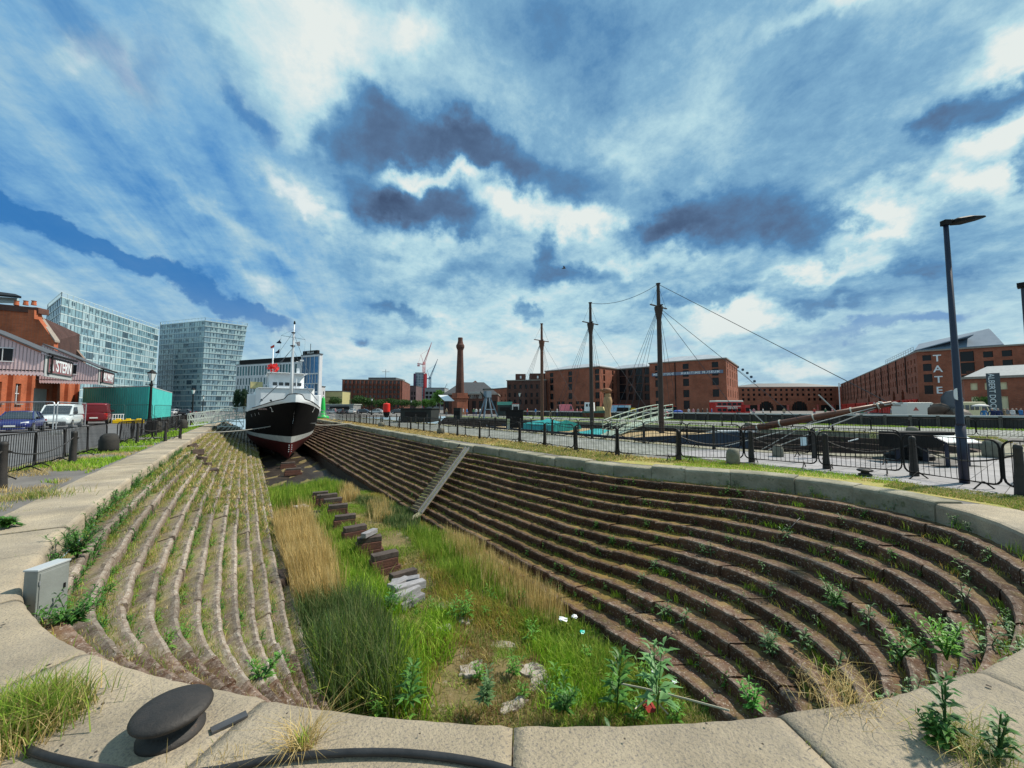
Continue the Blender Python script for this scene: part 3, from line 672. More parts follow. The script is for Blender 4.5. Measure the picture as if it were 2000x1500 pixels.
def scatter(poly, n):
    P = np.array(poly); lo, hi = P.min(0), P.max(0); out = []
    tot = 0
    while tot < n:
        q = RNG.uniform(lo, hi, (n * 3, 2)); q = q[in_poly(q[:, 0], q[:, 1], poly)]; out.append(q); tot += len(q)
        if len(q) == 0: break
    return np.concatenate(out)[:n]
def vnoise(x, y, s, seed=0):
    return .5 + .25 * (np.sin(x * s + 1.3 * seed + 1.7 * np.sin(y * s * .6 + seed)) + np.sin(y * s * 1.13 - seed + 1.4 * np.sin(x * s * .7 + 2)))
def fz(x, y): return ZF + .05 * np.sin(x * 1.7 + y * .6) + .04 * np.sin(y * 1.3 - x * .8 + 1) + .025 * np.sin(x * 4.1 + y * 3.3) + .02 * np.sin(y * 7.7 + x) - np.clip((y - 17) / 12, 0, 1) * .75
def field(name, label, pxpoly, n, h, w, pal, lean=.15, z=None, wind=(0, 0), edge=.35, clump=0):
    poly = [tuple(gp(px, py, ZF if z is None else z).xy) for px, py in pxpoly]
    q = scatter(poly, n); c = np.mean(poly, 0)
    q = q + RNG.normal(0, edge * .3, q.shape)
    if z is None: keep = (q[:, 0] > .92) & (q[:, 0] < 5.5); q = q[keep]
    nn = len(q); Z = fz(q[:, 0], q[:, 1]) if z is None else np.full(nn, z)
    P = np.column_stack([q, Z - .02]); H = h * RNG.uniform(.55, 1.15, nn) * (.75 + .5 * vnoise(q[:, 0], q[:, 1], 3.1, 2))
    V, F, C = blade_arrays(P, H, np.full(nn, w) * RNG.uniform(.7, 1.3, nn), lean, pick(pal, nn), wind)
    return V, F, C
def join_np(lst):
    V, F, C, b = [], [], [], 0
    for v, f, c in lst: V.append(v); F.append(f + b); C.append(c); b += len(v)
    return np.concatenate(V), np.concatenate(F), np.concatenate(C)
def stuff(name, label, lst, m=None):
    V, F, C = join_np(lst); o = finish_np(name, V, F, C, m or M_blade); tag(o, label, 'grass'); return o

stuff('reeds', 'tall golden dry reeds filling the left side of the dock floor', [field('', '', [(530, 1030), (600, 1022), (648, 1110), (668, 1195), (578, 1210), (543, 1110)], 8000, .80, .015, 'gold', .12, wind=(-.10, 0)),
      field('', '', [(530, 1030), (600, 1022), (648, 1110), (668, 1195), (578, 1210), (543, 1110)], 2500, .5, .014, 'mixed', .2)])
stuff('reeds', 'dark green rushes with pale seed heads at the near end of the dock floor', [field('', '', [(578, 1205), (690, 1195), (740, 1230), (770, 1290), (780, 1400), (640, 1390)], 4800, .66, .016, 'dark', .30), field('', '', [(600, 1250), (800, 1250), (830, 1400), (640, 1390)], 1300, .55, .018, 'green', .45),
      field('', '', [(720, 1260), (800, 1240), (835, 1400), (760, 1400)], 1100, .42, .02, 'bright', .45)])
stuff('reeds', 'bright green reeds across the dock floor in front of the ship', [field('', '', [(470, 955), (640, 932), (675, 950), (650, 966), (590, 985), (500, 1000)], 9000, .55, .03, 'green', .15), field('', '', [(640, 990), (690, 1050), (725, 1110), (745, 1150), (690, 1185), (652, 1120), (625, 1040)], 5500, .42, .02, 'green', .3), field('', '', [(640, 1120), (760, 1150), (790, 1210), (700, 1230)], 2500, .4, .02, 'bright', .4)])
stuff('reeds', 'pale dry reeds along the foot of the right-hand dock wall', [field('', '', [(868, 1035), (950, 1085), (1110, 1200), (1085, 1225), (950, 1150), (870, 1070)], 3200, .52, .012, 'gold', .1), field('', '', [(720, 985), (755, 985), (765, 1020), (735, 1020)], 900, .5, .02, 'gold', .1), field('', '', [(662, 950), (690, 950), (700, 975), (672, 975)], 900, .5, .03, 'gold', .1)])
stuff('grass', 'long green grass on the dock floor beside the right-hand wall', [field('', '', [(795, 1050), (880, 1045), (960, 1115), (1030, 1180), (950, 1175), (880, 1140), (835, 1090)], 4200, .40, .014, 'green', .3), field('', '', [(830, 1100), (900, 1150), (1040, 1210), (1000, 1250), (880, 1200)], 3000, .25, .012, 'ochre', .5), field('', '', [(690, 970), (800, 1000), (830, 1050), (770, 1040)], 3500, .35, .025, 'dark', .2),
      field('', '', [(1000, 1190), (1120, 1220), (1260, 1330), (1330, 1395), (1200, 1395), (1110, 1300)], 3600, .28, .016, 'green', .5), field('', '', [(1010, 1210), (1110, 1260), (1220, 1390), (1060, 1395), (1080, 1310)], 2300, .26, .014, 'bright', .5), field('', '', [(830, 1200), (880, 1200), (880, 1300), (820, 1330)], 800, .28, .016, 'bright', .5)])
# short growth over the whole floor
q = scatter([(1.2, 2.4), (5.4, 2.4), (5.45, 21), (.95, 21)], 130000)
den = vnoise(q[:, 0], q[:, 1], 1.6, 4) * .6 + vnoise(q[:, 0], q[:, 1], 4.3, 9) * .4
q = q[(RNG.uniform(0, 1, len(q)) < np.clip((den - .28) * 3.6, .06, 1))]
P = np.column_stack([q, fz(q[:, 0], q[:, 1]) - .01]); d2 = vnoise(q[:, 0], q[:, 1], 2.3, 1)
cl = np.where((d2 > .5)[:, None], pick('ochre', len(q)), pick('mixed', len(q))); cl = np.where((vnoise(q[:, 0], q[:, 1], 1.2, 7) > .62)[:, None], pick('green', len(q)), cl)
stuff('grass', 'short ochre and green grass over the dock floor', [blade_arrays(P, RNG.uniform(.04, .17, len(q)), np.full(len(q), .011), .6, cl)])

# growth on the ledges of the dock walls
OUTA = np.array([tuple(p) for p in OUT]); INA = np.array([tuple(p) for p in INN]); CUMA = np.array(CUM)
def ledge_pts(s, k, f):
    ox = np.interp(s, CUMA, OUTA[:, 0]); oy = np.interp(s, CUMA, OUTA[:, 1]); ix = np.interp(s, CUMA, INA[:, 0]); iy = np.interp(s, CUMA, INA[:, 1])
    t = (k + f) / NST; return np.column_stack([ox + (ix - ox) * t, oy + (iy - oy) * t, ZC - RIS * k - .005])
def ledges(s0, s1, ntuft, per, hr, pal, thr, fr=(.02, .75), seed=1, w=.010, spread=.05, ks=(0, NST), lean=.45):
    s = RNG.uniform(s0, s1, ntuft); k = RNG.integers(ks[0], ks[1], ntuft); f = fr[0] + (fr[1] - fr[0]) * RNG.uniform(0, 1, ntuft) ** 1.6
    keep = vnoise(s * 1.3, k * 1.9, 1.0, seed) * .6 + vnoise(s * 4.1, k * 5.1, 1.0, seed + 3) * .4 > thr; s, k, f = s[keep], k[keep], f[keep]
    P = ledge_pts(s, k, f); P = np.repeat(P, per, 0); P[:, :2] += RNG.normal(0, spread, (len(P), 2))
    n = len(P); tuft = np.repeat(RNG.uniform(.5, 1.2, len(s)), per)
    cols = pick(pal, n, .2) * np.repeat(RNG.uniform(.75, 1.25, (len(s), 1)), per, 0)
    return blade_arrays(P, RNG.uniform(*hr, n) * tuft, np.full(n, w), lean, cols)
SL1 = SH0 + 4.2; SR0 = SH1 - 3.5
stuff('grass', 'straw and green grass tufts on the ledges of the left-hand dock wall', [ledges(30, SH0 - 4, 9000, 5, (.06, .14), 'mixed', .36, (.0, .95), 1, .022, .08), ledges(25, SH0 - 6, 2500, 4, (.06, .14), 'gold', .30, (.1, .95), 5, .03, .08),
      ledges(SH0 - 8, SL1 + 1, 9000, 7, (.02, .09), 'mixed', .46, (.0, .75), 2, .006, .04), ledges(SH0 - 7, SL1, 620, 16, (.05, .16), 'green', .52, (.0, .3), 3, .008, .04), ledges(SH0 - 9, SL1 - 1, 500, 14, (.06, .2), 'gold', .5, (.0, .35), 7, .006, .045, lean=.7)])
stuff('grass', 'small green tufts on the ledges of the right-hand dock wall', [ledges(SR0, SR0 + 14, 7000, 6, (.015, .065), 'ochre', .44, (.0, .4), 4, .010, .04), ledges(SR0 + 9, SR0 + 40, 2600, 4, (.03, .09), 'ochre', .45, (.0, .5), 8, .022, .07),
      ledges(SR0, SR0 + 11, 330, 14, (.05, .14), 'green', .55, (.0, .3), 5, .009, .045)])
stuff('grass', 'weeds and grass on the curved ledges at the near head of the dock', [ledges(SL1, SR0, 2600, 8, (.03, .10), 'ochre', .46, (.0, .45), 6, .007, .035), ledges(SL1, SR0, 700, 15, (.06, .18), 'green', .48, (.0, .3), 9, .008, .045), ledges(SL1 + 5, SR0, 500, 15, (.06, .18), 'bright', .50, (.0, .35), 2, .009, .045)])

# verges on the quays
def verge(poly, n, hr, pal, thr=.0, seed=2, w=.02, lean=.4, sc=1.2):
    q = scatter(poly, n)
    if thr: q = q[vnoise(q[:, 0], q[:, 1], sc, seed) * .65 + vnoise(q[:, 0], q[:, 1], sc * 3.7, seed + 1) * .35 > thr]
    P = np.column_stack([q, np.full(len(q), -.015)]); k = len(q); return blade_arrays(P, RNG.uniform(*hr, k), np.full(k, w), lean, pick(pal, k))
stuff('grass', 'yellow and green grass verge between the right-hand coping and the barriers', [verge([(9.2, 16), (11.1, 16), (11.0, 70), (9.3, 70)], 20000, (.04, .12), 'gold', .2, 2, .05), verge([(9.45, 8.5), (11.4, 8.5), (11.0, 20), (9.1, 20)], 15000, (.03, .1), 'mixed', .3, 3, .025),
      verge([(9.4, 8.5), (11.6, 7.8), (11.0, 70), (9.3, 70)], 16000, (.04, .11), 'gold', .28, 6, .035), verge([(12.0, 2.0), (12.9, 2.0), (12.9, 7.9), (9.9, 8.2), (10.7, 6.0), (11.6, 4.4)], 9000, (.02, .08), 'bright', .40, 4, .012), verge([(12.0, 2.0), (12.7, 2.0), (12.9, 7.9), (10.4, 8.2), (11.3, 6.0), (11.9, 4.4)], 6000, (.02, .06), 'ochre', .45, 7, .012),
      verge([(9.4, -.7), (12.3, .4), (12.3, 2.4), (11.5, 2.4), (11.0, .8), (10.0, -.1)], 14000, (.02, .07), 'mixed', .34, 5, .012)])
stuff('grass', 'dry and green grass verge on the left quay beside the coping', [verge([(-3.35, 8.2), (-5.0, 7.6), (-6.2, 15), (-3.45, 24)], 14000, (.03, .14), 'gold', .50, 3, .010, .6, 1.4), verge([(-3.35, 13), (-5.2, 15), (-5.2, 24), (-3.45, 24)], 9000, (.05, .14), 'bright', .45, 8, .018),
      verge([(-3.45, 24), (-5.2, 24), (-5.2, 60), (-3.45, 60)], 9000, (.05, .14), 'bright', .40, 9, .04), verge([(-3.1, 6.0), (-4.6, 6.6), (-5.5, 12), (-3.3, 12)], 5000, (.03, .10), 'mixed', .56, 1, .008, .6, 2.0)])
stuff('grass', 'green grass strip round the second dock and the far quay', [verge([(34.9, 10), (36.2, 10), (36.2, 74), (34.9, 74)], 9000, (.06, .12), 'bright', .25, 4, .09), verge([(26, .9), (36.2, 2.5), (36.2, 12), (34.9, 12), (33.5, 4.5), (30, 1.6), (25, .2)], 8000, (.04, .1), 'mixed', .3, 5, .05),
      verge([(47.9, -10), (50.5, -10), (50.5, 74), (47.9, 74)], 9000, (.06, .14), 'green', .2, 6, .12), verge([(15.9, 9), (16.3, 9), (16.3, 70), (15.9, 70)], 2500, (.04, .1), 'mixed', .35, 7, .05)])

# leafy plants
def plant_arrays(base, h, nl, ll, lw, pal, droop=.3, stems=1, spread=.0):
    Vs, Fs, Cs = [], [], []; b = 0
    for st in range(stems):
        a0 = RNG.uniform(0, 6.28); tip = np.array([math.cos(a0), math.sin(a0), 0]) * (spread * RNG.uniform(.4, 1.2) + .03) * h; hh = h * RNG.uniform(.75, 1.05)
        def pt(t): return np.array(base) + tip * t ** 1.4 + np.array([0, 0, hh * t])
        col = pick(pal, 1, .15)[0] * .7
        for i in range(4):
            p0, p1 = pt(i / 4), pt((i + 1) / 4); r = .004 + .006 * (1 - i / 4) * h
            V = np.array([p0 + (r, 0, 0), p0 + (-r * .5, r * .87, 0), p0 + (-r * .5, -r * .87, 0), p1 + (r * .8, 0, 0), p1 + (-r * .4, r * .7, 0), p1 + (-r * .4, -r * .7, 0)])
            F = np.array([[0, 1, 4], [0, 4, 3], [1, 2, 5], [1, 5, 4], [2, 0, 3], [2, 3, 5]])
            Vs.append(V); Fs.append(F + b); Cs.append(np.tile(col, (6, 1))); b += 6
        for i in range(nl):
            t = .12 + .88 * (i + RNG.uniform(0, .6)) / nl; a = i * 2.4 + RNG.uniform(-.3, .3); L = ll * h * (1.15 - .65 * t) * RNG.uniform(.8, 1.2); W = lw * L
            p = pt(t); up = .75 * t + .15
            d = np.array([math.cos(a), math.sin(a), 0]); sdv = np.array([-math.sin(a), math.cos(a), 0])
            m_ = p + d * L * .5 + np.array([0, 0, L * up * .6]); e = p + d * L + np.array([0, 0, L * (up * .8 - droop)])
            V = np.array([p, m_ - sdv * W / 2 + (0, 0, W * .15), m_ + sdv * W / 2 + (0, 0, W * .15), m_, e]); F = np.array([[0, 1, 3], [0, 3, 2], [1, 4, 3], [3, 4, 2]])
            c = pick(pal, 1, .2)[0]; Vs.append(V); Fs.append(F + b); Cs.append(np.array([c * .8, c, c, c * .85, c * 1.15])); b += 5
    return np.concatenate(Vs), np.concatenate(Fs), np.concatenate(Cs)
WG = [(.06, .17, .03), (.09, .23, .04), (.12, .28, .06), (.05, .13, .03)]
WP = [(.12, .22, .09), (.16, .27, .12), (.10, .2, .07)]
def plants(name, label, cat, specs, group=None):
    for (base, args) in specs: pass
def one_plant(name, label, cat, base, group=None, **k):
    V, F, C = plant_arrays((0, 0, 0), **k); o = finish_np(name, V, F, C, M_leaf, None); o.location = base; return tag(o, label, cat, group)
# many small weeds on the ledges
lst = []
def ledge_weeds(s0, s1, n, hr, ks=(0, NST), pal=WG):
    s = RNG.uniform(s0, s1, n); k = RNG.integers(ks[0], ks[1], n); P = ledge_pts(s, k, RNG.uniform(.02, .3, n))
    for p in P: lst.append(plant_arrays(p, RNG.uniform(*hr), int(RNG.integers(8, 14)), .4, .28, pal, .25, int(RNG.integers(1, 4)), .35))
ledge_weeds(SL1 + 4, SR0 + 2, 190, (.08, .26)); ledge_weeds(SR0, SR0 + 12, 80, (.06, .2)); ledge_weeds(SH0 - 6, SL1, 170, (.08, .22)); ledge_weeds(SH0 - 14, SL1 - 1, 150, (.14, .34), ks=(0, 2)); ledge_weeds(SH0 - 16, SL1, 90, (.10, .26), ks=(1, 9)); ledge_weeds(SR0 - 1.5, SR0 + 4, 60, (.1, .26)); ledge_weeds(SL1 + 5, SR0, 70, (.15, .36), pal=WP)
o = stuff('weeds', 'small leafy weeds rooted in the joints of the dock wall ledges', lst, M_leaf)

# little tufts rooted in the joints of the coping
jp = []
for x in jl:
    O = samp(OUT, x); 
    if O.length > 16 or O.x > 6: continue
    jj = min(bisect.bisect_right(CUM, min(x, LTOT - 1e-6)) - 1, NP - 2); nn = NRM[jj]
    for k in range(int(RNG.integers(5, 60))):
        q = RNG.uniform(.12, .95) ** .8; jp.append((O.x + nn.x * q + RNG.normal(0, .006), O.y + nn.y * q + RNG.normal(0, .006), -.01))
jp = np.array(jp); stuff('grass', 'tiny dry tufts growing from the joints of the near coping', [blade_arrays(jp, RNG.uniform(.01, .05, len(jp)), np.full(len(jp), .004), .8, pick('mixed', len(jp)))])

q = scatter([(1.2, 2.4), (5.4, 2.4), (5.45, 8.5), (2.2, 8.5), (1.6, 5)], 60000); den = vnoise(q[:, 0], q[:, 1], 2.1, 14) * .5 + vnoise(q[:, 0], q[:, 1], 6.3, 19) * .5; q = q[RNG.uniform(0, 1, len(q)) < np.clip((den - .34) * 4, .04, 1)]
cl = np.where((vnoise(q[:, 0], q[:, 1], 3.0, 5) > .55)[:, None], pick('green', len(q)), pick([(.22, .13, .05), (.30, .20, .08), (.20, .20, .045), (.26, .24, .07)], len(q)))
stuff('grass', 'matted brown and green growth at the near end of the dock floor', [blade_arrays(np.column_stack([q, fz(q[:, 0], q[:, 1]) - .01]), RNG.uniform(.03, .11, len(q)), np.full(len(q), .010), .9, cl)])
lst = []
for i in range(120):
    x, y = RNG.uniform(1.5, 5.3), RNG.uniform(2.6, 9.5)
    if vnoise(x, y, 1.9, 33) > .5: lst.append(plant_arrays((x, y, float(fz(x, y))), RNG.uniform(.12, .42), int(RNG.integers(10, 18)), .4, .25, [(.12, .30, .04), (.17, .36, .06), (.10, .24, .04)], .2, int(RNG.integers(1, 5)), .35))
for i in range(120):
    s_ = RNG.uniform(SH0 - 13, SL1 + 1); k = RNG.integers(0, NST); q_ = ledge_pts(np.array([s_]), np.array([k]), np.array([RNG.uniform(.0, .3)]))[0]; lst.append(plant_arrays(q_, RNG.uniform(.08, .2), 10, .5, .25, [(.12, .28, .04), (.18, .34, .06)], .3, int(RNG.integers(3, 7)), .8))
stuff('weeds', 'bright leafy weeds scattered over the near dock floor and left ledges', lst, M_leaf)
stuff('grass', 'green tufts filling the hollows of the left-hand ledges', [ledges(SH0 - 10, SL1 + 1, 1500, 9, (.04, .12), 'bright', .50, (.0, .35), 12, .007, .04)])
# ------------------------------------------------------------------ foreground things
def W(mb, name, m, parent, **k):         # mesh built in world coordinates, parented to a thing standing at parent.location
    l = parent.location; mb.v = [(v[0] - l[0], v[1] - l[1], v[2] - l[2]) for v in mb.v]
    return mb.obj(name, m, parent, **k)
M_iron = mat('painted_iron', (.020, .019, .019), (.040, .034, .031), 7, .6, .005, 50, c3=(.13, .07, .045), c3thr=.64, c3scale=14, spec=.35)
M_black = mat('black_paint', (.008, .008, .009), (.014, .013, .013), 4, .7, .001, 30, spec=.2)
M_rubber = mat('black_rubber', (.012, .012, .014), (.03, .03, .032), 9, .5, .002, 40)
M_rust = mat('rusty_timber', (.15, .062, .042), (.07, .035, .028), 5, .9, .015, 12, rand=.15, stretch=(1, 6, 6))
M_grey_timber = mat('weathered_timber', (.34, .33, .34), (.17, .16, .17), 7, .85, .012, 14, rand=.2, stretch=(1, 7, 7))
M_galv = mat('galvanised_steel', (.50, .52, .54), (.36, .37, .39), 6, .42, .001, 40, metal=.55)
M_white = mat('white_paint', (.78, .79, .80), (.68, .70, .72), 3, .45, .0)
def mushroom(name, loc, s, label, group=None):
    t = empty(name, loc, 0, label, 'bollard', group)
    b = MB(); b.lathe([(.17 * s, -.02), (.17 * s, .02 * s), (.12 * s, .045 * s), (.10 * s, .06 * s), (.10 * s, .10 * s), (.12 * s, .11 * s)], 28); b.obj('base', M_iron, t, smooth=True)
    c = MB(); R_ = .205 * s; pr = [(R_ * math.cos(a) ** .8 if math.cos(a) > 0 else .001, .135 * s + .056 * s * math.sin(a)) for a in np.linspace(-1.45, 1.50, 15)]
    c.lathe(pr, 40); o = c.obj('cap', M_iron, t, smooth=True); return t
p = gp(335, 1430); mushroom('mooring_bollard', (p.x, p.y, .0), .84, 'big black mushroom-shaped mooring bollard on the near left coping')
p = gp(1690, 930); mushroom('mooring_bollard', (p.x, p.y, .04), .8, 'dark flat-topped mushroom bollard on the right-hand coping below the barriers')
b = MB(); pts = [gp(x, y, .022) for x, y in ((52, 1462), (90, 1478), (150, 1492), (240, 1508), (330, 1512), (420, 1502), (500, 1487), (580, 1477), (680, 1471), (780, 1470), (880, 1478), (960, 1492), (1010, 1508), (1060, 1530))]
sm = catmull([(q.x, q.y) for q in pts], 8); b.tube([(q.x, q.y, .020 + .004 * math.sin(i * .5)) for i, q in enumerate(sm)], .017, 10)
o = b.obj('hose', M_rubber, smooth=True); tag(o, 'thick black rubber hose lying across the near coping', 'hose')
b = MB(); b.tube([(sm[-1].x, sm[-1].y, .02)] * 1 + [(sm[-1].x + .3, sm[-1].y - .1, .02)], .02, 8)
b = MB(); a, c = gp(412, 1428, .004), gp(482, 1394, .004); b.beam(a, c, .05, .012); o = b.obj('metal_strap', mat('dull_steel', (.12, .12, .125), (.07, .07, .075), 8, .5, .002, metal=.4)); tag(o, 'dull grey metal strap let into the coping beside the big bollard', 'strap')
b = MB(); b.box((2.55, .92, -.012), (.02, .02, .02))
# grey cabinet
p = wallpt(min(((OUT[i] - gp(80, 1150).xy).length, CUM[i]) for i in range(NP))[1], .06)
p = wallpt(min(((OUT[i] - gp(62, 1150).xy).length, CUM[i]) for i in range(NP))[1], .05)
cab = empty('cabinet', (p.x, p.y, -.31), R(58), 'pale grey metal cabinet standing on the top ledge against the left coping', 'cabinet')
M_cab = mat('cabinet_paint', (.24, .255, .245), (.17, .18, .17), 2.5, .5, .002, 40, c3=(.20, .21, .2), c3thr=.66)
b = MB(); cab.scale = (.82, .82, .90); b.box((0, 0, .27), (.33, .15, .54)); b.obj('body', M_cab, cab, bevel=.006)
b = MB(); b.box((0, 0, .552), (.345, .165, .02)); b.obj('lid', mat('cabinet_lid', (.42, .44, .45), rough=.4), cab, bevel=.004)
b = MB(); b.box((-.0, -.079, .27), (.29, .008, .49)); b.obj('door', M_cab, cab, bevel=.003)
b = MB(); b.box((.11, -.088, .30), (.018, .012, .05)); b.obj('lock', M_black, cab)
for z_ in (.12, .42): b = MB(); b.tube([(-.147, -.084, z_ - .02), (-.147, -.084, z_ + .02)], .007, 6); b.obj('hinge', M_galv, cab)
# thin cable on the right-hand ledges
b = MB(); cp = [(1822, 950, .02), (1812, 975, -.3), (1790, 976, -.3), (1745, 968, -.25), (1690, 966, -.25), (1640, 964, -.28), (1605, 972, -.35), (1580, 990, -.5), (1562, 1012, -.62), (1543, 1032, -.7)]
pts = [gp(x, y, z) for x, y, z in cp]; b.tube(pts, .013, 6); tag(b.obj('cable', M_rubber, smooth=True), 'black cable hanging in a loop over the right-hand ledges', 'cable')
# litter
M_whitelit = mat('litter_white', (.7, .72, .72), rough=.5)
def litter(px, py, z, size, m, label, name='litter'):
    p = gp(px, py, z); b = MB(); r = random.Random(px); n = 7
    for k in range(2):
        pts = [(size * r.uniform(.5, 1) * math.cos(a), size * r.uniform(.5, 1) * math.sin(a), size * r.uniform(.0, .5)) for a in np.linspace(0, 6.28, n, endpoint=False)]
        b.v += [(0, 0, size * .5)] + pts; o = len(b.v) - n - 1
        for i in range(n): b.f.append((o, o + 1 + i, o + 1 + (i + 1) % n)); b.mi.append(0)
    tag(b.obj(name, m, loc=p), label, 'litter')
litter(1268, 1384, -2.15, .11, mat('red_cloth', (.35, .03, .02), (.22, .02, .015), 12, .8), 'crumpled red cloth among the weeds at the near end of the dock floor', 'cloth')
litter(1137, 1236, -2.3, .06, mat('teal_plastic', (.02, .42, .33), rough=.4), 'small turquoise plastic litter in the grass by the right-hand wall')
litter(1100, 1212, -2.2, .11, M_whitelit, 'larger heap of white litter at the foot of the right-hand wall')
litter(1122, 1206, -2.2, .07, M_whitelit, 'small white scrap beside the heap of litter at the foot of the wall')
litter(1318, 1333, -2.2, .05, M_whitelit, 'white paper scrap on the lowest right-hand ledge')
litter(1278, 1316, -2.2, .06, M_whitelit, 'white scrap caught in the weeds near the dry branch')
# dry branch
b = MB(); b.tube([gp(1195, 1332, -2.1), gp(1260, 1345, -2.0), gp(1340, 1365, -1.9), gp(1425, 1388, -1.8)], .012, 5); b.tube([gp(1260, 1345, -2.0), gp(1305, 1395, -2.1)], .009, 5); b.tube([gp(1280, 1350, -2.0), gp(1240, 1385, -2.0)], .008, 5); b.tube([gp(1280, 1350, -2.0), gp(1276, 1325, -1.9)], .008, 5)
tag(b.obj('dry_branch', mat('dead_wood', (.55, .50, .38), rough=.9)), 'pale dead branch lying across weeds at the near end of the dock', 'branch')

# big individual plants
def P3(px, py, z=0): p = gp(px, py, z); return (p.x, p.y, p.z)
one_plant('weed', 'tall leafy green weed growing from a joint of the coping at lower right', 'weed', P3(1848, 1452), h=.36, nl=20, ll=.30, lw=.34, pal=[(.05, .13, .04), (.07, .18, .05), (.04, .10, .03)], droop=.15, stems=2, spread=.12)
one_plant('weed', 'bushy low weed clump at the foot of the tall weed at lower right', 'weed', P3(1842, 1462), h=.15, nl=22, ll=.5, lw=.4, pal=[(.07, .18, .03), (.10, .22, .05)], droop=.3, stems=6, spread=.6)
one_plant('weed', 'second leafy weed nearer the lower right corner of the coping', 'weed', P3(1950, 1496), h=.27, nl=18, ll=.32, lw=.36, pal=[(.06, .15, .04), (.08, .18, .05)], droop=.2, stems=3, spread=.25)
one_plant('weed', 'low green leafy clump on the left coping edge of the picture', 'weed', P3(18, 1030), h=.16, nl=24, ll=.8, lw=.45, pal=WG, droop=.25, stems=8, spread=1.2)
one_plant('weed', 'dense dark green weed growing under the coping above the grey cabinet', 'weed', P3(150, 1090, -.3), h=.42, nl=26, ll=.32, lw=.22, pal=WG, droop=.2, stems=12, spread=.6)
one_plant('weed', 'green weed growing under the coping just below the grey cabinet', 'weed', P3(135, 1225, -.35), h=.26, nl=22, ll=.45, lw=.25, pal=WG, droop=.3, stems=12, spread=1.1)
for i, (px, py, z, h_, pal, lab) in enumerate(((1205, 1392, -2.2, .75, WG, 'tall bright green broad-leaved weed left of the grey-leaved one at the near dock end'), (1285, 1395, -2.1, .85, [(.14, .30, .10), (.17, .34, .13)], 'tallest broad-leaved weed with long pale leaves at the near dock end'), (1100, 1396, -2.2, .45, WG, 'small broad-leaved weed in front of the mossy floor at the near dock end'),
      (1470, 1392, -1.5, .30, [(.12, .34, .06), (.15, .40, .08)], 'bright feathery weed on the ledge behind the near coping'), (800, 1385, -2.2, .6, WG, 'spiky green weed beside the rushes at the near dock end'), (510, 1335, -1.6, .36, [(.12, .30, .05), (.16, .34, .07)], 'broad green leaves on the left ledges behind the near coping'),
      (765, 1195, -2.3, .45, WG, 'dark leafy weed beside the fallen grey timbers'), (1500, 1270, -1.5, .28, WP, 'bushy weed on the middle ledges of the curved wall'), (1630, 1190, -1.0, .34, WG, 'green weed on the upper ledges right of the white stone'), (1850, 1290, -.35, .30, [(.14, .34, .04), (.18, .4, .06)], 'bright green weed just behind the coping on the right'),
      (1760, 1290, -.5, .26, WG, 'low green weed behind the near coping beside the tall one'), (945, 1380, -2.2, .4, WP, 'pale flowering weed at the near end of the dock floor'))):
    one_plant('weed', lab, 'weed', P3(px, py, z), h=h_, nl=24, ll=.36, lw=.26, pal=pal, droop=.1, stems=2 if h_ > .5 else 5, spread=.12 if h_ > .5 else .5, group='large weeds in the dock')
def clump(name, label, px, py, n, r, h, pal, w=.006, lean=.6, z=0, more=None):
    c = gp(px, py, z); P = np.column_stack([c.x + RNG.normal(0, r, n), c.y + RNG.normal(0, r * .8, n), np.full(n, z - .01)])
    A = [blade_arrays(P - np.array([c.x, c.y, z]), RNG.uniform(h * .4, h, n), np.full(n, w), lean, pick(pal, n))]
    if more: A += more
    V, F, C = join_np(A); o = finish_np(name, V, F, C, M_blade, None); o.location = (c.x, c.y, z); return tag(o, label, 'grass clump')
clump('grass_clump', 'bushy clump of green and straw-coloured grass at the lower left corner', 30, 1425, 2200, .12, .24, 'mixed', .005, .5, more=[blade_arrays(np.column_stack([RNG.normal(0, .10, (900, 2)), np.zeros(900)]), RNG.uniform(.1, .26, 900), np.full(900, .008), .5, pick('green', 900)), blade_arrays(np.column_stack([RNG.normal(-.06, .13, (700, 2)), np.zeros(700)]), RNG.uniform(.1, .2, 700), np.full(700, .005), .7, pick('gold', 700))])
clump('grass_clump', 'spreading dry straw tuft with a green heart beside the hose', 590, 1462, 160, .03, .22, 'gold', .004, 1.3, more=[blade_arrays(np.column_stack([RNG.normal(0, .015, (40, 2)), np.zeros(40)]), RNG.uniform(.05, .13, 40), np.full(40, .006), .3, pick('bright', 40))])
clump('grass_clump', 'thin dry stalks at the bottom edge beside the big bollard', 430, 1498, 60, .10, .14, 'gold', .003, .5)['kind'] = 'stuff'
clump('grass_clump', 'dry straw bent over the coping joint at lower right', 1640, 1362, 260, .12, .16, 'gold', .004, 1.3)
clump('grass_clump', 'dry grass rooted in the coping joint at the lower right corner', 1900, 1470, 420, .10, .18, 'mixed', .004, 1.1)
clump('grass_clump', 'small green and dry tuft on the verge beside the left coping', 70, 970, 600, .30, .2, 'mixed', .008, .6)

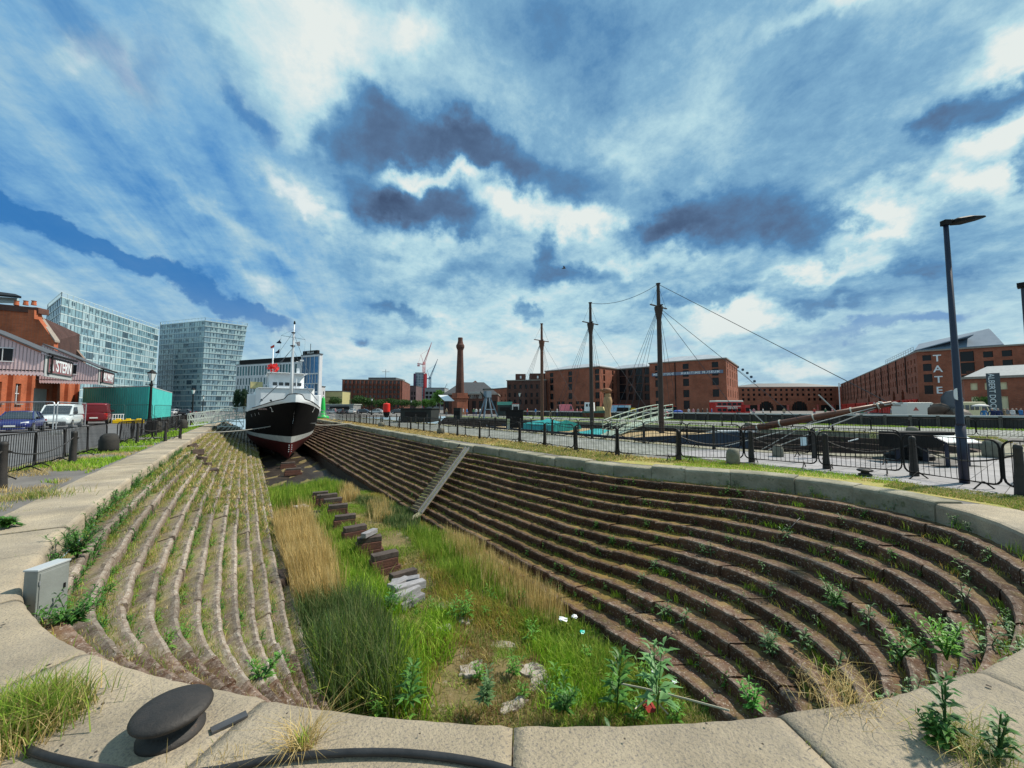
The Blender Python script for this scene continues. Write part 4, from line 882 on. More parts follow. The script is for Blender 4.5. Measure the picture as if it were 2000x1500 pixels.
# ------------------------------------------------------------------ keel blocks
kb = empty('keel_block', (0, 0, 0), 0, 'nearest upright stack of rusty brown keel timbers on the dock floor', 'keel block', 'timber keel blocks along the dock floor')
for i, (w_, d_, h_, z) in enumerate(((.74, .34, .19, .10), (.66, .30, .20, .295), (.64, .26, .14, .465))):
    b = MB(); r = random.Random(i); b.box((r.uniform(-.015, .015), r.uniform(-.01, .01), z), (w_, d_, h_ - .006), rz=r.uniform(-.03, .03)); b.obj('timber', M_rust if i < 2 else mat('dark_timber', (.10, .075, .065), (.045, .035, .03), 6, .9, .014, 12), kb, bevel=.012)
spots = [(750, 1114, 'nearest upright stack of rusty brown keel timbers on the dock floor'), (720, 1084, 'second upright keel block from the near end, with a loose timber on top'), (692, 1061, 'third keel block from the near end, wide and rusty red'), (673, 1036, 'fourth keel block from the near end'), (659, 1016, 'fifth keel block from the near end'), (649, 1001, 'sixth keel block, just nearer than the pale topped ones'), (641, 989, 'keel block with a pale timber top near the far group'), (634, 981, 'eighth keel block from the near end, behind the pale topped one'), (625, 973, 'last keel block before the green reeds')]
for i, (px, py, lab) in enumerate(spots):
    p = gp(px, py, ZF + .0); o = kb if i == 0 else dup(kb)
    o.location = (p.x, p.y, floor_z(p.x, p.y) - .02); o.rotation_euler = (0, 0, random.Random(i).uniform(-.14, .10)); o['label'] = lab
p = gp(720, 1084, ZF); b = MB(); b.box((0, 0, 0), (.52, .17, .13)); o = b.obj('timber', M_grey_timber, loc=(p.x + .0, p.y - .02, floor_z(p.x, p.y) + .61), rz=R(38), bevel=.012); tag(o, 'loose split timber lying askew on top of the second keel block', 'timber')
for i, (px, py, L, rz, z, tilt, lab) in enumerate(((790, 1140, .80, 8, .10, 0, 'dark wide timber under the fallen grey planks'), (788, 1112, .66, 12, .30, 4, 'dark upper timber at the back of the fallen pile'), (792, 1128, .60, -24, .38, -6, 'thin grey plank leaning across the fallen pile'), (780, 1134, .55, 30, .38, 3, 'slanting pale plank in the middle of the fallen pile'), (800, 1147, .68, 6, .30, 2, 'thick pale grey timber on the fallen pile'), (788, 1166, .74, 16, .22, -3, 'pale grey timber nearest the camera in the fallen pile'), (803, 1178, .6, 20, .08, 0, 'half buried pale timber at the foot of the fallen pile'))):
    p = gp(px, py, ZF + z); b = MB(); hh = .16 if i not in (2, 3) else .07; b.box((0, 0, 0), (L, .19, hh)); o = b.obj('timber', (M_grey_timber if i > 1 else mat('dark_timber', (.1, .07, .06))), loc=(p.x, p.y, floor_z(p.x, p.y) + z), bevel=.012)
    o.rotation_euler = (0, R(tilt), R(rz)); tag(o, lab, 'timber', 'fallen timbers at the near end of the keel blocks')
for px, py, lab in ((562, 912, 'keel block right under the stem of the ship'), (572, 925, 'keel block just in front of the stem of the ship')):
    p = gp(px, py, -3.0); o = dup(kb, (p.x, p.y, -3.1), 0, lab); o.scale = (1.5, 1.5, .9)
p = gp(588, 990, ZF); b = MB(); b.box((0, 0, 0), (.45, .5, .1)); tag(b.obj('concrete_block', M_conc, loc=(p.x, p.y, floor_z(p.x, p.y) + .1), bevel=.01, rz=.3), 'pale squared block beside the golden reeds', 'block')

# timber slide and steps in the right-hand wall
t = empty('timber_slide', (5.5, 14.2, -2.3), 0, 'pale timber slide running down the right-hand ledges to the dock floor', 'slide')
A = gp(913, 876, .04); B = gp(820, 1003, -2.15); C = gp(786, 1026, -2.38)
b = MB(); b.beam(A, B, .20, .06); b.beam(B, C, .20, .06); W(b, 'chute', mat('pale_plank', (.34, .31, .20), (.22, .19, .12), 5, .9, .01, 16), t)
b = MB()
dn = (B - A).normalized(); sd_ = dn.cross(Vector((0, 0, 1))).normalized()
for s_ in (-.10, .10): b.beam(A + sd_ * s_ + Vector((0, 0, .05)), B + sd_ * s_ + Vector((0, 0, .05)), .03, .06)
W(b, 'side_rail', M_grey_timber, t)
st = empty('dock_stair', (6, 14.6, -2.3), 0, 'steep narrow stone stair with a dark handrail beside the timber slide', 'stair')
for i in range(24):
    f = (i + .5) / 24; q = A.lerp(B, f) + sd_ * .40; b = MB(); b.box((q.x, q.y, q.z + .02), (.13, .42, .08), rz=math.atan2(dn.y, dn.x)); W(b, 'step', M_stepL, st)
b = MB(); A2, B2 = gp(898, 868, .02), gp(815, 978, -2.0); b.beam(A2, B2, .05, .05); W(b, 'handrail', M_black, st)
# broken stair on the left wall: dark tumbled blocks
brk = random.Random(4); BL = ['just beside the top of the left gangway ropes', 'below the turned barriers near the coping', 'second from the top of the dark tumbled row', 'third down the dark tumbled row', 'fourth down the dark tumbled row, by the slope', 'beside the green tuft halfway down the slope', 'second of the three at mid slope', 'third of the three at mid slope', 'lowest of the mid slope group by the reeds', 'at the foot of the wall beside the golden reeds', 'just above the foot beside the golden reeds']
for i, (px, py, z) in enumerate(((374, 872, -.25), (383, 884, -.4), (392, 896, -.6), (400, 908, -.8), (412, 921, -1.0), (452, 975, -1.75), (462, 985, -1.9), (470, 996, -2.05), (478, 1000, -2.15), (545, 1140, -2.2), (560, 1128, -2.2))):
    p = gp(px, py, z); b = MB(); b.box((0, 0, 0), (brk.uniform(.35, .5), brk.uniform(.35, .55), brk.uniform(.2, .3))); o = b.obj('fallen_block', mat('dark_block', (.10, .07, .055), (.05, .035, .03), 5, .95, .02, 10), loc=p, bevel=.03)
    o.rotation_euler = (brk.uniform(-.3, .3), brk.uniform(-.3, .3), brk.uniform(0, 1.5)); tag(o, 'dark stone on the left ledges, ' + BL[i], 'stone block', 'displaced blocks on the left ledges')

# ------------------------------------------------------------------ the ship
CX = 3.1
ship = empty('ship', (CX, 38, -2.6), 0, 'old pilot ship with black hull, white bulwarks and red bottom standing in the dry dock', 'ship')
M_hullblack = mat('hull_black', (.006, .006, .007), (.010, .009, .009), 2, .8, .004, 3, spec=.08)
M_red = mat('antifouling_red', (.11, .008, .007), (.06, .006, .006), 2, .6, .003, 8)
M_boot = mat('boot_top', (.60, .62, .60), (.45, .47, .46), 2, .6)
M_shipwhite = mat('ship_white', (.74, .77, .80), (.66, .69, .73), 1.2, .5, c3=(.52, .50, .46), c3thr=.70, c3scale=2)
def wl(z):
    zs = [-2.6, -2.2, -1.6, -1.15, -.6, .5, 2.2]; Bs = [1.1, 2.2, 2.75, 2.95, 3.05, 3.15, 3.25]; Es = [15, 14, 13.5, 13, 12.5, 12, 11.5]; Ys = [37.6, 37.35, 37.0, 36.7, 36.3, 35.4, 34.0]; Ps = [1.2, 1.1, 1.0, .9, .85, .76, .64]
    f = lambda a: float(np.interp(z, zs, a)); return f(Bs), f(Es), f(Ys), f(Ps)
def hw(y, z):
    B, E, Y0, P_ = wl(z); t = max(0, min(1, (y - Y0) / E)); return B * math.sin(math.pi / 2 * t) ** P_
def sheer(y): return 1.38 + .80 * max(0, (1 - (y - 34) / 11)) ** 1.6 if y < 45 else 1.38
def strip(zlo, zhi, n, name, m, thick=False):
    b = MB(); ts = [0, .006, .015, .028, .04, .06, .09, .14, .22, .32, .44, .58, .75, 1.0] + [1.3, 2, 2.8, 3.6]
    for side_ in (-1, 1):
        rings = []
        for t in ts:
            ring = []
            for j in range(n + 1):
                f = j / n; yy = 34 + 8 * t; z0 = zlo(yy); z1 = zhi(yy); z = z0 + (z1 - z0) * f; B, E, Y0, P_ = wl(z); y = Y0 + (E * t if t <= 1 else E + (t - 1) * 8)
                z0 = zlo(y); z1 = zhi(y); z = z0 + (z1 - z0) * f; B, E, Y0, P_ = wl(z); y = Y0 + (E * t if t <= 1 else E + (t - 1) * 8)
                ring.append((CX + side_ * (hw(y, z) + .002), y, z))
            rings.append(ring)
        b.loft(rings, closed=False, caps=False)
    o = W(b, name, m, ship, smooth=True); return o
boot_hi = lambda y: -.62 + .08 * max(0, min(1, (y - 37) / 8)); boot_lo = lambda y: -1.16 + .28 * max(0, min(1, (y - 37) / 8))
strip(lambda y: -2.6, boot_lo, 8, 'hull_bottom', M_red); strip(boot_lo, boot_hi, 3, 'boot_topping', M_boot)
strip(boot_hi, sheer, 8, 'hull', M_hullblack)
bw = lambda y: sheer(y) + (.62 if y < 34.35 else .62 - .34 * min(1, (y - 34.35) / .35) - .12 * min(1, max(0, (y - 35) / 4)))
strip(sheer, bw, 3, 'bulwark', M_shipwhite)
b = MB()
for sd2 in (-1, 1):
    pts = []
    for t in (0, .02, .05, .07, .09, .11, .14, .2, .3, .4, .5, .62, .8, 1):
        y = 33.9 + 7.0 * t; z = bw(y); y2 = max(y, wl(z)[2]); pts.append((CX + sd2 * hw(y2, z), y2, bw(y2) + .02))
    b.tube(pts, .035, 5)
W(b, 'rubbing_rope', M_black, ship)
b = MB(); deck = []
for t in np.linspace(0, 1, 12): y = 34.05 + 8 * t; deck.append((CX - hw(y, sheer(y)) + .02, y, sheer(y) - .05))
poly = deck + [(CX - 3.2, 74, 1.3), (CX + 3.2, 74, 1.3)] + [(2 * CX - q[0], q[1], q[2]) for q in deck[::-1]]
b.add(poly, [tuple(range(len(poly)))]); W(b, 'deck', mat('deck_green', (.12, .11, .09)), ship)
b = MB(); b.box((CX, 74.1, -.6), (6.3, .1, 4)); W(b, 'transom', M_hullblack, ship)
# deckhouse and bridge
def house(x0, x1, y0, y1, z0, z1, chamf=.5):
    b = MB(); b.prism([(x0 + chamf, y0), (x1 - chamf, y0), (x1, y0 + chamf * 1.2), (x1, y1), (x0, y1), (x0, y0 + chamf * 1.2)], z0, z1); return b
h1 = house(CX - 2.45, CX + 2.35, 41.8, 60, 1.3, 3.55, .35); o = W(h1, 'deckhouse', M_shipwhite, ship, bevel=.04)
h1 = house(CX - 3.1, CX + 3.1, 43.0, 66, 1.38, 3.0, .2); o = W(h1, 'deckhouse_side', M_shipwhite, ship, bevel=.04)
h2 = house(CX - 1.45, CX + 1.45, 42.2, 47, 3.55, 5.0, .35); o2 = W(h2, 'wheelhouse', M_shipwhite, ship, bevel=.03)
b = MB(); b.box((CX, 44.4, 5.02), (3.3, 5.0, .07)); W(b, 'wheelhouse_roof', M_shipwhite, ship, bevel=.02)
b = MB(); b.box((CX, 44, 3.57), (4.6, 4.6, .06)); W(b, 'bridge_deck', M_shipwhite, ship)
M_dkglass = mat('dark_glass', (.012, .016, .022), rough=.12, spec=.8)
for x in (-1.0, -.5, 0, .55, 1.02):
    b = MB(); b.box((CX + x, 42.19, 3.98), (.36, .03, .30)); f = W(b, 'window', M_dkglass, ship, bevel=.01)
for x, z in ((-2.0, 2.45), (-1.3, 2.4), (1.6, 2.4)):
    b = MB(); b.lathe([(.10, 0), (.10, .04)], 12); b.v = [(CX + x + v[0], 41.46 - v[2] + abs(x) * 0 + (.35 if abs(x) > 1.5 else 0), z + v[1]) for v in b.v]; W(b, 'porthole', M_dkglass, ship)
b = MB(); b.box((CX - 3.23, 46.5, 2.1), (.03, .7, 1.1)); W(b, 'door', mat('varnished_wood', (.35, .2, .08)), ship)
b = MB(); b.box((CX - 2.4, 44.6, 3.9), (1.0, 1.6, .6)); W(b, 'locker', mat('cream_paint', (.62, .52, .25)), ship, bevel=.03)
# masts
b = MB(); b.tube([(CX + .18, 40.2, 1.6), (CX + .2, 40.3, 5.2), (CX + .24, 40.5, 8.4), (CX + .3, 40.6, 9.6)], [.15, .13, .08, .04], 10); m_ = W(b, 'mast', M_shipwhite, ship, smooth=True)
b = MB(); b.lathe([(.09, 0), (.22, .05), (.22, .10), (.09, .14)], 12, (CX + .2, 40.35, 7.35)); b.lathe([(.08, 0), (.18, .05), (.18, .09), (.08, .12)], 12, (CX + .22, 40.4, 8.6)); b.lathe([(.05, 0), (.1, .05), (.05, .3)], 8, (CX + .3, 40.6, 9.5)); W(b, 'mast_platforms', M_black, ship)['kind'] = 'stuff'
b = MB(); b.tube([(CX - .75, 40.35, 8.3), (CX + 1.2, 40.4, 8.12)], .02, 5)
for e in ((CX - .75, 40.35, 8.3), (CX + 1.2, 40.4, 8.12)): b.tube([e, (CX + .25, 40.5, 9.0)], .008, 4); b.tube([e, (e[0], e[1] + .5, 5.2)], .006, 4)
W(b, 'yard', mat('rig_blue', (.10, .17, .22)), ship)
b = MB()
for e in ((CX - 1.4, 42.0, 4.9), (CX + 1.5, 42.0, 4.9), (CX - 1.2, 43, 5), (CX - 2.6, 44, 3.6), (CX + 2.6, 44, 3.6), (CX - .1, 34.3, 2.8)): b.tube([(CX + .2, 40.35, 7.2 if e[2] > 4 else 8.7), e], .018, 4)
b.tube([(CX - 2.2, 40, 2.2), (CX - .9, 39.5, 3.7)], .04, 5); b.tube([(CX + 1.2, 39.5, 3.8), (CX + 2.2, 39, 2.4)], .04, 5)
W(b, 'rigging', mat('wire_grey', (.22, .24, .27)), ship)
b = MB(); b.tube([(CX - 1.0, 47.5, 4.8), (CX - 1.0, 47.6, 8.0)], [.09, .05], 8); W(b, 'aft_mast', M_shipwhite, ship, smooth=True)
b = MB(); b.box((CX + .9, 42.5, 5.3), (.25, .25, .5)); b.tube([(CX + .55, 40.6, 6.0), (CX + .95, 40.6, 6.0)], .03, 4); b.box((CX + 1.0, 40.6, 6.15), (.3, .2, .14)); b.tube([(CX + .7, 41.6, 3.6), (CX + .7, 41.6, 4.5)], .05, 6); W(b, 'deck_fittings', M_shipwhite, ship)['kind'] = 'stuff'
def flag(name, pts3, m, label, parent=None):
    b = MB(); b.slab(pts3, (0, .02, 0)); c = Vector(pts3[0]); b.v = [(v[0] - c.x, v[1] - c.y, v[2] - c.z) for v in b.v]; o = b.obj(name, m, loc=c); tag(o, label, 'flag'); return o
def pxpoly(pts, d): return [tuple(at(x, y, d)) for x, y in pts]
M_navy = mat('navy_cloth', (.02, .018, .04)); M_redc = mat('red_flag_cloth', (.48, .05, .03)); M_wc = mat('white_cloth', (.7, .7, .7))
flag('flag', pxpoly([(548, 661), (546, 664), (539, 670), (549, 671), (550, 669), (547, 666)], 36), M_navy, 'dark pennant highest on the left signal line of the ship')
flag('flag', pxpoly([(536, 673), (528, 677), (529, 681), (536, 678)], 40), M_redc, 'small red and white flag at the head of the aft mast')
flag('flag', pxpoly([(546, 681), (541, 686), (537, 688), (539, 690), (546, 690)], 37), M_navy, 'dark pennant lower on the left signal line of the ship')
flag('flag', pxpoly([(586, 667), (576, 669), (580, 672), (580, 675), (586, 676)], 36), mat('flag_mix', (.5, .18, .14), (.65, .6, .6), 3), 'red and white flag on the right end of the ship yard')
b = MB(); r = random.Random(3); c = at(533, 719, 37)
for k in range(26):
    a = r.uniform(0, 6.28); q = Vector((r.uniform(-.42, .42), r.uniform(-.15, .15), r.uniform(-.38, .38)))
    if q.x ** 2 / .2 + q.z ** 2 / .17 > 1: continue
    b.box(q, (.25, .08, .22), M=Matrix.Rotation(a, 3, 'Y') @ Matrix.Rotation(r.uniform(-.5, .5), 3, 'X'))
o = b.obj('flag', mat('bright_red_cloth', (.75, .02, .015), (.55, .01, .01), 8, .7), loc=c); tag(o, 'large bunched bright red flag beside the ship wheelhouse', 'flag')
b = MB(); b.tube([(c.x, c.y, c.z - 1.2), (c.x, c.y, c.z + .2)], .03, 5); W(b, 'flag_staff', M_shipwhite, ship)
# marks on the hull
def hull_text(body, px, py, size, m, side_=-1):
    # lay the lettering flat on the flare where the ray meets the hull
    r, f = ray(px, py); best = None
    for t in np.linspace(28, 52, 2400):
        q = Vector((0, 0, CAMZ)) + r * t / math.hypot(r.x, r.y)
        if q.z > sheer(q.y) or q.y < 34: continue
        if abs(q.x - CX) <= hw(q.y, q.z): best = q; break
    if best is None: return
    y, z = best.y, best.z; s2 = -1 if best.x < CX else 1
    g = lambda y_, z_: Vector((CX + s2 * hw(y_, z_), y_, z_))
    ry = (g(y + .1, z) - g(y - .1, z)).normalized(); rz_ = (g(y, z + .1) - g(y, z - .1)).normalized()
    right = -ry if s2 < 0 else ry
    n = right.cross(rz_).normalized(); up = n.cross(right)
    put_text(body, size, m, ship, g(y, z) + n * .02 - ship.location, right, up, depth=.004)
hull_text('2', 531, 800, .62, M_white); hull_text('2', 612, 801, .62, M_white); hull_text('EDMUND GARDNER', 513, 799, .20, mat('name_pink', (.5, .34, .32)), -1)
for px, py in ((492, 812), (499, 810), (506, 808)): hull_text('I', px, py, .36, M_white)
for px, py in ((506, 838), (518, 836), (497, 840)): hull_text('I', px, py, .16, M_white)
b = MB(); 
for i in range(4): b.box((CX - .10, 36.72 + i * .08, -1.35 - i * .18), (.06, .02, .07)); b.box((CX + .10, 36.72 + i * .08, -1.35 - i * .18), (.06, .02, .07))
W(b, 'draught_marks', M_white, ship)
b = MB(); b.lathe([(.18, 0), (.26, .06), (.18, .12)], 12, (CX + 1.55, 36.0, .35)); W(b, 'hawse_pipe', mat('hawse', (.05, .05, .05)), ship)
def rope(a, c, sag, r, m, label, n=10):
    a, c = Vector(a), Vector(c); b = MB(); b.tube([tuple(a.lerp(c, i / n) - Vector((0, 0, sag * 4 * (i / n) * (1 - i / n))) - a) for i in range(n + 1)], r, 6); return tag(b.obj('mooring_rope', m, loc=a), label, 'rope')
M_rope = mat('rope', (.30, .29, .26), rough=.9)
rope((CX - 1.5, 36.2, .25), (-3.2, 33.0, .1), .15, .035, M_rope, 'mooring rope from the ship bow to the left quay'); rope((CX + 1.7, 36.2, .3), (9.4, 44, .1), .1, .035, M_rope, 'mooring rope from the ship bow to the right quay')
# gangways
M_pale = mat('pale_lattice', (.52, .56, .50), rough=.6)
def lattice(name, A, B, w_, h_, nb, label, m=M_pale):
    A, B = Vector(A), Vector(B); t = empty(name, A, 0, label, 'gangway'); d = (B - A); sdv = Vector((d.y, -d.x, 0)).normalized() * w_ / 2; U = Vector((0, 0, h_)); b = MB(); b2 = MB()
    for s_ in (-1, 1):
        for z in (0, .5, 1): b.beam(A + sdv * s_ + U * z, B + sdv * s_ + U * z, .05, .05)
        for i in range(nb + 1):
            p = A + d * i / nb + sdv * s_; b2.beam(p, p + U, .04, .04)
            if i < nb: q = A + d * (i + 1) / nb + sdv * s_; (b2.beam(p, q + U, .035, .035) if i % 2 else b2.beam(p + U, q, .035, .035))
    f = MB(); f.beam(A, B, w_, .05); W(b, 'rail', m, t); W(b2, 'lattice', m, t); W(f, 'walkway', m, t); return t
lattice('gangway', (-4.3, 45.5, .05), (-.2, 46.5, .7), 1.0, 1.15, 8, 'white lattice gangway from the left quay to the ship side')
lattice('gangway', (-4.6, 49.5, .0), (-.2, 49.5, -.3), 1.0, 1.1, 7, 'second pale lattice gangway behind the first on the left of the ship')
lattice('gangway', (6.5, 50, .9), (9.6, 50, .0), .9, .8, 5, 'small grey lattice gangway on the right of the ship', mat('grey_lattice', (.25, .27, .28)))
# ------------------------------------------------------------------ buildings
M_brick = brick_mat('brick_red', (.36, .088, .042), (.25, .058, .030), (.24, .14, .10))
M_brickd = brick_mat('brick_dark', (.13, .052, .036), (.085, .036, .028), (.10, .06, .05))
M_bricko = brick_mat('brick_orange', (.52, .12, .04), (.38, .085, .032), (.30, .14, .09))
M_stonetrim = mat('stone_trim', (.30, .26, .22), (.22, .19, .17), 3, .8)
M_slate = mat('slate_roof', (.09, .09, .095), (.06, .06, .065), 2, .6, .01, 8)
M_leadroof = mat('metal_roof', (.40, .42, .44), (.30, .32, .35), .6, .45)
M_pane = mat('window_pane', (.007, .008, .011), rough=.25, spec=.3, rand=.35)
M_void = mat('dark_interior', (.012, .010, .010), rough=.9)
def facade(mb, A, B, z0, z1, holes, rev=.25):
    """one wall with real openings; returns frames of the openings for the panes"""
    A, B = Vector((A[0], A[1], 0)), Vector((B[0], B[1], 0)); L = (B - A).length; d = (B - A) / L; n = Vector((d.y, -d.x, 0))
    us = sorted({0, L} | {round(h[0], 3) for h in holes} | {round(h[1], 3) for h in holes}); zs = sorted({z0, z1} | {round(h[2], 3) for h in holes} | {round(h[3], 3) for h in holes})
    us = [u for u in us if 0 <= u <= L]; zs = [z for z in zs if z0 <= z <= z1]
    hs = [tuple(round(x, 3) for x in h[:4]) for h in holes]
    P = lambda u, z, r=0: (A.x + d.x * u - n.x * r, A.y + d.y * u - n.y * r, z)
    for i in range(len(us) - 1):
        um = (us[i] + us[i + 1]) / 2; run = None
        for j in range(len(zs) - 1):
            zm = (zs[j] + zs[j + 1]) / 2
            if any(h[0] < um < h[1] and h[2] < zm < h[3] for h in hs): 
                if run is not None: mb.add([P(us[i], run), P(us[i + 1], run), P(us[i + 1], zs[j]), P(us[i], zs[j])], [(0, 1, 2, 3)]); run = None
            elif run is None: run = zs[j]
        if run is not None: mb.add([P(us[i], run), P(us[i + 1], run), P(us[i + 1], z1), P(us[i], z1)], [(0, 1, 2, 3)])
    for (a, b, c, e) in hs:
        mb.add([P(a, c), P(b, c), P(b, e), P(a, e), P(a, c, rev), P(b, c, rev), P(b, e, rev), P(a, e, rev)], [(0, 1, 5, 4), (1, 2, 6, 5), (2, 3, 7, 6), (3, 0, 4, 7)])
    return [(P(a, c, rev), P(b, c, rev), P(b, e, rev), P(a, e, rev)) for (a, b, c, e) in hs], d, n, L
def add_pane(name, q, m, parent, n, bars=0, barm=None, th=.04):
    mb = MB(); q = [Vector(v) for v in q]; off = Vector(n) * -th; mb.slab(q, off); o = W(mb, name, m, parent, fix=True)
    if bars:
        f = MB(); a, b_, c, d_ = q; t = .07
        for k in range(1, bars + 1): p0 = a.lerp(b_, k / (bars + 1)); p1 = d_.lerp(c, k / (bars + 1)); f.beam(p0 + Vector(n) * .03, p1 + Vector(n) * .03, t, t)
        p0 = a.lerp(d_, .5); p1 = b_.lerp(c, .5); f.beam(p0 + Vector(n) * .03, p1 + Vector(n) * .03, t, t)
        f.v = [(v[0] - parent.location.x, v[1] - parent.location.y, v[2] - parent.location.z) for v in f.v]; f.obj('glazing_bar', barm, o)
    return o
def grid(L, n, w, rows, u0=0, u1=None, jitter=0):
    u1 = L if u1 is None else u1; out = []
    for i in range(n):
        c = u0 + (u1 - u0) * (i + .5) / n
        for (a, b) in rows: out.append((c - w / 2, c + w / 2, a, b))
    return out
def wallpoly(mb, P, z0, z1, skip=()):
    for i in range(len(P)):
        if i in skip: continue
        a, b = P[i], P[(i + 1) % len(P)]; mb.add([(a[0], a[1], z0), (b[0], b[1], z0), (b[0], b[1], z1), (a[0], a[1], z1)], [(0, 1, 2, 3)])
def flatroof(P, z, over, th, name, m, parent):
    c = sum((Vector(p) for p in P), Vector((0, 0))) / len(P); Q = [tuple(c + (Vector(p) - c) * (1 + over / max(1, (Vector(p) - c).length))) for p in P]
    mb = MB(); mb.prism(Q, z, z + th); return W(mb, name, m, parent)
def xy(v): return Vector((v[0], v[1]))
def block(name, label, P, z1, fac, wm, pane_m=None, roof=None, z0=0.0, rev=.25, cat='building', bars=0, barm=None, roofm=None, cornice=True, group=None):
    """P footprint counter-clockwise; fac {edge index: list of holes}"""
    t = empty(name, (P[0][0], P[0][1], 0), 0, label, cat, group); mb = MB(); frames = []
    for i in range(len(P)):
        a, b = P[i], P[(i + 1) % len(P)]
        fr, d, n, L = facade(mb, a, b, z0, z1, fac.get(i, []), rev); frames += [(q, n, h) for q, h in zip(fr, fac.get(i, []))]
    W(mb, 'wall', wm, t, fix=False)
    for q, n, h in frames: add_pane(h[5] if len(h) > 5 else 'window', q, h[4] if len(h) > 4 and h[4] else (pane_m or M_pane), t, n, bars, barm)
    flatroof(P, z1 + .002, .35, .35, 'cornice', M_stonetrim if cornice else (roofm or M_slate), t)
    c = sum((Vector(p) for p in P), Vector((0, 0))) / len(P)
    if roof:
        r = MB(); n_ = len(P); r.v += [(p[0], p[1], z1 + .352) for p in P] + [(c.x + (p[0] - c.x) * .45, c.y + (p[1] - c.y) * .45, z1 + .352 + roof) for p in P]
        for i in range(n_): r.f.append((i, (i + 1) % n_, n_ + (i + 1) % n_, n_ + i)); r.mi.append(0)
        r.f.append(tuple(range(n_, 2 * n_))); r.mi.append(0); W(r, 'roof', roofm or M_slate, t)
    return t
def quadfoot(A, B, depth):               # rectangle behind the front edge A->B (outside normal towards the camera)
    A, B = xy(A), xy(B); d = (B - A).normalized(); n = Vector((d.y, -d.x))
    if n.dot(-A) < 0: n = -n
    P = [A, B, B - n * depth, A - n * depth]
    ar = sum(P[i].x * P[(i + 1) % 4].y - P[(i + 1) % 4].x * P[i].y for i in range(4))
    return P if ar > 0 else [B, A, A - n * depth, B - n * depth]
# --- warehouses
A, B = gd(1270, 123), gd(1421, 110); P = quadfoot(A, B, 26); Lw = (P[1] - P[0]).length
rows4 = [(1.4, 4.0), (5.0, 7.2), (8.4, 10.6), (11.2, 13.2), (13.6, 15.2)]
h = [(u - .85, u + .85, a, b) for u in (2.6, Lw * .5, Lw * .87) for a, b in rows4]
w3 = block('warehouse', 'nearest brick warehouse with a pale museum name band, right of the tall foremast', P, 15.9, {0: h, 1: grid(26, 5, 1.2, rows4)}, M_brick, roof=2.2, roofm=M_leadroof)
d = (P[1] - P[0]).normalized(); n = Vector((d.y, -d.x)); 
b = MB(); a_ = P[0] + d * .8 + n * .12; c_ = P[0] + d * (Lw * .965) + n * .12; b.beam((a_.x, a_.y, 12.3), (c_.x, c_.y, 12.3), .12, .95); W(b, 'name_band', mat('band_blue', (.16, .19, .27)), w3)
put_text('MERSEYSIDE', .95, M_white, w3, Vector((P[0].x, P[0].y, 0)) + Vector((d.x, d.y, 0)) * Lw * .2 + Vector((n.x, n.y, 0)) * .2 + Vector((0, 0, 12.3)) - w3.location, (d.x, d.y, 0), (0, 0, 1), spacing=1.25, depth=.02, bold=.02)
put_text('MARITIME MUSEUM', .95, M_white, w3, Vector((P[0].x, P[0].y, 0)) + Vector((d.x, d.y, 0)) * Lw * .68 + Vector((n.x, n.y, 0)) * .2 + Vector((0, 0, 12.3)) - w3.location, (d.x, d.y, 0), (0, 0, 1), spacing=1.35, depth=.02, bold=.02)
b = MB()
for f in (.36,): q = P[0] + d * Lw * f + n * .12; b.tube([(q.x, q.y, .3), (q.x, q.y, 15.8)], .14, 6)
q = P[1] - (P[2] - P[1]).normalized() * -.0 + n * .1; W(b, 'downpipe', M_black, w3)
A, B = gd(1065, 149), gd(1172, 132); P = quadfoot(A, B, 24); L2 = (P[1] - P[0]).length
h = [(u - .85, u + .85, a, b) for u in (3.2, L2 * .49, L2 * .96) for a, b in rows4] + [(L2 * f - .8, L2 * f + .8, a, b) for f in (.27, .35, .62, .7) for a, b in ((1.2, 2.4), (3.1, 4.2))]
block('warehouse', 'long plain brick warehouse left of the recessed range, behind the pink van', P, 15.9, {0: h, 1: grid(24, 4, 1.2, rows4)}, M_brick, roof=2.0, roofm=M_leadroof)
A, B = gd(1186, 143), gd(1272, 131); P = quadfoot(A, B, 14); L3 = (P[1] - P[0]).length
h = []
for i, f in enumerate((.06, .20, .38, .56, .75, .92)):
    wd = .8 if i not in (2, 4) else 1.3
    for k in range(4): a = 4.6 + k * 2.9; h.append((L3 * f - wd, L3 * f + wd, a, a + (2.1 if i not in (2, 4) else 2.7)))
block('warehouse', 'recessed brick range with tall loading bays between two warehouse wings', P, 15.7, {0: h}, M_brickd, roof=1.6, roofm=M_leadroof)
# ruined looking stepped block at left of the warehouses
A, B = gd(990, 150), gd(1066, 146); P = quadfoot(A, B, 20); L4 = (P[1] - P[0]).length
rr = block('old_warehouse', 'lower stepped brick warehouse with small windows at the left end of the row', P, 12.3, {0: grid(L4, 7, .9, [(3.2, 5.0), (6.0, 7.6), (9.2, 10.8)])}, M_brickd)
for x0, x1, z in ((1007, 1027, 15.2), (1035, 1066, 15.4)):
    a, b_ = gd(x0, 151), gd(x1, 151); q = quadfoot(a, b_, 6); m_ = MB(); wallpoly(m_, q, 12.6, z); m_.add([(p.x, p.y, z) for p in q], [(0, 1, 2, 3)]); W(m_, 'tower', M_brickd, rr); dd = (q[1] - q[0]).normalized(); nn = Vector((dd.y, -dd.x)); c = q[0].lerp(q[1], .5) + nn * .05
    m_ = MB(); m_.box((c.x, c.y, 13.9), (.6, .06, 1.0), rz=math.atan2(dd.y, dd.x)); W(m_, 'slit_window', mat('bright_slit', (.6, .65, .68)), rr)
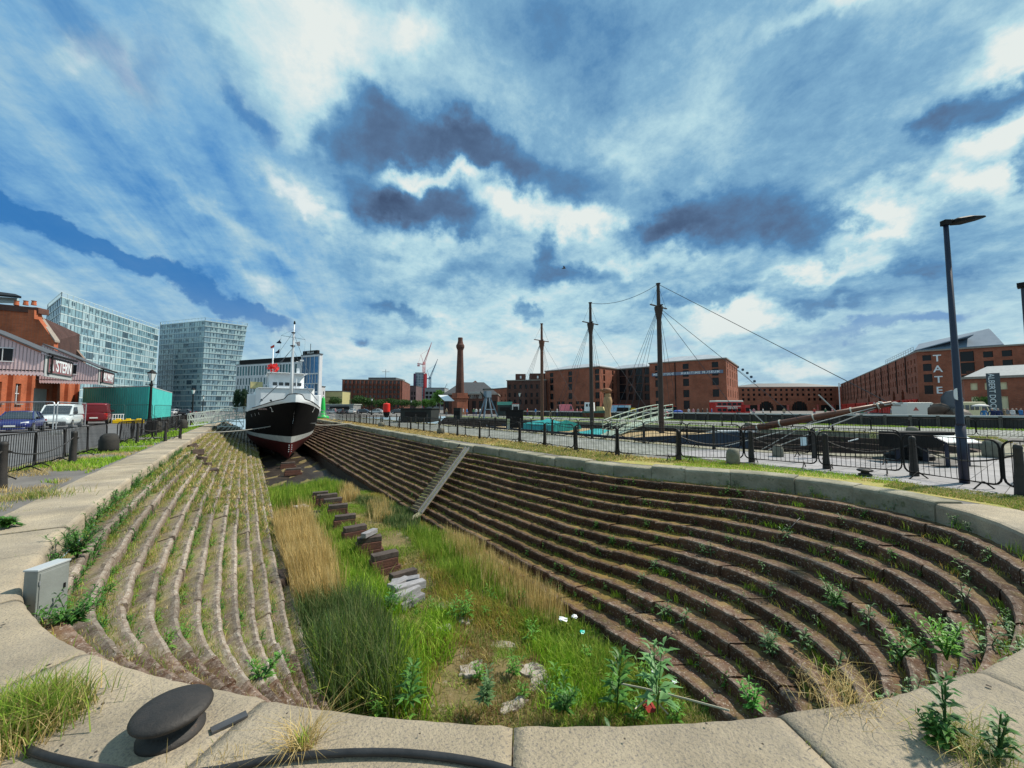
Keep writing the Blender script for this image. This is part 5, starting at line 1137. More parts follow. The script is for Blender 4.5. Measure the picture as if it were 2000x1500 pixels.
# back range with arches
A, B = gd(1434, 238), gd(1644, 233); P = quadfoot(A, B, 20); L5 = (P[1] - P[0]).length
h = grid(L5, 17, 1.4, [(6.3, 7.9), (9.2, 10.7), (12.2, 13.6)], 4, L5 - 4)
arches = []
for px0, px1 in ((1484, 1512), (1548, 1578)):
    u0, u1 = L5 * (px0 - 1434) / 210, L5 * (px1 - 1434) / 210; arches.append((u0, u1))
h = [x for x in h if not any(a - .5 < (x[0] + x[1]) / 2 < b + .5 and x[2] < 7 for a, b in arches)]
for a, b in arches:
    for k in range(5): f = [0, .06, .18, .34, .5, .66, .82, .94, 1]; 
    m = (a + b) / 2; r_ = (b - a) / 2
    for (f0, f1, z) in ((-1, -.9, 2.8), (-.9, -.7, 4.2), (-.7, -.35, 5.3), (-.35, .35, 5.9), (.35, .7, 5.3), (.7, .9, 4.2), (.9, 1, 2.8)): h.append((m + r_ * f0, m + r_ * f1, 0.0, z, M_void, 'archway'))
us = [(a, b) for a, b in arches]
cols = [x for x in np.arange(2, L5, 8.6) if not any(a - 3 < x < b + 3 for a, b in arches)]
for u in cols: h.append((u - 3.0, u + 3.0, 0.0, 3.6, M_void, 'arcade'))
bk = block('warehouse', 'far brick warehouse with arches and pink columns closing the dock', P, 14.5, {0: h}, M_brick, roof=2.4, roofm=M_slate)
d = (P[1] - P[0]).normalized(); n = Vector((d.y, -d.x)); M_pinkcol = mat('pink_column', (.52, .12, .10), rough=.6)
for u in list(np.arange(2, L5, 8.6) + 3.6):
    if any(a - .5 < u < b + .5 for a, b in arches): continue
    q = P[0] + d * u + n * .3; m_ = MB(); m_.lathe([(.75, 0), (.68, .4), (.62, 3.3), (.85, 3.8)], 10, (q.x, q.y, 0)); W(m_, 'column', M_pinkcol, bk, smooth=True)
# west range and its end with the big letters
C0 = gd(1797, 97); A = gd(1644, 232); B = gd(2105, 82)
dA = (xy(A) - xy(C0)); dB = (xy(B) - xy(C0)); nA = Vector((dA.y, -dA.x)).normalized(); nA = nA if nA.dot(xy(B) - xy(C0)) > 0 else -nA
P = [xy(A), xy(C0), xy(B), xy(B) + dA.normalized() * 24, xy(C0) + dA.normalized() * 24 + dB.normalized() * 22, xy(A) + dB.normalized() * 22]
ar = sum(P[i].x * P[(i + 1) % 6].y - P[(i + 1) % 6].x * P[i].y for i in range(6))
assert ar > 0
LA, LB = (P[1] - P[0]).length, (P[2] - P[1]).length
h0 = []; nb = 15
for i in range(nb):
    u0 = LA * i / nb; wb = LA / nb
    arch = i in (2, 5, 8, 10, 12, 13)
    for k in range(3):
        u = u0 + wb * (.2 + .3 * k)
        for (a, b) in ((5.6, 7.2), (8.2, 9.9), (10.9, 12.4), (13.2, 14.4)):
            if arch and a < 6: continue
            h0.append((u - .55, u + .55, a, b))
    if arch:
        m = u0 + wb * .5
        for (f0, f1, z) in ((-1, -.8, 5.2), (-.8, -.4, 6.4), (-.4, .4, 6.9), (.4, .8, 6.4), (.8, 1, 5.2)): h0.append((m + 1.9 * f0, m + 1.9 * f1, .0, z, M_void, 'archway'))
h1 = []
uw = [LB * f for f in (.075, .36, .50, .62, .79, .93)]
for j, u in enumerate(uw):
    for (a, b) in ((5.2, 7.4), (8.2, 10.2), (11.0, 12.8), (13.6, 15.0)):
        if j == 1: continue
        h1.append((u - .75, u + .75, a, b))
h1 += [(uw[1] - 1.1, uw[1] + 1.1, 7.2, 9.6), (uw[1] - 1.1, uw[1] + 1.1, 9.9, 12.6), (uw[1] - 1.1, uw[1] + 1.1, 12.9, 15.3)]
wr = block('warehouse', 'long brick gallery warehouse with large vertical white letters on its end wall', P, 15.9, {0: h0, 1: h1}, M_brick)
d = (P[2] - P[1]).normalized(); n = Vector((d.y, -d.x))
for k, ch in enumerate('TATE'):
    z = 14.0 - 2.65 * k; q = P[1] + d * (LB * .150) + n * .06; put_text(ch, 2.35, M_white, wr, Vector((q.x, q.y, z)) - wr.location, (d.x, d.y, 0), (0, 0, 1), depth=.05, bold=.03)
m_ = MB(); dn_ = (P[1] - P[0]).normalized(); nn = Vector((dn_.y, -dn_.x))
for i in range(1, nb): q = P[0] + dn_ * LA * i / nb + nn * .12; m_.tube([(q.x, q.y, 6), (q.x, q.y, 15.8)], .12, 5)
o = W(m_, 'downpipe', M_black, wr); o['kind'] = 'stuff'
cf = MB()
for i in range(44):
    u = LA * (i + .5) / 44
    if any(abs(u - LA * (k + .5) / nb) < 2.3 for k in (2, 5, 8, 10, 12, 13)): continue
    q = P[0] + dn_ * u + nn * .35; cm = MB(); cm.lathe([(.6, 0), (.5, .3), (.45, 3.6), (.65, 4.0)], 8, (q.x, q.y, 0)); W(cm, 'column', mat('red_column', (.62, .045, .03), rough=.5), wr, smooth=True)
# glazed roof structure with the long sloping pale roof
M_shade = mat('pale_roof_sheet', (.15, .20, .26), (.11, .16, .22), .5, .9)
r = MB(); p0 = at(1785, 690, 105); p1 = at(1975, 662, 92); p2 = at(1981, 648, 96); p3 = at(1815, 677, 116)
q0 = xy(P[1]) + d * -.2 - n * 1; z0 = 16.3
pts = [(q0.x, q0.y, z0)] + [tuple((*(q0 + d * LB * .62), z0))] + [(*(q0 + d * LB * .62 - n * 10), 21.6)] + [(*(q0 - n * 10 + d * 2), 19.0)]
r.slab(pts, (0, 0, .25)); W(r, 'roof', M_shade, wr)
r = MB(); e_ = q0 + d * LB * .62; r.slab([(e_.x, e_.y, z0), (*(e_ - n * 10), z0), (*(e_ - n * 10), 21.6)], (d.x * .2, d.y * .2, 0)); W(r, 'roof_gable', M_shade, wr)
r = MB(); qs = q0 - dn_ * 40 + d * 2; r.slab([(*q0, z0), (*qs, z0), (*(qs + d * 10), 17.6), (*(q0 + d * 10), 19.2)], (0, 0, .2)); W(r, 'roof', M_shade, wr)
r = MB()
for k in range(14): q = P[1] - dn_ * (2 + k * 2.6) + nn * .1; r.beam((q.x, q.y, 16.25), (q.x, q.y, 17.5), .08, .08)
a_ = P[1] - dn_ * 2; b_ = P[1] - dn_ * 36
for z in (16.9, 17.5): r.beam((*(a_ + nn * .1), z), (*(b_ + nn * .1), z), .08, .08)
W(r, 'roof_railing', M_galv, wr)
b = MB(); q = at(1643, 720, 200); g_ = gd(1641, 180); b.tube([(g_.x, g_.y, 0), (g_.x, g_.y, 13.5)], .25, 8); tag(W(b, 'mast', M_white, empty('flagpole', g_, 0, 'tall white flagpole at the corner of the far warehouses', 'flagpole')), None)
# small pavilion with hipped roof
A, B = gd(1886, 60), gd(2090, 53); P = quadfoot(A, B, 12); Lp = (P[1] - P[0]).length; M_creampane = mat('blind_cream', (.75, .66, .42), rough=.7)  # cream panes for the left-hand windows
h = [(u - .35, u + .35, a, b, M_creampane) for u in (1.0, 2.4, 3.8) for a, b in ((1.5, 3.5), (4.5, 5.6))] + [(u - .35, u + .35, a, b) for u in (9.5, 12, 14) for a, b in ((1.5, 3.3), (4.4, 5.5))]
pav = block('pavilion', 'two storey brick pavilion with a hipped slate roof below the gallery letters', P, 6.2, {0: h}, M_brick, roof=1.7, roofm=mat('pale_slate', (.30, .32, .33), (.22, .24, .26), 3, .7))
c = P[0].lerp(P[2], .35); b = MB(); cq = gd(1902, 64); b.box((cq.x, cq.y, 7.2), (1.4, .9, 1.4)); W(b, 'chimney', M_brickd, pav)
sg = gd(1944, 46); t = empty('sign_pylon', sg, 0, 'tall dark pylon sign with vertical white ALBERT DOCK lettering', 'sign')
vd = Vector((sg.y, -sg.x, 0)).normalized(); rz_ = math.atan2(vd.y, vd.x)
b = MB(); b.box((0, 0, 2.95), (1.05, .28, 5.9), rz=rz_); b.obj('pylon', mat('slate_blue', (.045, .062, .08), rough=.5), t, bevel=.01)
nf = Vector((-sg.x, -sg.y, 0)).normalized(); put_text('ALBERT DOCK', .68, mat('sign_white', (.62, .7, .75)), t, Vector((0, 0, 3.6)) + nf * .15 - vd * .15, (0, 0, -1), vd, depth=.01)
# --- pump house and chimney
A, B = gd(866, 112), gd(972, 112); P = quadfoot(A, B, 16); Lq = (P[1] - P[0]).length
ph = block('pump_house', 'low brick pump house with slate roof and square tower behind the tall chimney', P, 5.6, {0: grid(Lq, 8, 1.1, [(1.0, 3.8)])}, M_brickd, roof=3.6)
for (x0, x1, y0, zt, dd) in ((912, 941, 751, 8.4, 118), (914, 941, 765, 6.5, 112)):
    a, b_ = gd(x0, dd), gd(x1, dd); q = quadfoot(a, b_, 5); m_ = MB(); wallpoly(m_, q, 4.5, zt); c = sum(q, Vector((0, 0))) / 4
    if y0 == 751: m_.v += [(c.x, c.y, zt + 2.0)]; k = len(m_.v) - 1; i0 = len(m_.v); m_.v += [(p.x, p.y, zt) for p in q]; [m_.f.append((i0 + i, i0 + (i + 1) % 4, k)) or m_.mi.append(0) for i in range(4)]
    else: m_.add([(p.x, p.y, zt) for p in q], [(0, 1, 2, 3)])
    W(m_, 'tower' if y0 == 751 else 'roof_light', M_brickd if y0 == 751 else mat('pale_louvre', (.4, .4, .38)), ph)
c = gd(898, 105); ch = empty('chimney', c, 0, 'tall round brick chimney with a wide corbelled top', 'chimney')
b = MB(); b.prism([(-1.6, -1.6), (1.6, -1.6), (1.6, 1.6), (-1.6, 1.6)], 0, 5.8); b.prism([(-1.85, -1.85), (1.85, -1.85), (1.85, 1.85), (-1.85, 1.85)], 4.4, 4.8); b.obj('plinth', M_brick, ch)
b = MB(); b.lathe([(1.22, 5.8), (1.15, 7), (.80, 17.2), (.80, 17.6), (1.12, 18.4), (1.15, 18.9), (.82, 19.5), (.66, 20.2), (.66, 21.1), (.5, 21.1)], 14); b.obj('stack', M_brickd, ch, smooth=False)
b = MB(); a_, b_ = gd(868, 103), gd(887, 103); b.slab([(a_.x, a_.y, 3.6), (b_.x, b_.y, 3.6), (b_.x - .5, b_.y + 3, 5.2), (a_.x - .5, a_.y + 3, 5.2)], (0, 0, .1)); W(b, 'awning', M_white, ph)
# --- office block, far blocks
A, B = gd(667, 221), gd(785, 226); P = quadfoot(A, B, 40); Lo = (P[1] - P[0]).length; rows = [(2.2 + 2.75 * k, 3.8 + 2.75 * k) for k in range(6)]
ob = block('office_block', 'large brown brick office block with narrow window bays behind the trees', P, 18.0, {0: grid(Lo, 14, 1.35, rows, 1, Lo - 1)}, brick_mat('brick_brown', (.21, .07, .045), (.15, .05, .035), (.1, .05, .04)), mat('office_pane', (.05, .05, .055), rough=.15, rand=.5))
b = MB(); d = (P[1] - P[0]).normalized(); n = Vector((d.y, -d.x))
for i in range(15): q = P[0] + d * (1 + (Lo - 2) * i / 14) + n * .4; b.beam((q.x, q.y, .1), (q.x, q.y, 17.8), .6, .8)
o = W(b, 'pier', MATS['brick_brown'], ob); o['kind'] = 'stuff'
a, b_ = gd(718, 235), gd(772, 235); q = quadfoot(a, b_, 20); m_ = MB(); m_.prism(q, 18.0, 20.5); W(m_, 'plant_room', M_slate, ob); c = gd(752, 240); m_ = MB(); m_.tube([(c.x, c.y, 20), (c.x, c.y, 26)], .2, 5); m_.tube([(c.x - 2, c.y + 1, 24.5), (c.x + 2, c.y - 1, 24.5)], .15, 5); W(m_, 'aerial', M_galv, ob)
P = quadfoot(gd(634, 210), gd(668, 210), 20); block('low_building', 'pale olive yellow building left of the brown office block', P, 10.8, {0: [(0.5, 9.3, 7.6, 7.9), (0.5, 9.3, 4.6, 4.9)]}, mat('olive_cladding', (.42, .40, .20), (.36, .34, .17), 1, .8), cornice=False, rev=.1)
P = quadfoot(gd(622, 200), gd(634, 205), 14); block('low_building', 'narrow pale block with dark windows just right of the hotel', P, 13, {0: grid((P[1] - P[0]).length, 2, .8, [(1 + 2.6 * k, 2.8 + 2.6 * k) for k in range(4)])}, mat('pale_render', (.45, .46, .48)), cornice=False)
P = quadfoot(gd(786, 300), gd(812, 300), 20); block('low_building', 'dull purple brick block behind the office block', P, 19, {0: grid((P[1] - P[0]).length, 5, 1.0, [(4, 6.5), (8, 10.5), (12, 14.5)])}, mat('purple_brick', (.13, .08, .08), (.10, .06, .065), .3), cornice=False)
P = quadfoot(gd(829, 330), gd(868, 330), 20); nb_ = block('low_building', 'unfinished concrete frame building below the blue crane', P, 19, {0: [(u - 1.3, u + 1.3, a, a + 2.4, M_void, 'opening') for u in np.arange(2, 16, 3.3) for a in (3, 6.5, 10, 13.5)]}, mat('grey_frame', (.30, .31, .32), (.2, .21, .22), .3), cornice=False)
P = quadfoot(gd(810, 340), gd(827, 340), 10); gt = block('tower_block', 'slim grey glass tower with a red side beside the cranes', P, 33.0, {0: grid((P[1] - P[0]).length, 3, 1.9, [(3 + 2.3 * k, 4.8 + 2.3 * k) for k in range(13)])}, mat('pale_grey_cladding', (.42, .46, .50)), mat('grey_pane', (.22, .27, .32), rough=.2, rand=.3), cornice=False)
a = gd(827.5, 339); b = MB(); b.box((a.x + 1, a.y, 16), (2.2, 3, 32)); W(b, 'red_core', mat('red_cladding', (.42, .03, .04)), gt); a = gd(808.8, 339); b = MB(); b.box((a.x, a.y, 16), (1.0, 3, 32.6)); W(b, 'dark_edge', mat('plum_cladding', (.06, .02, .06)), gt)
P = quadfoot(gd(952, 190), gd(990, 175), 14); block('low_building', 'distant red brick flats with small windows right of the blue dock crane', P, 10.8, {0: grid((P[1] - P[0]).length, 6, .8, [(2, 3.2), (4.4, 5.6), (6.8, 8)])}, M_brick, cornice=False)
def crane(label, px, d, ybase, ytop, jx, jy, m):
    g_ = gd(px, d); t = empty('tower_crane', g_, 0, label, 'crane'); H = hz(px, ytop, d); b = MB(); w_ = .9
    for sx in (-w_, w_):
        for sy in (-w_, w_): b.beam((sx, sy, 0), (sx, sy, H), .3, .3)
    z = 0; k = 0
    while z < H - 2.6: b.beam((-w_, -w_, z), (w_, -w_, z + 2.6), .22, .22); b.beam((w_, w_, z), (-w_, w_, z + 2.6), .22, .22); b.beam((w_, -w_, z), (-w_, -w_, z + 2.6), .18, .18); z += 2.6
    b.obj('mast', m, t); tip = at(jx, jy, d) - Vector((g_.x, g_.y, 0)); b = MB(); a = Vector((0, 0, H))
    sd2 = Vector((g_.y, -g_.x, 0)).normalized()
    for s_ in (-.6, .6): b.beam(a + sd2 * s_, tip, .32, .32)
    up = (tip - a).cross(Vector((g_.x, g_.y, 0)).normalized()).normalized() * 1.1
    b.beam(a + up, tip, .28, .28)
    for k in range(14): p_ = a.lerp(tip, k / 14) ; q_ = a.lerp(tip, (k + 1) / 14) + up * (1 - (k + 1) / 14); b.beam(p_, q_, .2, .2)
    b.obj('jib', m, t); b = MB(); back = (a - tip); back.z = 0; back.normalize(); b.beam(a, a + back * 6 + Vector((0, 0, 1)), 1.3, .8); b.beam(a + back * 5, a + back * 5 + Vector((0, 0, -1.6)), 2.0, 1.6); b.obj('counter_jib', m, t)
    b = MB(); ap = a + back * 3 + Vector((0, 0, 9)); b.beam(a, ap, .3, .3); b.beam(ap, a.lerp(tip, .7), .12, .12); b.beam(ap, a + back * 5.5, .12, .12); b.obj('a_frame', m, t); b = MB(); b.box(tuple(a + Vector((0, 0, 1))), (2, 2, 2)); b.obj('cab', m, t); return t
crane('red and white tower crane with its jib raised high', 827, 345, 775, 712, 843, 669, mat('crane_red', (.62, .06, .07), (.7, .5, .5), .12, .6)); crane('blue grey tower crane right of the red one', 839, 390, 755, 740, 855, 701, mat('crane_blue', (.08, .14, .22)))
g_ = gd(864, 420); crane('smallest dark tower crane low beside the brick chimney', 867, 420, 765, 765, 867, 760, mat('crane_blue', (.08, .14, .22)))
# big wheel behind the warehouses
c = at(1405, 775, 400); wv = Vector((c.y, -c.x, 0)).normalized(); R_ = 35.0
t = empty('big_wheel', (c.x, c.y, 0), 0, 'big observation wheel showing above the roof of the far warehouse', 'wheel'); b = MB(); rim = [tuple(Vector((0, 0, c.z)) + wv * R_ * .92 * math.cos(a) + Vector((0, 0, R_ * .92 * math.sin(a)))) for a in np.linspace(0, 2 * math.pi, 49)]; b.tube(rim, .22, 4); b.tube([(0, 0, c.z)] + [(0, 0, c.z + .1)], 1, 6)
for k in range(0, 48, 4): b.tube([(0, 0, c.z), rim[k]], .10, 3)
b.tube([tuple(wv * 10), (0, 0, c.z)], .5, 5); b.tube([tuple(wv * -10), (0, 0, c.z)], .5, 5); b.obj('wheel_frame', mat('wheel_white', (.5, .55, .6)), t)
gm = MB(); gm.lathe([(.4, -1.3), (1.2, -.9), (1.35, 0), (1.2, .9), (.4, 1.3)], 8); gme = gm.mesh('gondola', mat('gondola_dark', (.05, .08, .12)))
for k in range(42): a = 2 * math.pi * k / 42; q = wv * R_ * math.cos(a) + Vector((0, 0, c.z + R_ * math.sin(a))); mkobj('gondola', gme, None, t, q)
# --- hotel
M_hw = mat('hotel_white', (.62, .63, .66), (.54, .55, .58), .5, .6); M_teal = mat('teal_glass', (.035, .13, .15), rough=.1, spec=.8, rand=.5); M_blueg = mat('blue_glass', (.02, .13, .30), rough=.08, spec=.8, rand=.5)
a, m1, b_ = gd(458, 185), gd(585, 170), gd(621, 165)
P = quadfoot(a, m1, 5); Lh = (P[1] - P[0]).length; H = 22.6
h = [(u, u + 1.25, 17.2, 21.6, M_teal) for u in np.arange(.6, Lh - 2, 1.9)]
hr = random.Random(2)
for k, z in enumerate((2.0, 5.6, 9.2, 12.8)):
    for u in np.arange(.5 + .5 * (k % 2), Lh - 1.5, 2.0): h.append((u, u + hr.choice((.5, .8, 1.0)), z, z + 3.1, M_teal))
hot = block('hotel', 'white modern hotel with vertical windows behind the ship, dark roof band', P, 22.4, {0: h}, M_hw, cornice=False)
b = MB(); d = (P[1] - P[0]).normalized(); n = Vector((d.y, -d.x)); q0, q1 = P[0] + d * 2 - n * 1.5, P[1] - n * 1.5; b.beam((q0.x, q0.y, 23.8), (q1.x, q1.y, 23.8), 3, 1.9); W(b, 'dark_roof_storey', M_black, hot)
P = quadfoot(m1, b_, 1.5); Lh2 = (P[1] - P[0]).length; h = []
for k, (z0, z1, nn_) in enumerate(((1.5, 4.6, 5), (5.2, 8.4, 6), (9.0, 12.2, 5), (12.6, 16.4, 6), (17.0, 24.2, 4))):
    for i in range(nn_): w_ = Lh2 * .9 / nn_; u = Lh2 * .05 + w_ * i; h.append((u + .08, u + w_ - .12, z0, z1, M_blueg))
h2 = block('hotel', 'taller blue glass end block of the hotel with the dark name panel on top', P, 25.0, {0: h}, M_hw, cornice=False)
d = (P[1] - P[0]).normalized(); n = Vector((d.y, -d.x)); q0, q1 = P[0] + d * .4 - n * 1, P[0] + d * Lh2 * .82 - n * 1; b = MB(); b.beam((q0.x, q0.y, 26.2), (q1.x, q1.y, 26.2), 1.2, 1.7); W(b, 'name_panel', M_black, h2)
put_text('Hilton', 1.7, M_white, h2, Vector((*(q0.lerp(q1, .55) + n * .7), 26.2)) - h2.location, (d.x, d.y, 0), (0, 0, 1), depth=.02)
b = MB(); q = P[0] + d * Lh2 * .5; b.tube([(q.x, q.y, 26), (q.x, q.y, 30)], .12, 5); W(b, 'aerial', M_black, h2)
# --- two glass apartment towers
GL = [mat('tower_glass_a', (.21, .34, .39), rough=.15, spec=.7), mat('tower_glass_b', (.15, .27, .33), rough=.12, spec=.7), mat('tower_glass_c', (.30, .43, .48), rough=.2, spec=.6), mat('tower_glass_d', (.05, .09, .12), rough=.1, spec=.8)]
M_floorband = mat('floor_band', (.46, .56, .58), rough=.5); M_mull = mat('mullion', (.09, .13, .16), rough=.5)
GB = [mat('bluer_glass_a', (.20, .31, .37), rough=.12, spec=.7), mat('bluer_glass_b', (.26, .38, .43), rough=.12, spec=.7), mat('bluer_glass_c', (.34, .47, .50), rough=.2, spec=.6), GL[3]]
def glass_tower(label, bot, top, H, nf, cols_, gm_, seed, balc=False):
    """bot/top: matching footprints (ccw), walls lean between them; panes per floor"""
    rd = random.Random(seed); t = empty('glass_tower', (bot[0].x, bot[0].y, 0), 0, label, 'tower'); fr = MB(); bands = MB(); core = MB(); sash = MB(); n_ = len(bot)
    def P_(i, f): return bot[i % n_].lerp(top[i % n_], f)
    core_rings = []
    for f in (0, .5, 1):
        c = sum((P_(i, f) for i in range(n_)), Vector((0, 0))) / n_; core_rings.append([(*(P_(i, f) + (c - P_(i, f)).normalized() * .35), H * f) for i in range(n_)])
    core.loft(core_rings); W(core, 'core', M_mull, t)
    for k in range(nf):
        z0, z1 = H * k / nf, H * (k + 1) / nf; f0, f1 = k / nf, (k + 1) / nf
        ring = [P_(i, f1) for i in range(n_)]; c = sum(ring, Vector((0, 0))) / n_
        bands.prism([tuple(p + (p - c).normalized() * .18) for p in ring], z1 - .22, z1 + .14)
        for e, nc in cols_.items():
            for j in range(nc):
                a0 = P_(e, f0).lerp(P_(e + 1, f0), j / nc); a1 = P_(e, f0).lerp(P_(e + 1, f0), (j + 1) / nc); b0 = P_(e, f1).lerp(P_(e + 1, f1), j / nc); b1 = P_(e, f1).lerp(P_(e + 1, f1), (j + 1) / nc)
                d = (a1 - a0).normalized(); n = Vector((d.y, -d.x)); mg = .10
                q = [(*(a0 + d * mg), z0 + .2), (*(a1 - d * mg), z0 + .2), (*(b1 - d * mg), z1 - .28), (*(b0 + d * mg), z1 - .28)]
                # each bay: sashes, some dark and open
                nn_ = 1; r = rd.random(); m = gm_[0] if r < .38 else gm_[1] if r < .68 else gm_[2] if r < .97 else gm_[3]
                mb = MB(); mb.slab(q, (-n.x * .05, -n.y * .05, 0)); W(mb, 'window', m, t, fix=False)
                for s_ in range(3):
                    if rd.random() < .30:
                        u0 = .08 + s_ * .3; e0 = Vector(q[0]).lerp(Vector(q[1]), u0); e1 = Vector(q[0]).lerp(Vector(q[1]), u0 + .22); e2 = Vector(q[3]).lerp(Vector(q[2]), u0 + .22); e3 = Vector(q[3]).lerp(Vector(q[2]), u0); nn3 = Vector((n.x, n.y, 0)) * .02
                        sash.add([e0.lerp(e3, .35) + nn3, e1.lerp(e2, .35) + nn3, e1.lerp(e2, .9) + nn3, e0.lerp(e3, .9) + nn3], [(0, 1, 2, 3)])
                mm_ = (Vector(q[0]) + Vector(q[1])) / 2; mt_ = (Vector(q[2]) + Vector(q[3])) / 2; fr.beam(mm_ + Vector((n.x, n.y, 0)) * .03, mt_ + Vector((n.x, n.y, 0)) * .03, .07, .07)
                fr.beam((*(a0 + n * .02), z0), (*(b0 + n * .02), z1), .16, .14)
    o = W(sash, 'open_sashes', GL[3], t, fix=False); o['kind'] = 'stuff'; o = W(bands, 'floor_slabs', M_floorband, t, fix=False); o['kind'] = 'stuff'; o = W(fr, 'mullions', M_mull, t, fix=False); o['kind'] = 'stuff'
    # roof-edge glazing
    g_ = MB(); ring = [P_(i, 1) for i in range(n_)]
    for i in range(n_):
        a, b = ring[i], ring[(i + 1) % n_]; L = (b - a).length; m = int(L / 2.5) + 1
        for k in range(m + 1): p = a.lerp(b, k / m); g_.beam((p.x, p.y, H), (p.x, p.y, H + 1.5), .14, .14)
        g_.beam((a.x, a.y, H + 1.5), (b.x, b.y, H + 1.5), .14, .14)
    o = W(g_, 'roof_rail', M_floorband, t, fix=False); o['kind'] = 'stuff'; return t
# tower one: receding left to right
d0, d1 = 135, 200
A0, A1 = xy(gd(104, 125)), xy(gd(300, 178)); L0 = xy(gd(78, 140))
zt = hz(104, 597, 125); zt2 = hz(300, 631, 178)
Hh = (zt + zt2) / 2
bot = [L0, A0, A1, A1 + (L0 - A0)]; topf = [L0, A0, A1 + (A1 - A0).normalized() * .5, A1 + (L0 - A0)]
ar = sum(bot[i].x * bot[(i + 1) % 4].y - bot[(i + 1) % 4].x * bot[i].y for i in range(4))
glass_tower('left glass apartment tower with pale green panes, receding behind the brick sheds', bot, topf, Hh, 14, {0: 4, 1: 18}, GL, 3)
B0, B1, B2 = gd(304, 200), gd(392, 190), gd(455, 200); T0, T1, T2 = gd(304, 200), gd(392, 190), gd(476, 203)
H2 = (hz(304, 626, 200) + hz(392, 629, 190) + hz(476, 643, 203)) / 3
bk2 = xy(gd(430, 240)); bk1 = xy(gd(320, 240))
bot = [xy(B0), xy(B1), xy(B2), bk2, bk1]; topf = [xy(T0), xy(T1), xy(T2), bk2, bk1]
glass_tower('right glass apartment tower that leans out at its right end', bot, topf, H2, 17, {0: 9, 1: 7}, GB, 5)
# ------------------------------------------------------------------ left quay: museum shed with canopies
M_pinkc = mat('pink_boarding', (.78, .60, .61), (.70, .54, .55), 1.2, .7); M_fascia = mat('grey_fascia', (.40, .42, .42), rough=.6)
XF = -20.0
sh = empty('brick_shed', (XF, 50, 0), 0, 'orange brick museum shed with pilasters behind the parked cars', 'building')
mb = MB(); holes = []
for y in (51.5, 55.2, 59.2, 63.2): holes.append((80 - y - .65, 80 - y + .65, 2.2, 4.3, None, 'window'))
holes.append((80 - 71.0, 80 - 66.3, 0.0, 4.0, mat('grey_door', (.34, .35, .33), (.28, .29, .27), 2), 'sliding_door'))
fr, d, n, L = facade(mb, (XF, 80), (XF, 44), 0, 6.6, holes, .2)
if n.x < 0:
    mb = MB(); fr, d, n, L = facade(mb, (XF, 44), (XF, 80), 0, 6.6, [(80 - 44 - b, 80 - 44 - a, c, e) for (a, b, c, e, *_) in holes], .2)
for q, h in zip(fr, holes): add_pane(h[5], q, h[4] or M_pane, sh, n, 2 if h[5] == 'window' else 0, M_white)
mb.add([(XF, 80, 0), (XF - 30, 80, 0), (XF - 30, 80, 6.6), (XF, 80, 6.6)], [(0, 1, 2, 3)]); mb.add([(XF, 44, 0), (XF - 30, 44, 0), (XF - 30, 44, 6.6), (XF, 44, 6.6)], [(3, 2, 1, 0)])
W(mb, 'wall', M_bricko, sh, fix=False)
for y in (49.5, 53.3, 57.2, 61.2, 65.4, 72.4, 76, 79.6): b = MB(); b.box((XF + .1, y, 3.2), (.5, .6, 6.4)); W(b, 'pilaster', M_bricko, sh)
for y in (51.5, 55.2, 59.2, 63.2): b = MB(); b.box((XF + .06, y, 2.12), (.3, 1.6, .14)); W(b, 'sill', M_stonetrim, sh)
b = MB(); b.slab([(XF + .4, 44, 6.6), (XF + .4, 80, 6.6), (XF - 8, 80, 9.5), (XF - 8, 44, 9.5)], (0, 0, .15)); W(b, 'roof', M_slate, sh)
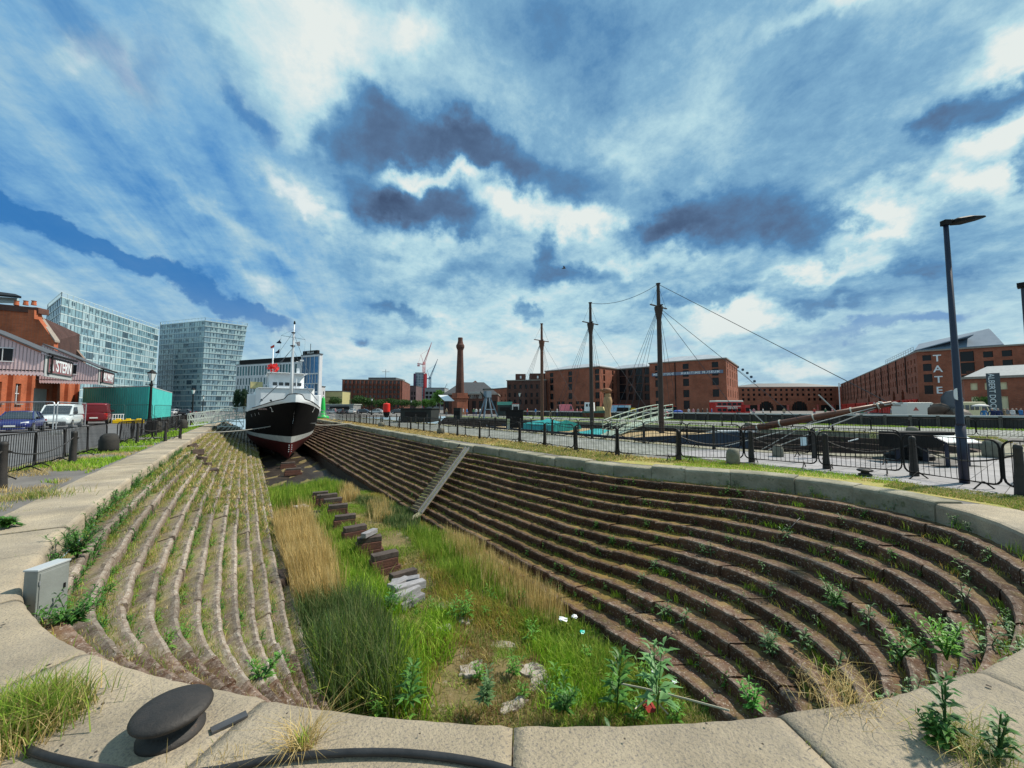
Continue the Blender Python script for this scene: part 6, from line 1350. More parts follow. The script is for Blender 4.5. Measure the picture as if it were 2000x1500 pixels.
def canopy(y0, y1, label, word, wx, wsize):
    Xc = -15.0; t = empty('canopy', (Xc, y0, 0), 0, label, 'canopy'); zb, ze = 4.55, 6.45; apex = (-19.6, 9.0)
    b = MB(); b.slab([(XF + .3, y0, zb + .25), (Xc, y0, zb + .25), (Xc, y0, ze), (apex[0], y0, apex[1]), (XF + .3, y0, apex[1])], (0, .08, 0)); W(b, 'gable_boarding', M_pinkc, t)
    nb_ = 22
    for k in range(nb_):                 # the pointed board ends of the valance
        x0 = XF + .3 + (Xc - XF - .3) * k / nb_; x1 = XF + .3 + (Xc - XF - .3) * (k + 1) / nb_; b = MB(); b.slab([(x0, y0 - .005, zb + .26), (x0, y0 - .005, zb + .12), ((x0 + x1) / 2, y0 - .005, zb - .02), (x1, y0 - .005, zb + .12), (x1, y0 - .005, zb + .26)], (0, .07, 0)); W(b, 'board_end', M_pinkc, t)
        b = MB(); zz = ze + (apex[1] - ze) * (Xc - x0) / (Xc - apex[0]); b.box((x0, y0 - .012, (zb + .3 + min(zz, apex[1])) / 2), (.04, .02, min(zz, apex[1]) - zb - .4)); W(b, 'shadow_strip', mat('pink_shadow_gap', (.36, .28, .29)), t)  # thin darker pink strips paint the shadow gaps between the boards
    b = MB(); b.box((Xc, (y0 + y1) / 2, (zb + ze) / 2), (.1, y1 - y0, ze - zb)); W(b, 'side_fascia', M_fascia, t)
    b = MB(); b.box((Xc + .06, (y0 + y1) / 2 + .1, (zb + ze) / 2 + .12), (.06, (y1 - y0) - .7, 1.32)); sgn = W(b, 'sign_board', mat('sign_maroon', (.26, .05, .06), (.20, .16, .17), .8, .6), t)
    b = MB()
    for yy, zz in (((y0 + y1) / 2 + .1, (zb + ze) / 2 - .58), ((y0 + y1) / 2 + .1, (zb + ze) / 2 + .82)): b.box((Xc + .09, yy, zz), (.1, (y1 - y0) - .6, .08))
    for yy in (y0 + .42, y1 - .22): b.box((Xc + .09, yy, (zb + ze) / 2 + .12), (.1, .08, 1.4))
    W(b, 'sign_frame', mat('dark_frame', (.07, .08, .08)), t)
    put_text(word, wsize, mat('sign_letter_white', (.72, .78, .82), (.55, .58, .60), 3), t, Vector((Xc + .1, (y0 + y1) / 2 + wx, (zb + ze) / 2 + .10)) - t.location, (0, 1, 0), (0, 0, 1), depth=.015, bold=.03, sx=.86)
    b = MB(); b.slab([(Xc + .25, y0 - .25, ze + .02), (Xc + .25, y1 + .1, ze + .02), (apex[0], y1 + .1, apex[1] + .05), (apex[0], y0 - .25, apex[1] + .05)], (0, 0, .12)); W(b, 'roof', M_slate, t)
    b = MB(); b.tube([(Xc + .2, y0 + .9, ze + .05), (Xc + .2, y0 + .9, zb + .35), (Xc + .1, y0 + .5, zb + .25)], .07, 6); b.beam((Xc + .25, y0 - .2, ze + .1), (Xc + .25, y1 + .3, ze + .1), .16, .16); W(b, 'gutter', M_black, t)
    b = MB(); b.box((-17.4, y0 - .02, 6.3), (1.1, .06, 1.1)); W(b, 'window', M_pane, t); b = MB(); b.box((-17.4, y0 - .05, 6.3), (.05, .03, 1.1)); b.box((-17.4, y0 - .05, 5.72), (1.25, .05, .08)); b.box((-17.4, y0 - .05, 6.88), (1.25, .05, .08)); W(b, 'window_frame', M_white, t)
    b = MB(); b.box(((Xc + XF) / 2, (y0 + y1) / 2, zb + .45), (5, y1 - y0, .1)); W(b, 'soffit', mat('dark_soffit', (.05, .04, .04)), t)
    return t
canopy(51.8, 58.3, 'nearest pink boarded canopy with the maroon sign reading A STERN', "A 'STERN", .2, 1.5)
canopy(67.0, 73.3, 'second pink boarded canopy farther along with the narrower RAILWAY sign', 'RAILWAY', .2, 1.35)
t = empty('brick_house', (-30, 70, 0), 0, 'tall brick gabled building with chimney rising behind the canopies', 'building')
# gable in front, dark side wall behind
g = lambda x, y, dd: at(x, y, dd)
b = MB(); pts = [g(-60, 598, 52), g(72, 600, 52), g(74, 622, 52), g(105, 665, 52), g(105, 740, 52), g(-60, 740, 52)]
base = g(105, 740, 52); pl0 = Vector((g(-60, 700, 52) - g(105, 700, 52))); dirv = Vector((pl0.x, pl0.y, 0)).normalized(); nv = Vector((-dirv.y, dirv.x, 0)); nv = nv if nv.y > 0 else -nv
b.slab(pts, nv * .5); W(b, 'gable_wall', M_bricko, t)
cpt = [g(-60, 588, 51.8), g(75, 601, 51.8), g(75, 612, 51.8), g(-60, 600, 51.8)]; b = MB(); b.slab(cpt, nv * 1.2); W(b, 'chimney_cap', M_brickd, t)
b = MB(); b.slab([g(62, 606, 51.9), g(74, 607, 51.9), g(74, 624, 51.9), g(62, 618, 51.9)], -nv * .4); W(b, 'buttress', M_bricko, t)
for x in (32, 50, 66):
    b = MB(); q = g(x, 596, 52.2); b.lathe([(.28, 0), (.22, .5), (.28, .6)], 10, tuple(q)); W(b, 'chimney_pot', M_bricko, t)
b = MB(); b.slab([g(73, 617, 52.6), g(151, 652, 66), g(149, 712, 66), g(105, 745, 56), g(104, 664, 52.6)], nv * .4); W(b, 'side_wall', brick_mat('brick_dark_brown', (.085, .036, .028), (.055, .026, .022), (.07, .045, .04)), t)  # side wall brick is a darker brown than the gable brick
b = MB(); b.slab([g(72, 614, 52.5), g(107, 664, 51.9), g(107, 668, 51.9), g(72, 619, 52.5)], nv * .6); W(b, 'coping', M_stonetrim, t)
b = MB(); b.slab([g(149, 683, 60), g(163, 700, 60), g(163, 712, 60), g(149, 706, 60)], nv * .3); W(b, 'lean_to', mat('brown_board', (.2, .14, .11)), t)
t = empty('roof_terrace', (-45, 80, 0), 0, 'glazed rooftop storey with a thin dark roof at the far upper left', 'building')
b = MB(); b.slab([g(-60, 570, 70), g(42, 579, 70), g(30, 574, 76), g(-60, 562, 76)], (0, 0, -.35)); W(b, 'roof', M_black, t); b = MB(); b.slab([g(-60, 576, 72), g(33, 582, 72), g(33, 592, 72), g(-60, 590, 72)], nv * .3); W(b, 'glazing', mat('pale_glazing', (.35, .45, .48), rough=.15), t)
b = MB(); p_ = g(33, 592, 72); b.tube([(p_.x, p_.y, 0), tuple(p_)], .3, 6); W(b, 'support', M_black, t)
# teal hoarding
t = empty('hoarding', gd(290, 50), 0, 'turquoise corrugated metal enclosure behind the vans', 'hoarding'); M_tealm = mat('turquoise_sheet', (.07, .52, .47), (.05, .40, .38), .5, .45, c3=(.02, .16, .17), c3thr=.66)
def corr(A, B, z1, name, m, parent, nper, amp=.05):
    A, B = xy(A), xy(B); d = (B - A); L = d.length; d /= L; n = Vector((d.y, -d.x)); b = MB(); k = 0
    rings = []
    for i in range(nper * 4 + 1):
        u = L * i / (nper * 4); o = amp if i % 4 in (0, 1) else 0; p = A + d * u + n * o; rings.append([(p.x, p.y, 0), (p.x, p.y, z1)])
    b.loft(rings, closed=False, caps=False); return W(b, name, m, parent, fix=False)
corr(gd(158, 54), gd(290, 50), 4.55, 'front_sheeting', M_tealm, t, 30, -.1); corr(gd(290, 50), gd(335, 72), 4.55, 'side_sheeting', M_tealm, t, 22, -.1)
P = [xy(gd(158, 54)), xy(gd(290, 50)), xy(gd(335, 72)), xy(gd(230, 80))]; b = MB(); b.prism(P, 4.5, 4.62); W(b, 'roof', M_fascia, t)
def heras(a, b_, label, m=M_galv, h=2.1, wires=14):
    a, b_ = Vector(a), Vector(b_); t = empty('mesh_fence', a, 0, label, 'fence'); L = (b_ - a).length; d = (b_ - a) / L; b = MB(); r = .15; P_ = lambda u, z: tuple(Vector((0, 0, z)) + d * u)
    b.tube([P_(0, 0), P_(0, h - r), P_(.05, h - .04), P_(r, h), P_(L - r, h), P_(L - .05, h - .04), P_(L, h - r), P_(L, 0)], .032, 6); b.tube([P_(0, .2), P_(L, .2)], .02, 5); b.obj('frame', m, t)
    b = MB()
    for k in range(1, int(L / .22)): b.tube([P_(k * .22, .2), P_(k * .22, h)], .0035, 3, False)
    for k in range(1, 8): b.tube([P_(0, .2 + k * .26), P_(L, .2 + k * .26)], .0035, 3, False)
    o = b.obj('wire_mesh', m, t, fix=False); o['kind'] = 'stuff'; b = MB(); b.box((0, 0, .07), (.6, .22, .14)); b.obj('foot', mat('concrete_foot', (.3, .3, .29)), t); return t
g_ = lambda px, d: tuple(gd(px, d)); heras(g_(-60, 26), g_(106, 24.5), 'nearest galvanised mesh fence panel in front of the blue car'); heras(g_(112, 25), g_(168, 32), 'second galvanised mesh fence panel, in front of the white van')
M_dkg = mat('dark_green_wire', (.03, .10, .09))
heras(g_(168, 46), g_(243, 45), 'thin mesh fence panel standing against the turquoise hoarding on the left', M_dkg); heras(g_(246, 45), g_(298, 45), 'thin mesh fence panel against the turquoise hoarding in the middle', M_dkg); heras(g_(302, 50), g_(334, 58), 'thin mesh fence panel against the side of the turquoise hoarding', M_dkg)
# ------------------------------------------------------------------ vehicles
M_tyre = mat('tyre', (.012, .012, .013), rough=.8); M_alloy = mat('alloy', (.42, .43, .45), rough=.3, metal=.8); M_carglass = mat('car_glass', (.015, .02, .026), rough=.05, spec=.9)
M_lamp = mat('headlamp', (.62, .65, .68), rough=.1, spec=.9); M_plate = mat('number_plate', (.72, .72, .68), rough=.5); M_trim = mat('black_trim', (.015, .015, .017), rough=.6); M_tail = mat('tail_lamp', (.45, .02, .015), rough=.2)
def vehicle(name, label, cat, loc, rz, col, kind='car', group=None, plate=None):
    t = empty(name, loc, rz, label, cat, group); m = mat('paint_' + '_'.join('%02d' % int(c * 99) for c in col), col, rough=.25, spec=.7)
    if kind == 'car':
        st = [(-2.25, .45, .82, .72), (-2.15, .25, .95, .84), (-1.6, .2, 1.0, .90), (-.6, .2, .98, .91), (.7, .2, .96, .91), (1.3, .2, .90, .89), (1.9, .22, .80, .85), (2.2, .28, .68, .76), (2.3, .4, .58, .66)]
        gh = [(-1.9, .96, 1.00, .72, .70), (-1.2, .96, 1.40, .82, .62), (-.3, .96, 1.47, .84, .64), (.3, .95, 1.42, .84, .62), (1.15, .92, .95, .80, .76)]; wh = (-1.4, 1.38); wr_ = .33; roofst = gh[1:4]
    else:
        st = [(-2.2, .35, 1.05, .80), (-2.15, .25, 1.12, .88), (-1.0, .22, 1.14, .92), (.8, .22, 1.12, .92), (1.5, .22, 1.08, .90), (2.0, .25, .92, .84), (2.2, .35, .75, .76)]
        gh = [(-2.18, 1.1, 1.70, .86, .76), (-2.0, 1.1, 1.84, .88, .78), (.2, 1.12, 1.86, .90, .78), (.85, 1.1, 1.78, .88, .74), (1.62, 1.04, 1.10, .84, .78)]; wh = (-1.35, 1.4); wr_ = .34; roofst = gh[0:4]
    rings = [[(x, -w * .9, zb), (x, -w, zb + (zt - zb) * .3), (x, -w * .99, zb + (zt - zb) * .75), (x, -w * .90, zt), (x, 0, zt + .03), (x, w * .90, zt), (x, w * .99, zb + (zt - zb) * .75), (x, w, zb + (zt - zb) * .3), (x, w * .9, zb)] for x, zb, zt, w in st]
    b = MB(); b.loft(rings); o = b.obj('body', m, t, smooth=True); o.modifiers.new('s', 'SUBSURF').levels = 1; o.modifiers['s'].render_levels = 2
    gr = [[(x, -wb, zb), (x, -(wb + wt) / 2, (zb + zt) / 2), (x, -wt, zt), (x, 0, zt + .03), (x, wt, zt), (x, (wb + wt) / 2, (zb + zt) / 2), (x, wb, zb)] for x, zb, zt, wb, wt in gh]
    b = MB(); b.loft(gr); b.obj('cabin_glass' if kind == 'car' else 'cabin', M_carglass if kind == 'car' else m, t, smooth=False)
    b = MB(); rr_ = [[(x, -wt - .02, zt - .03), (x, -wt * .9, zt + .025), (x, 0, zt + .05), (x, wt * .9, zt + .025), (x, wt + .02, zt - .03)] for x, zb, zt, wb, wt in roofst]; b.loft(rr_); b.obj('roof', m, t, smooth=True)
    b = MB()
    for s_ in (-1, 1):
        if kind == 'car':
            for (x0, z0, w0, x1, z1, w1) in ((1.12, .93, .80, .30, 1.43, .63), (-.32, .97, .85, -.35, 1.47, .65), (-1.85, .97, .74, -1.2, 1.41, .63)): b.beam((x0, s_ * w0, z0), (x1, s_ * w1, z1), .07, .05)
        else: b.beam((1.6, s_ * .83, 1.06), (.85, s_ * .75, 1.8), .08, .06)
    b.obj('pillar', m, t)
    if kind != 'car':
        b = MB(); a0, a1 = gh[4], gh[3]; b.slab([(a0[0] + .02, -a0[4] * .95, a0[2] + .03), (a0[0] + .02, a0[4] * .95, a0[2] + .03), (a1[0] + .03, a1[4] * .93, a1[2] - .02), (a1[0] + .03, -a1[4] * .93, a1[2] - .02)], (.015, 0, .02)); b.obj('windscreen', M_carglass, t)
        for s_ in (-1, 1): b = MB(); b.slab([(1.25, s_ * .895, 1.16), (.15, s_ * .91, 1.18), (.15, s_ * .83, 1.68), (.80, s_ * .80, 1.66)], (0, s_ * .02, 0)); b.obj('side_window', M_carglass, t)
    for x in wh:
        for s_ in (-1, 1):
            w_ = MB(); w_.lathe([(wr_ * .62, -.11), (wr_, -.10), (wr_ + .01, 0), (wr_, .10), (wr_ * .62, .11)], 20); w_.v = [(x + v[0], s_ * (.80) + v[2], wr_ + v[1]) for v in w_.v]; wo = w_.obj('wheel', M_tyre, t, smooth=False)
            w_ = MB(); w_.lathe([(wr_ * .6, 0), (wr_ * .6, .02), (.05, .03)], 14); w_.v = [(x + v[0], s_ * (.80 + .115 + v[2]), wr_ + v[1]) for v in w_.v]; w_.obj('rim', M_alloy, wo)
    xf = st[-1][0]; zl = .66 if kind == 'car' else .82
    for s_ in (-1, 1):
        b = MB(); b.slab([(xf - .12, s_ * .42, zl - .07), (xf - .30, s_ * .78, zl), (xf - .36, s_ * .76, zl + .12), (xf - .14, s_ * .44, zl + .05)], (.07, s_ * .02, .0)); b.obj('headlight', M_lamp, t)
        b = MB(); b.slab([(st[0][0] + .06, s_ * .62, .72), (st[0][0] + .1, s_ * .86, .72), (st[0][0] + .1, s_ * .86, 1.0 if kind != 'car' else .86), (st[0][0] + .06, s_ * .66, 1.0 if kind != 'car' else .86)], (-.05, s_ * .01, 0)); b.obj('tail_light', M_tail, t)
        b = MB(); b.box((.95 if kind == 'car' else 1.15, s_ * (.98), 1.02 if kind == 'car' else 1.2), (.12, .2, .13 if kind == 'car' else .22)); b.obj('mirror', M_trim, t, bevel=.03)
        if kind == 'car': b = MB(); b.box((xf - .10, s_ * .55, .34), (.06, .22, .07)); b.obj('fog_light', M_lamp, t)
    b = MB(); b.box((xf - .02, 0, .36 if kind == 'car' else .42), (.06, 1.0, .14)); b.obj('grille', M_trim, t, bevel=.02)
    b = MB(); b.box((xf + .0, 0, .27 if kind == 'car' else .38), (.05, 1.35, .12 if kind == 'car' else .34)); b.obj('bumper', m if kind == 'car' else M_trim, t, bevel=.03)
    b = MB(); b.box((xf + .035, 0, .47), (.02, .52, .11)); b.obj('number_plate', M_plate, t)
    b = MB(); b.box((st[0][0] - .01, 0, .6), (.02, .52, .11)); b.obj('number_plate', M_plate, t); return t
p = gd(42, 28.2); vehicle('car', 'dark blue car parked nose-on at the left edge behind the barriers', 'car', (p.x, p.y, 0), R(-84), (.008, .012, .11))
p = gd(122, 33.5); v = vehicle('van', 'white van with dark bumper parked behind the blue car', 'van', (p.x, p.y, 0), R(-86), (.62, .68, .70), 'van'); v.scale = (1.1, 1.05, 1.08)
p = gd(190, 41.5); v = vehicle('van', 'dark red van parked in front of the turquoise hoarding', 'van', (p.x, p.y, 0), R(98), (.16, .006, .010), 'van'); v.scale = (1.2, 1.12, 1.18)
b = MB(); p = gd(232, 44); 
t = empty('gate_barrier', p, R(30), 'small white metal barrier leaning between the red van and the hoarding', 'barrier')
for k in range(5): b.beam((-.45 + k * .22, 0, .05), (-.45 + k * .22, 0, 1.0), .05, .05)
b.beam((-.5, 0, 1.0), (.5, 0, 1.0), .06, .06); b.beam((-.5, 0, .5), (.5, 0, .5), .05, .05); b.obj('frame', M_white, t)
p = gd(252, 43)
for k, (dx, lab) in enumerate(((-.9, 'left one of the yellow plastic blocks by the hoarding'), (.0, 'middle yellow plastic block by the hoarding'), (.95, 'right one of the yellow plastic blocks by the hoarding'))):
    b = MB(); b.box((0, 0, .2), (.9, .4, .4)); b.box((0, 0, .46), (.4, .3, .14)); tag(b.obj('plastic_block', mat('yellow_plastic', (.80, .55, .01), rough=.5), loc=(p.x + dx, p.y - dx * .6, 0), bevel=.05), lab, 'block')
# ------------------------------------------------------------------ crowd barriers, posts, chains
def make_barrier(L=2.1, h=1.05):
    t = empty('crowd_barrier', (0, 0, 0), 0, 'x', 'barrier'); r = .16; z0 = .14; b = MB()
    loop = []
    for cx, cz, a0 in ((L - r, h - r, 0), (r, h - r, 90), (r, z0 + r, 180), (L - r, z0 + r, 270)):
        for k in range(4): a = R(a0 + 30 * k); loop.append((cx + r * math.cos(a), 0, cz + r * math.sin(a)))
    b.tube(loop + [loop[0]], .021, 6, False); b.obj('frame', M_black, t, smooth=True)
    b = MB(); n = 17
    for k in range(1, n): x = L * k / n; e = .03 if 1 < k < n - 1 else .1; b.tube([(x, 0, z0 + e * .0), (x, 0, h)], .0075, 4, False)
    o = b.obj('bars', M_black, t, fix=False); o['kind'] = 'stuff'
    for x in (.35, L - .35): b = MB(); b.tube([(x, -.26, .0), (x, -.02, z0 + .02), (x, .02, z0 + .02), (x, .26, .0)], .016, 5); b.obj('foot', M_black, t)
    return t
bar0 = make_barrier(); first = [True]
ORD = ['first', 'second', 'third', 'fourth', 'fifth', 'sixth', 'seventh', 'eighth', 'ninth', 'tenth', 'eleventh', 'twelfth', 'thirteenth', 'fourteenth', 'fifteenth', 'sixteenth', 'seventeenth', 'eighteenth', 'nineteenth', 'twentieth']
def barrier_line(pts, labf, group, jit=.06):
    rj = random.Random(len(pts)); k = 0
    for a, b in zip(pts[:-1], pts[1:]):
        a, b = Vector(a), Vector(b); L = (b - a).length; o = bar0 if first[0] else dup(bar0); first[0] = False
        o.location = (a.x, a.y, 0); o.rotation_euler = (rj.uniform(-.03, .03), 0, math.atan2(b.y - a.y, b.x - a.x) + rj.uniform(-jit, jit) * .3); o.scale = ((L - .04) / 2.1, 1, 1); o['label'] = labf(k); o['group'] = group; k += 1
nearR = [(11.5, -3.0), (12.1, -1.1), (12.62, .85), (13.5, 2.45), (13.22, 4.1), (12.9, 5.9), (11.5, 7.2), (10.75, 9.1), (10.7, 11.2), (10.95, 13.3), (11.1, 15.5), (10.6, 17.5), (10.3, 19.6), (10.25, 21.8)]
barrier_line(nearR, lambda k: ORD[k] + ' black crowd barrier from the right edge along the right-hand coping', 'crowd barriers along the right-hand quay')
barrier_line([(10.2, 22.3 + 2.2 * i) for i in range(17)], lambda k: ORD[k] + ' of the distant crowd barriers running on towards the ship on the right quay', 'crowd barriers along the right-hand quay')
barrier_line([(16.0, 2.9 + 2.25 * i) for i in range(13)], lambda k: ORD[k] + ' crowd barrier from the right along the near edge of the second dock', 'crowd barriers at the second dock')
barrier_line([(14.6 + 2.2 * i, .6 - .15 * i) for i in range(8)], lambda k: ORD[k] + ' crowd barrier from the left across the head of the second dock', 'crowd barriers at the second dock')
barrier_line([(35.2, -6 + 2.3 * i) for i in range(14)], lambda k: ORD[k] + ' crowd barrier from the right on the far side of the second dock', 'crowd barriers on the far quay')
barrier_line([(-4.75, 9.8 + 2.15 * i) for i in range(7)], lambda k: ORD[k] + ' crowd barrier from the left edge along the left quay', 'crowd barriers along the left quay', .1)
barrier_line([(-4.9, 25.2), (-3.9, 26.7), (-2.9, 28.2)], lambda k: ORD[k] + ' of the two barriers turned across the left quay', 'crowd barriers along the left quay', .1)
barrier_line([(-4.9, 25.6 + 2.2 * i) for i in range(15)], lambda k: ORD[k] + ' barrier of the distant row running on beside the left coping', 'crowd barriers along the left quay', .12)
# iron posts with chains
def make_post(h=1.0, r=.05):
    t = empty('iron_post', (0, 0, 0), 0, 'x', 'post'); b = MB(); b.lathe([(r * 1.5, -.03), (r * 1.45, .05), (r * 1.2, .3), (r, h * .9), (r * 1.1, h * .92), (r * .9, h * .98), (.01, h)], 14); b.obj('post', M_iron, t, smooth=True)
    b = MB(); b.tube([(r * .9, 0, h * .8), (r * 1.7, 0, h * .77), (r * .9, 0, h * .74)], .014, 5); b.obj('eye', M_iron, t); return t
post0 = make_post(); pf = [True]
def posts(pts, labf, group, chains=True, s=1.0):
    prev = None
    for k, q in enumerate(pts):
        o = post0 if pf[0] else dup(post0); pf[0] = False; o.location = (q[0], q[1], 0); o.scale = (s, s, 1); o['label'] = labf(k); o['group'] = group
        if prev is not None and chains:
            a, c = Vector((*prev, .8)), Vector((*q, .8)); L = (c - a).length; b = MB(); b.tube([tuple(a.lerp(c, i / 8) - Vector((0, 0, .26 * 4 * (i / 8) * (1 - i / 8))) - a) for i in range(9)], .017, 4)
            tag(b.obj('chain', M_iron, loc=a), 'sagging chain between the ' + group.split(' with')[0] + ', span ' + ORD[k % 20], 'chain', 'chains between the iron posts')
        prev = q
posts([(12.45, .62), (13.85, 2.3), (13.42, 3.95), (13.1, 5.75), (11.7, 7.35), (10.95, 9.25), (10.9, 11.3), (11.1, 13.5), (11.3, 15.7)], lambda k: ORD[k] + ' iron post from the right in front of the near barriers', 'iron posts on the right quay with chains', s=1.25)
posts([(10.6, 18.5 + 2.7 * i) for i in range(12)], lambda k: ORD[k] + ' distant iron post beyond the timber slide on the right quay', 'distant iron posts on the right quay with chains')
posts([(15.9, 5 + 3.4 * i) for i in range(14)], lambda k: ORD[k] + ' iron post from the right along the edge of the second dock', 'iron posts of the second dock with chains')
posts([(35.6, 6 + 4 * i) for i in range(15)], lambda k: ORD[k] + ' iron post from the right on the far edge of the second dock', 'iron posts of the far edge with chains')
p1, p2, p3, p4 = gp(20, 952), gp(146, 900), gp(142, 900), gp(-60, 990)
posts([(-4.35, 10.2), (-4.25, 13.0), (-4.4, 17.7)], lambda k: ('nearest', 'thick rusty', 'second thick')[k] + ' iron post on the left quay beside the barriers', 'iron posts on the left quay with chains', s=1.35)
posts([(-4.35, 26.0), (-3.4, 26.6), (-3.0, 28.3), (-4.4, 31), (-4.4, 35), (-4.4, 39), (-4.4, 43), (-4.4, 48)], lambda k: ORD[k] + ' iron post behind the turned barriers on the left quay', 'distant iron posts on the left quay with chains')
# stone bollards
M_bstone = mat('bollard_stone', (.20, .19, .15), (.12, .115, .09), 5, .9, .015, 18); M_bdark = mat('bollard_dark', (.035, .032, .028), (.02, .019, .018), 5, .8, .01, 18)
def stone_bollard(px, py, d, h, r, label, m=M_bstone):
    p = gp(px, py) if d is None else gd(px, d); b = MB(); b.lathe([(r * .95, -.02), (r, h * .2), (r * .98, h * .6), (r * .85, h * .85), (r * .5, h * .98), (.01, h)], 18); o = b.obj('stone_bollard', m, loc=(p.x, p.y, 0), smooth=True); tag(o, label, 'bollard', 'stone bollards on the quays')
stone_bollard(1432, 906, None, .48, .19, 'rounded stone bollard in front of the barriers near the ship bowsprit'); stone_bollard(861, 848, None, .42, .26, 'pale stone bollard on the grass verge right of the slide'); stone_bollard(212, 882, None, .72, .30, 'large dark rounded bollard among the left barriers', M_bdark)
stone_bollard(302, 846, None, .85, .38, 'black bollard behind the turned barriers on the left quay', M_bdark); stone_bollard(1940, 893, None, .62, .26, 'tall stone bollard behind the near barriers at right'); stone_bollard(1782, 850, None, .55, .30, 'round topped stone bollard behind the capstan'); stone_bollard(1462, 836, None, .5, .32, 'stone bollard on the quay behind the schooner bow'); stone_bollard(1520, 892, None, .42, .17, 'stone bollard beside the near edge of the second dock')
stone_bollard(356, 838, None, .8, .34, 'farther black bollard on the left quay', M_bdark); stone_bollard(745, 834, None, .45, .3, 'small stone bollard far along the right verge')
# victorian lamp posts
def lantern_post(px, d, ytop, label, py=None):
    p = gd(px, d); H = hz(px, ytop, d); t = empty('lamp_post', p, 0, label, 'lamp post', 'old lantern lamp posts'); b = MB(); s = H / 4.2
    b.lathe([(.20 * s, 0), (.20 * s, .5 * s), (.12 * s, .62 * s), (.09 * s, 1.2 * s), (.065 * s, 3.1 * s), (.10 * s, 3.15 * s), (.06 * s, 3.3 * s), (.05 * s, 3.45 * s)], 12); b.beam((-.3 * s, 0, 3.2 * s), (.3 * s, 0, 3.2 * s), .03, .03); b.obj('post', M_black, t)
    b = MB(); b.lathe([(.10 * s, 3.47 * s), (.22 * s, 3.95 * s)], 4); b.obj('lantern_glass', mat('lantern_glass', (.62, .66, .66), rough=.2), t)
    b = MB(); b.lathe([(.25 * s, 3.95 * s), (.26 * s, 3.98 * s), (.10 * s, 4.12 * s), (.04 * s, 4.2 * s)], 4); b.obj('cap', M_black, t)
    b = MB(); q_ = [(.10 * s, .22 * s)]
    for k in range(4): a = math.pi / 2 * k; b.beam((.10 * s * math.cos(a), .10 * s * math.sin(a), 3.45 * s), (.225 * s * math.cos(a), .225 * s * math.sin(a), 3.96 * s), .02, .02)
    b.obj('lantern_frame', M_black, t)
lantern_post(293, 27, 722, 'tall black lantern post at the corner of the turquoise hoarding'); lantern_post(376, 55, 758, 'distant lantern post on the left quay near the glass tower'); lantern_post(396, 75, 772, 'farthest lantern post on the left quay'); lantern_post(1015, 42, 764, 'black lantern post in front of the stepped warehouse')
lantern_post(726, 95, 777, 'small lantern post in front of the office block trees'); lantern_post(803, 110, 781, 'distant lantern post between the trees and the pump house')
# ------------------------------------------------------------------ right foreground: modern lamp, capstan, info board
p = gp(1884, 944); t = empty('street_lamp', (p.x, p.y, 0), 0, 'tall modern dark street lamp post with a flat angled head at right', 'street lamp'); M_navyp = mat('navy_paint', (.018, .024, .05), (.012, .016, .035), 3, .4)
H = hz(1845, 440, 8.9); b = MB(); b.tube([(0, 0, 0), (0, 0, 1.3)], .085, 18); b.tube([(0, 0, 1.3), (0, 0, 1.36), (0, 0, H)], [.085, .068, .045], 18); b.obj('pole', M_navyp, t, smooth=True)
vr = Vector((math.cos(YAW), -math.sin(YAW), 0)); ang = math.atan2(vr.y, vr.x); b = MB(); b.box((0, 0, H + .02), (.14, .12, .12), rz=ang); b.tube([(0, 0, H + .03), tuple(vr * .16 + Vector((0, 0, H + .08)))], .035, 8); b.obj('bracket', M_black, t)
b = MB(); rings = []
for f, w_, th in ((.14, .05, .06), (.2, .12, .10), (.45, .15, .11), (.72, .10, .05), (.80, .04, .02)):
    c = vr * f * 1.15 + Vector((0, 0, H + .03 + f * .16)); sdv = Vector((-vr.y, vr.x, 0)); rings.append([tuple(c + sdv * a * w_ + Vector((0, 0, e * th))) for a, e in ((-1, -.5), (1, -.5), (1, .2), (.5, .6), (-.5, .6), (-1, .2))])
b.loft(rings); b.obj('lamp_head', M_black, t)
b = MB(); zc = hz(1870, 770, 8.9); dirc = Vector((-p.x, -p.y, 0)).normalized(); a0 = math.atan2(dirc.y, dirc.x); g2 = []
for i in range(9):
    a = a0 - .1 - (i / 8) * 1.25; hh = .135 * math.sqrt(max(0, 1 - (i / 8) ** 2)); g2.append([(.0715 * math.cos(a), .0715 * math.sin(a), zc - hh), (.0715 * math.cos(a), .0715 * math.sin(a), zc + hh)])
b.loft(g2, closed=False, caps=False); b.obj('sticker', M_white, t)
b = MB(); b.tube([(.08, -.02, .92), (.14, -.04, .97)], .025, 6); b.obj('socket', M_white, t)
p = gd(2019, 15); t = empty('street_lamp', (p.x, p.y, 0), 0, 'second modern lamp pole cut by the right edge of the picture', 'street lamp'); b = MB(); b.tube([(0, 0, 0), (0, 0, hz(2003, 562, 15))], [.10, .07], 12); b.obj('pole', M_navyp, t); b = MB(); b.box((.0, 0, hz(2003, 562, 15) + .1), (.5, .3, .16)); b.obj('lamp_head', M_black, t)
p = gd(1769, 13.2); t = empty('capstan', (p.x, p.y, 0), 0, 'black iron capstan standing on the quay behind the near barriers', 'capstan'); b = MB(); b.lathe([(.62, 0), (.62, .12), (.42, .2), (.34, .35), (.34, .55), (.44, .62), (.5, .7)], 20); b.obj('drum', M_black, t, smooth=False)
b = MB(); b.lathe([(.55, .7), (.58, .74), (.58, .84), (.55, .9), (.1, .93)], 20); b.obj('head', M_black, t); b = MB()
for k in range(8): a = k * math.pi / 4; b.box((.585 * math.cos(a), .585 * math.sin(a), .80), (.03, .10, .06), rz=a)
o = b.obj('sockets', M_rubber, t); o['kind'] = 'stuff'
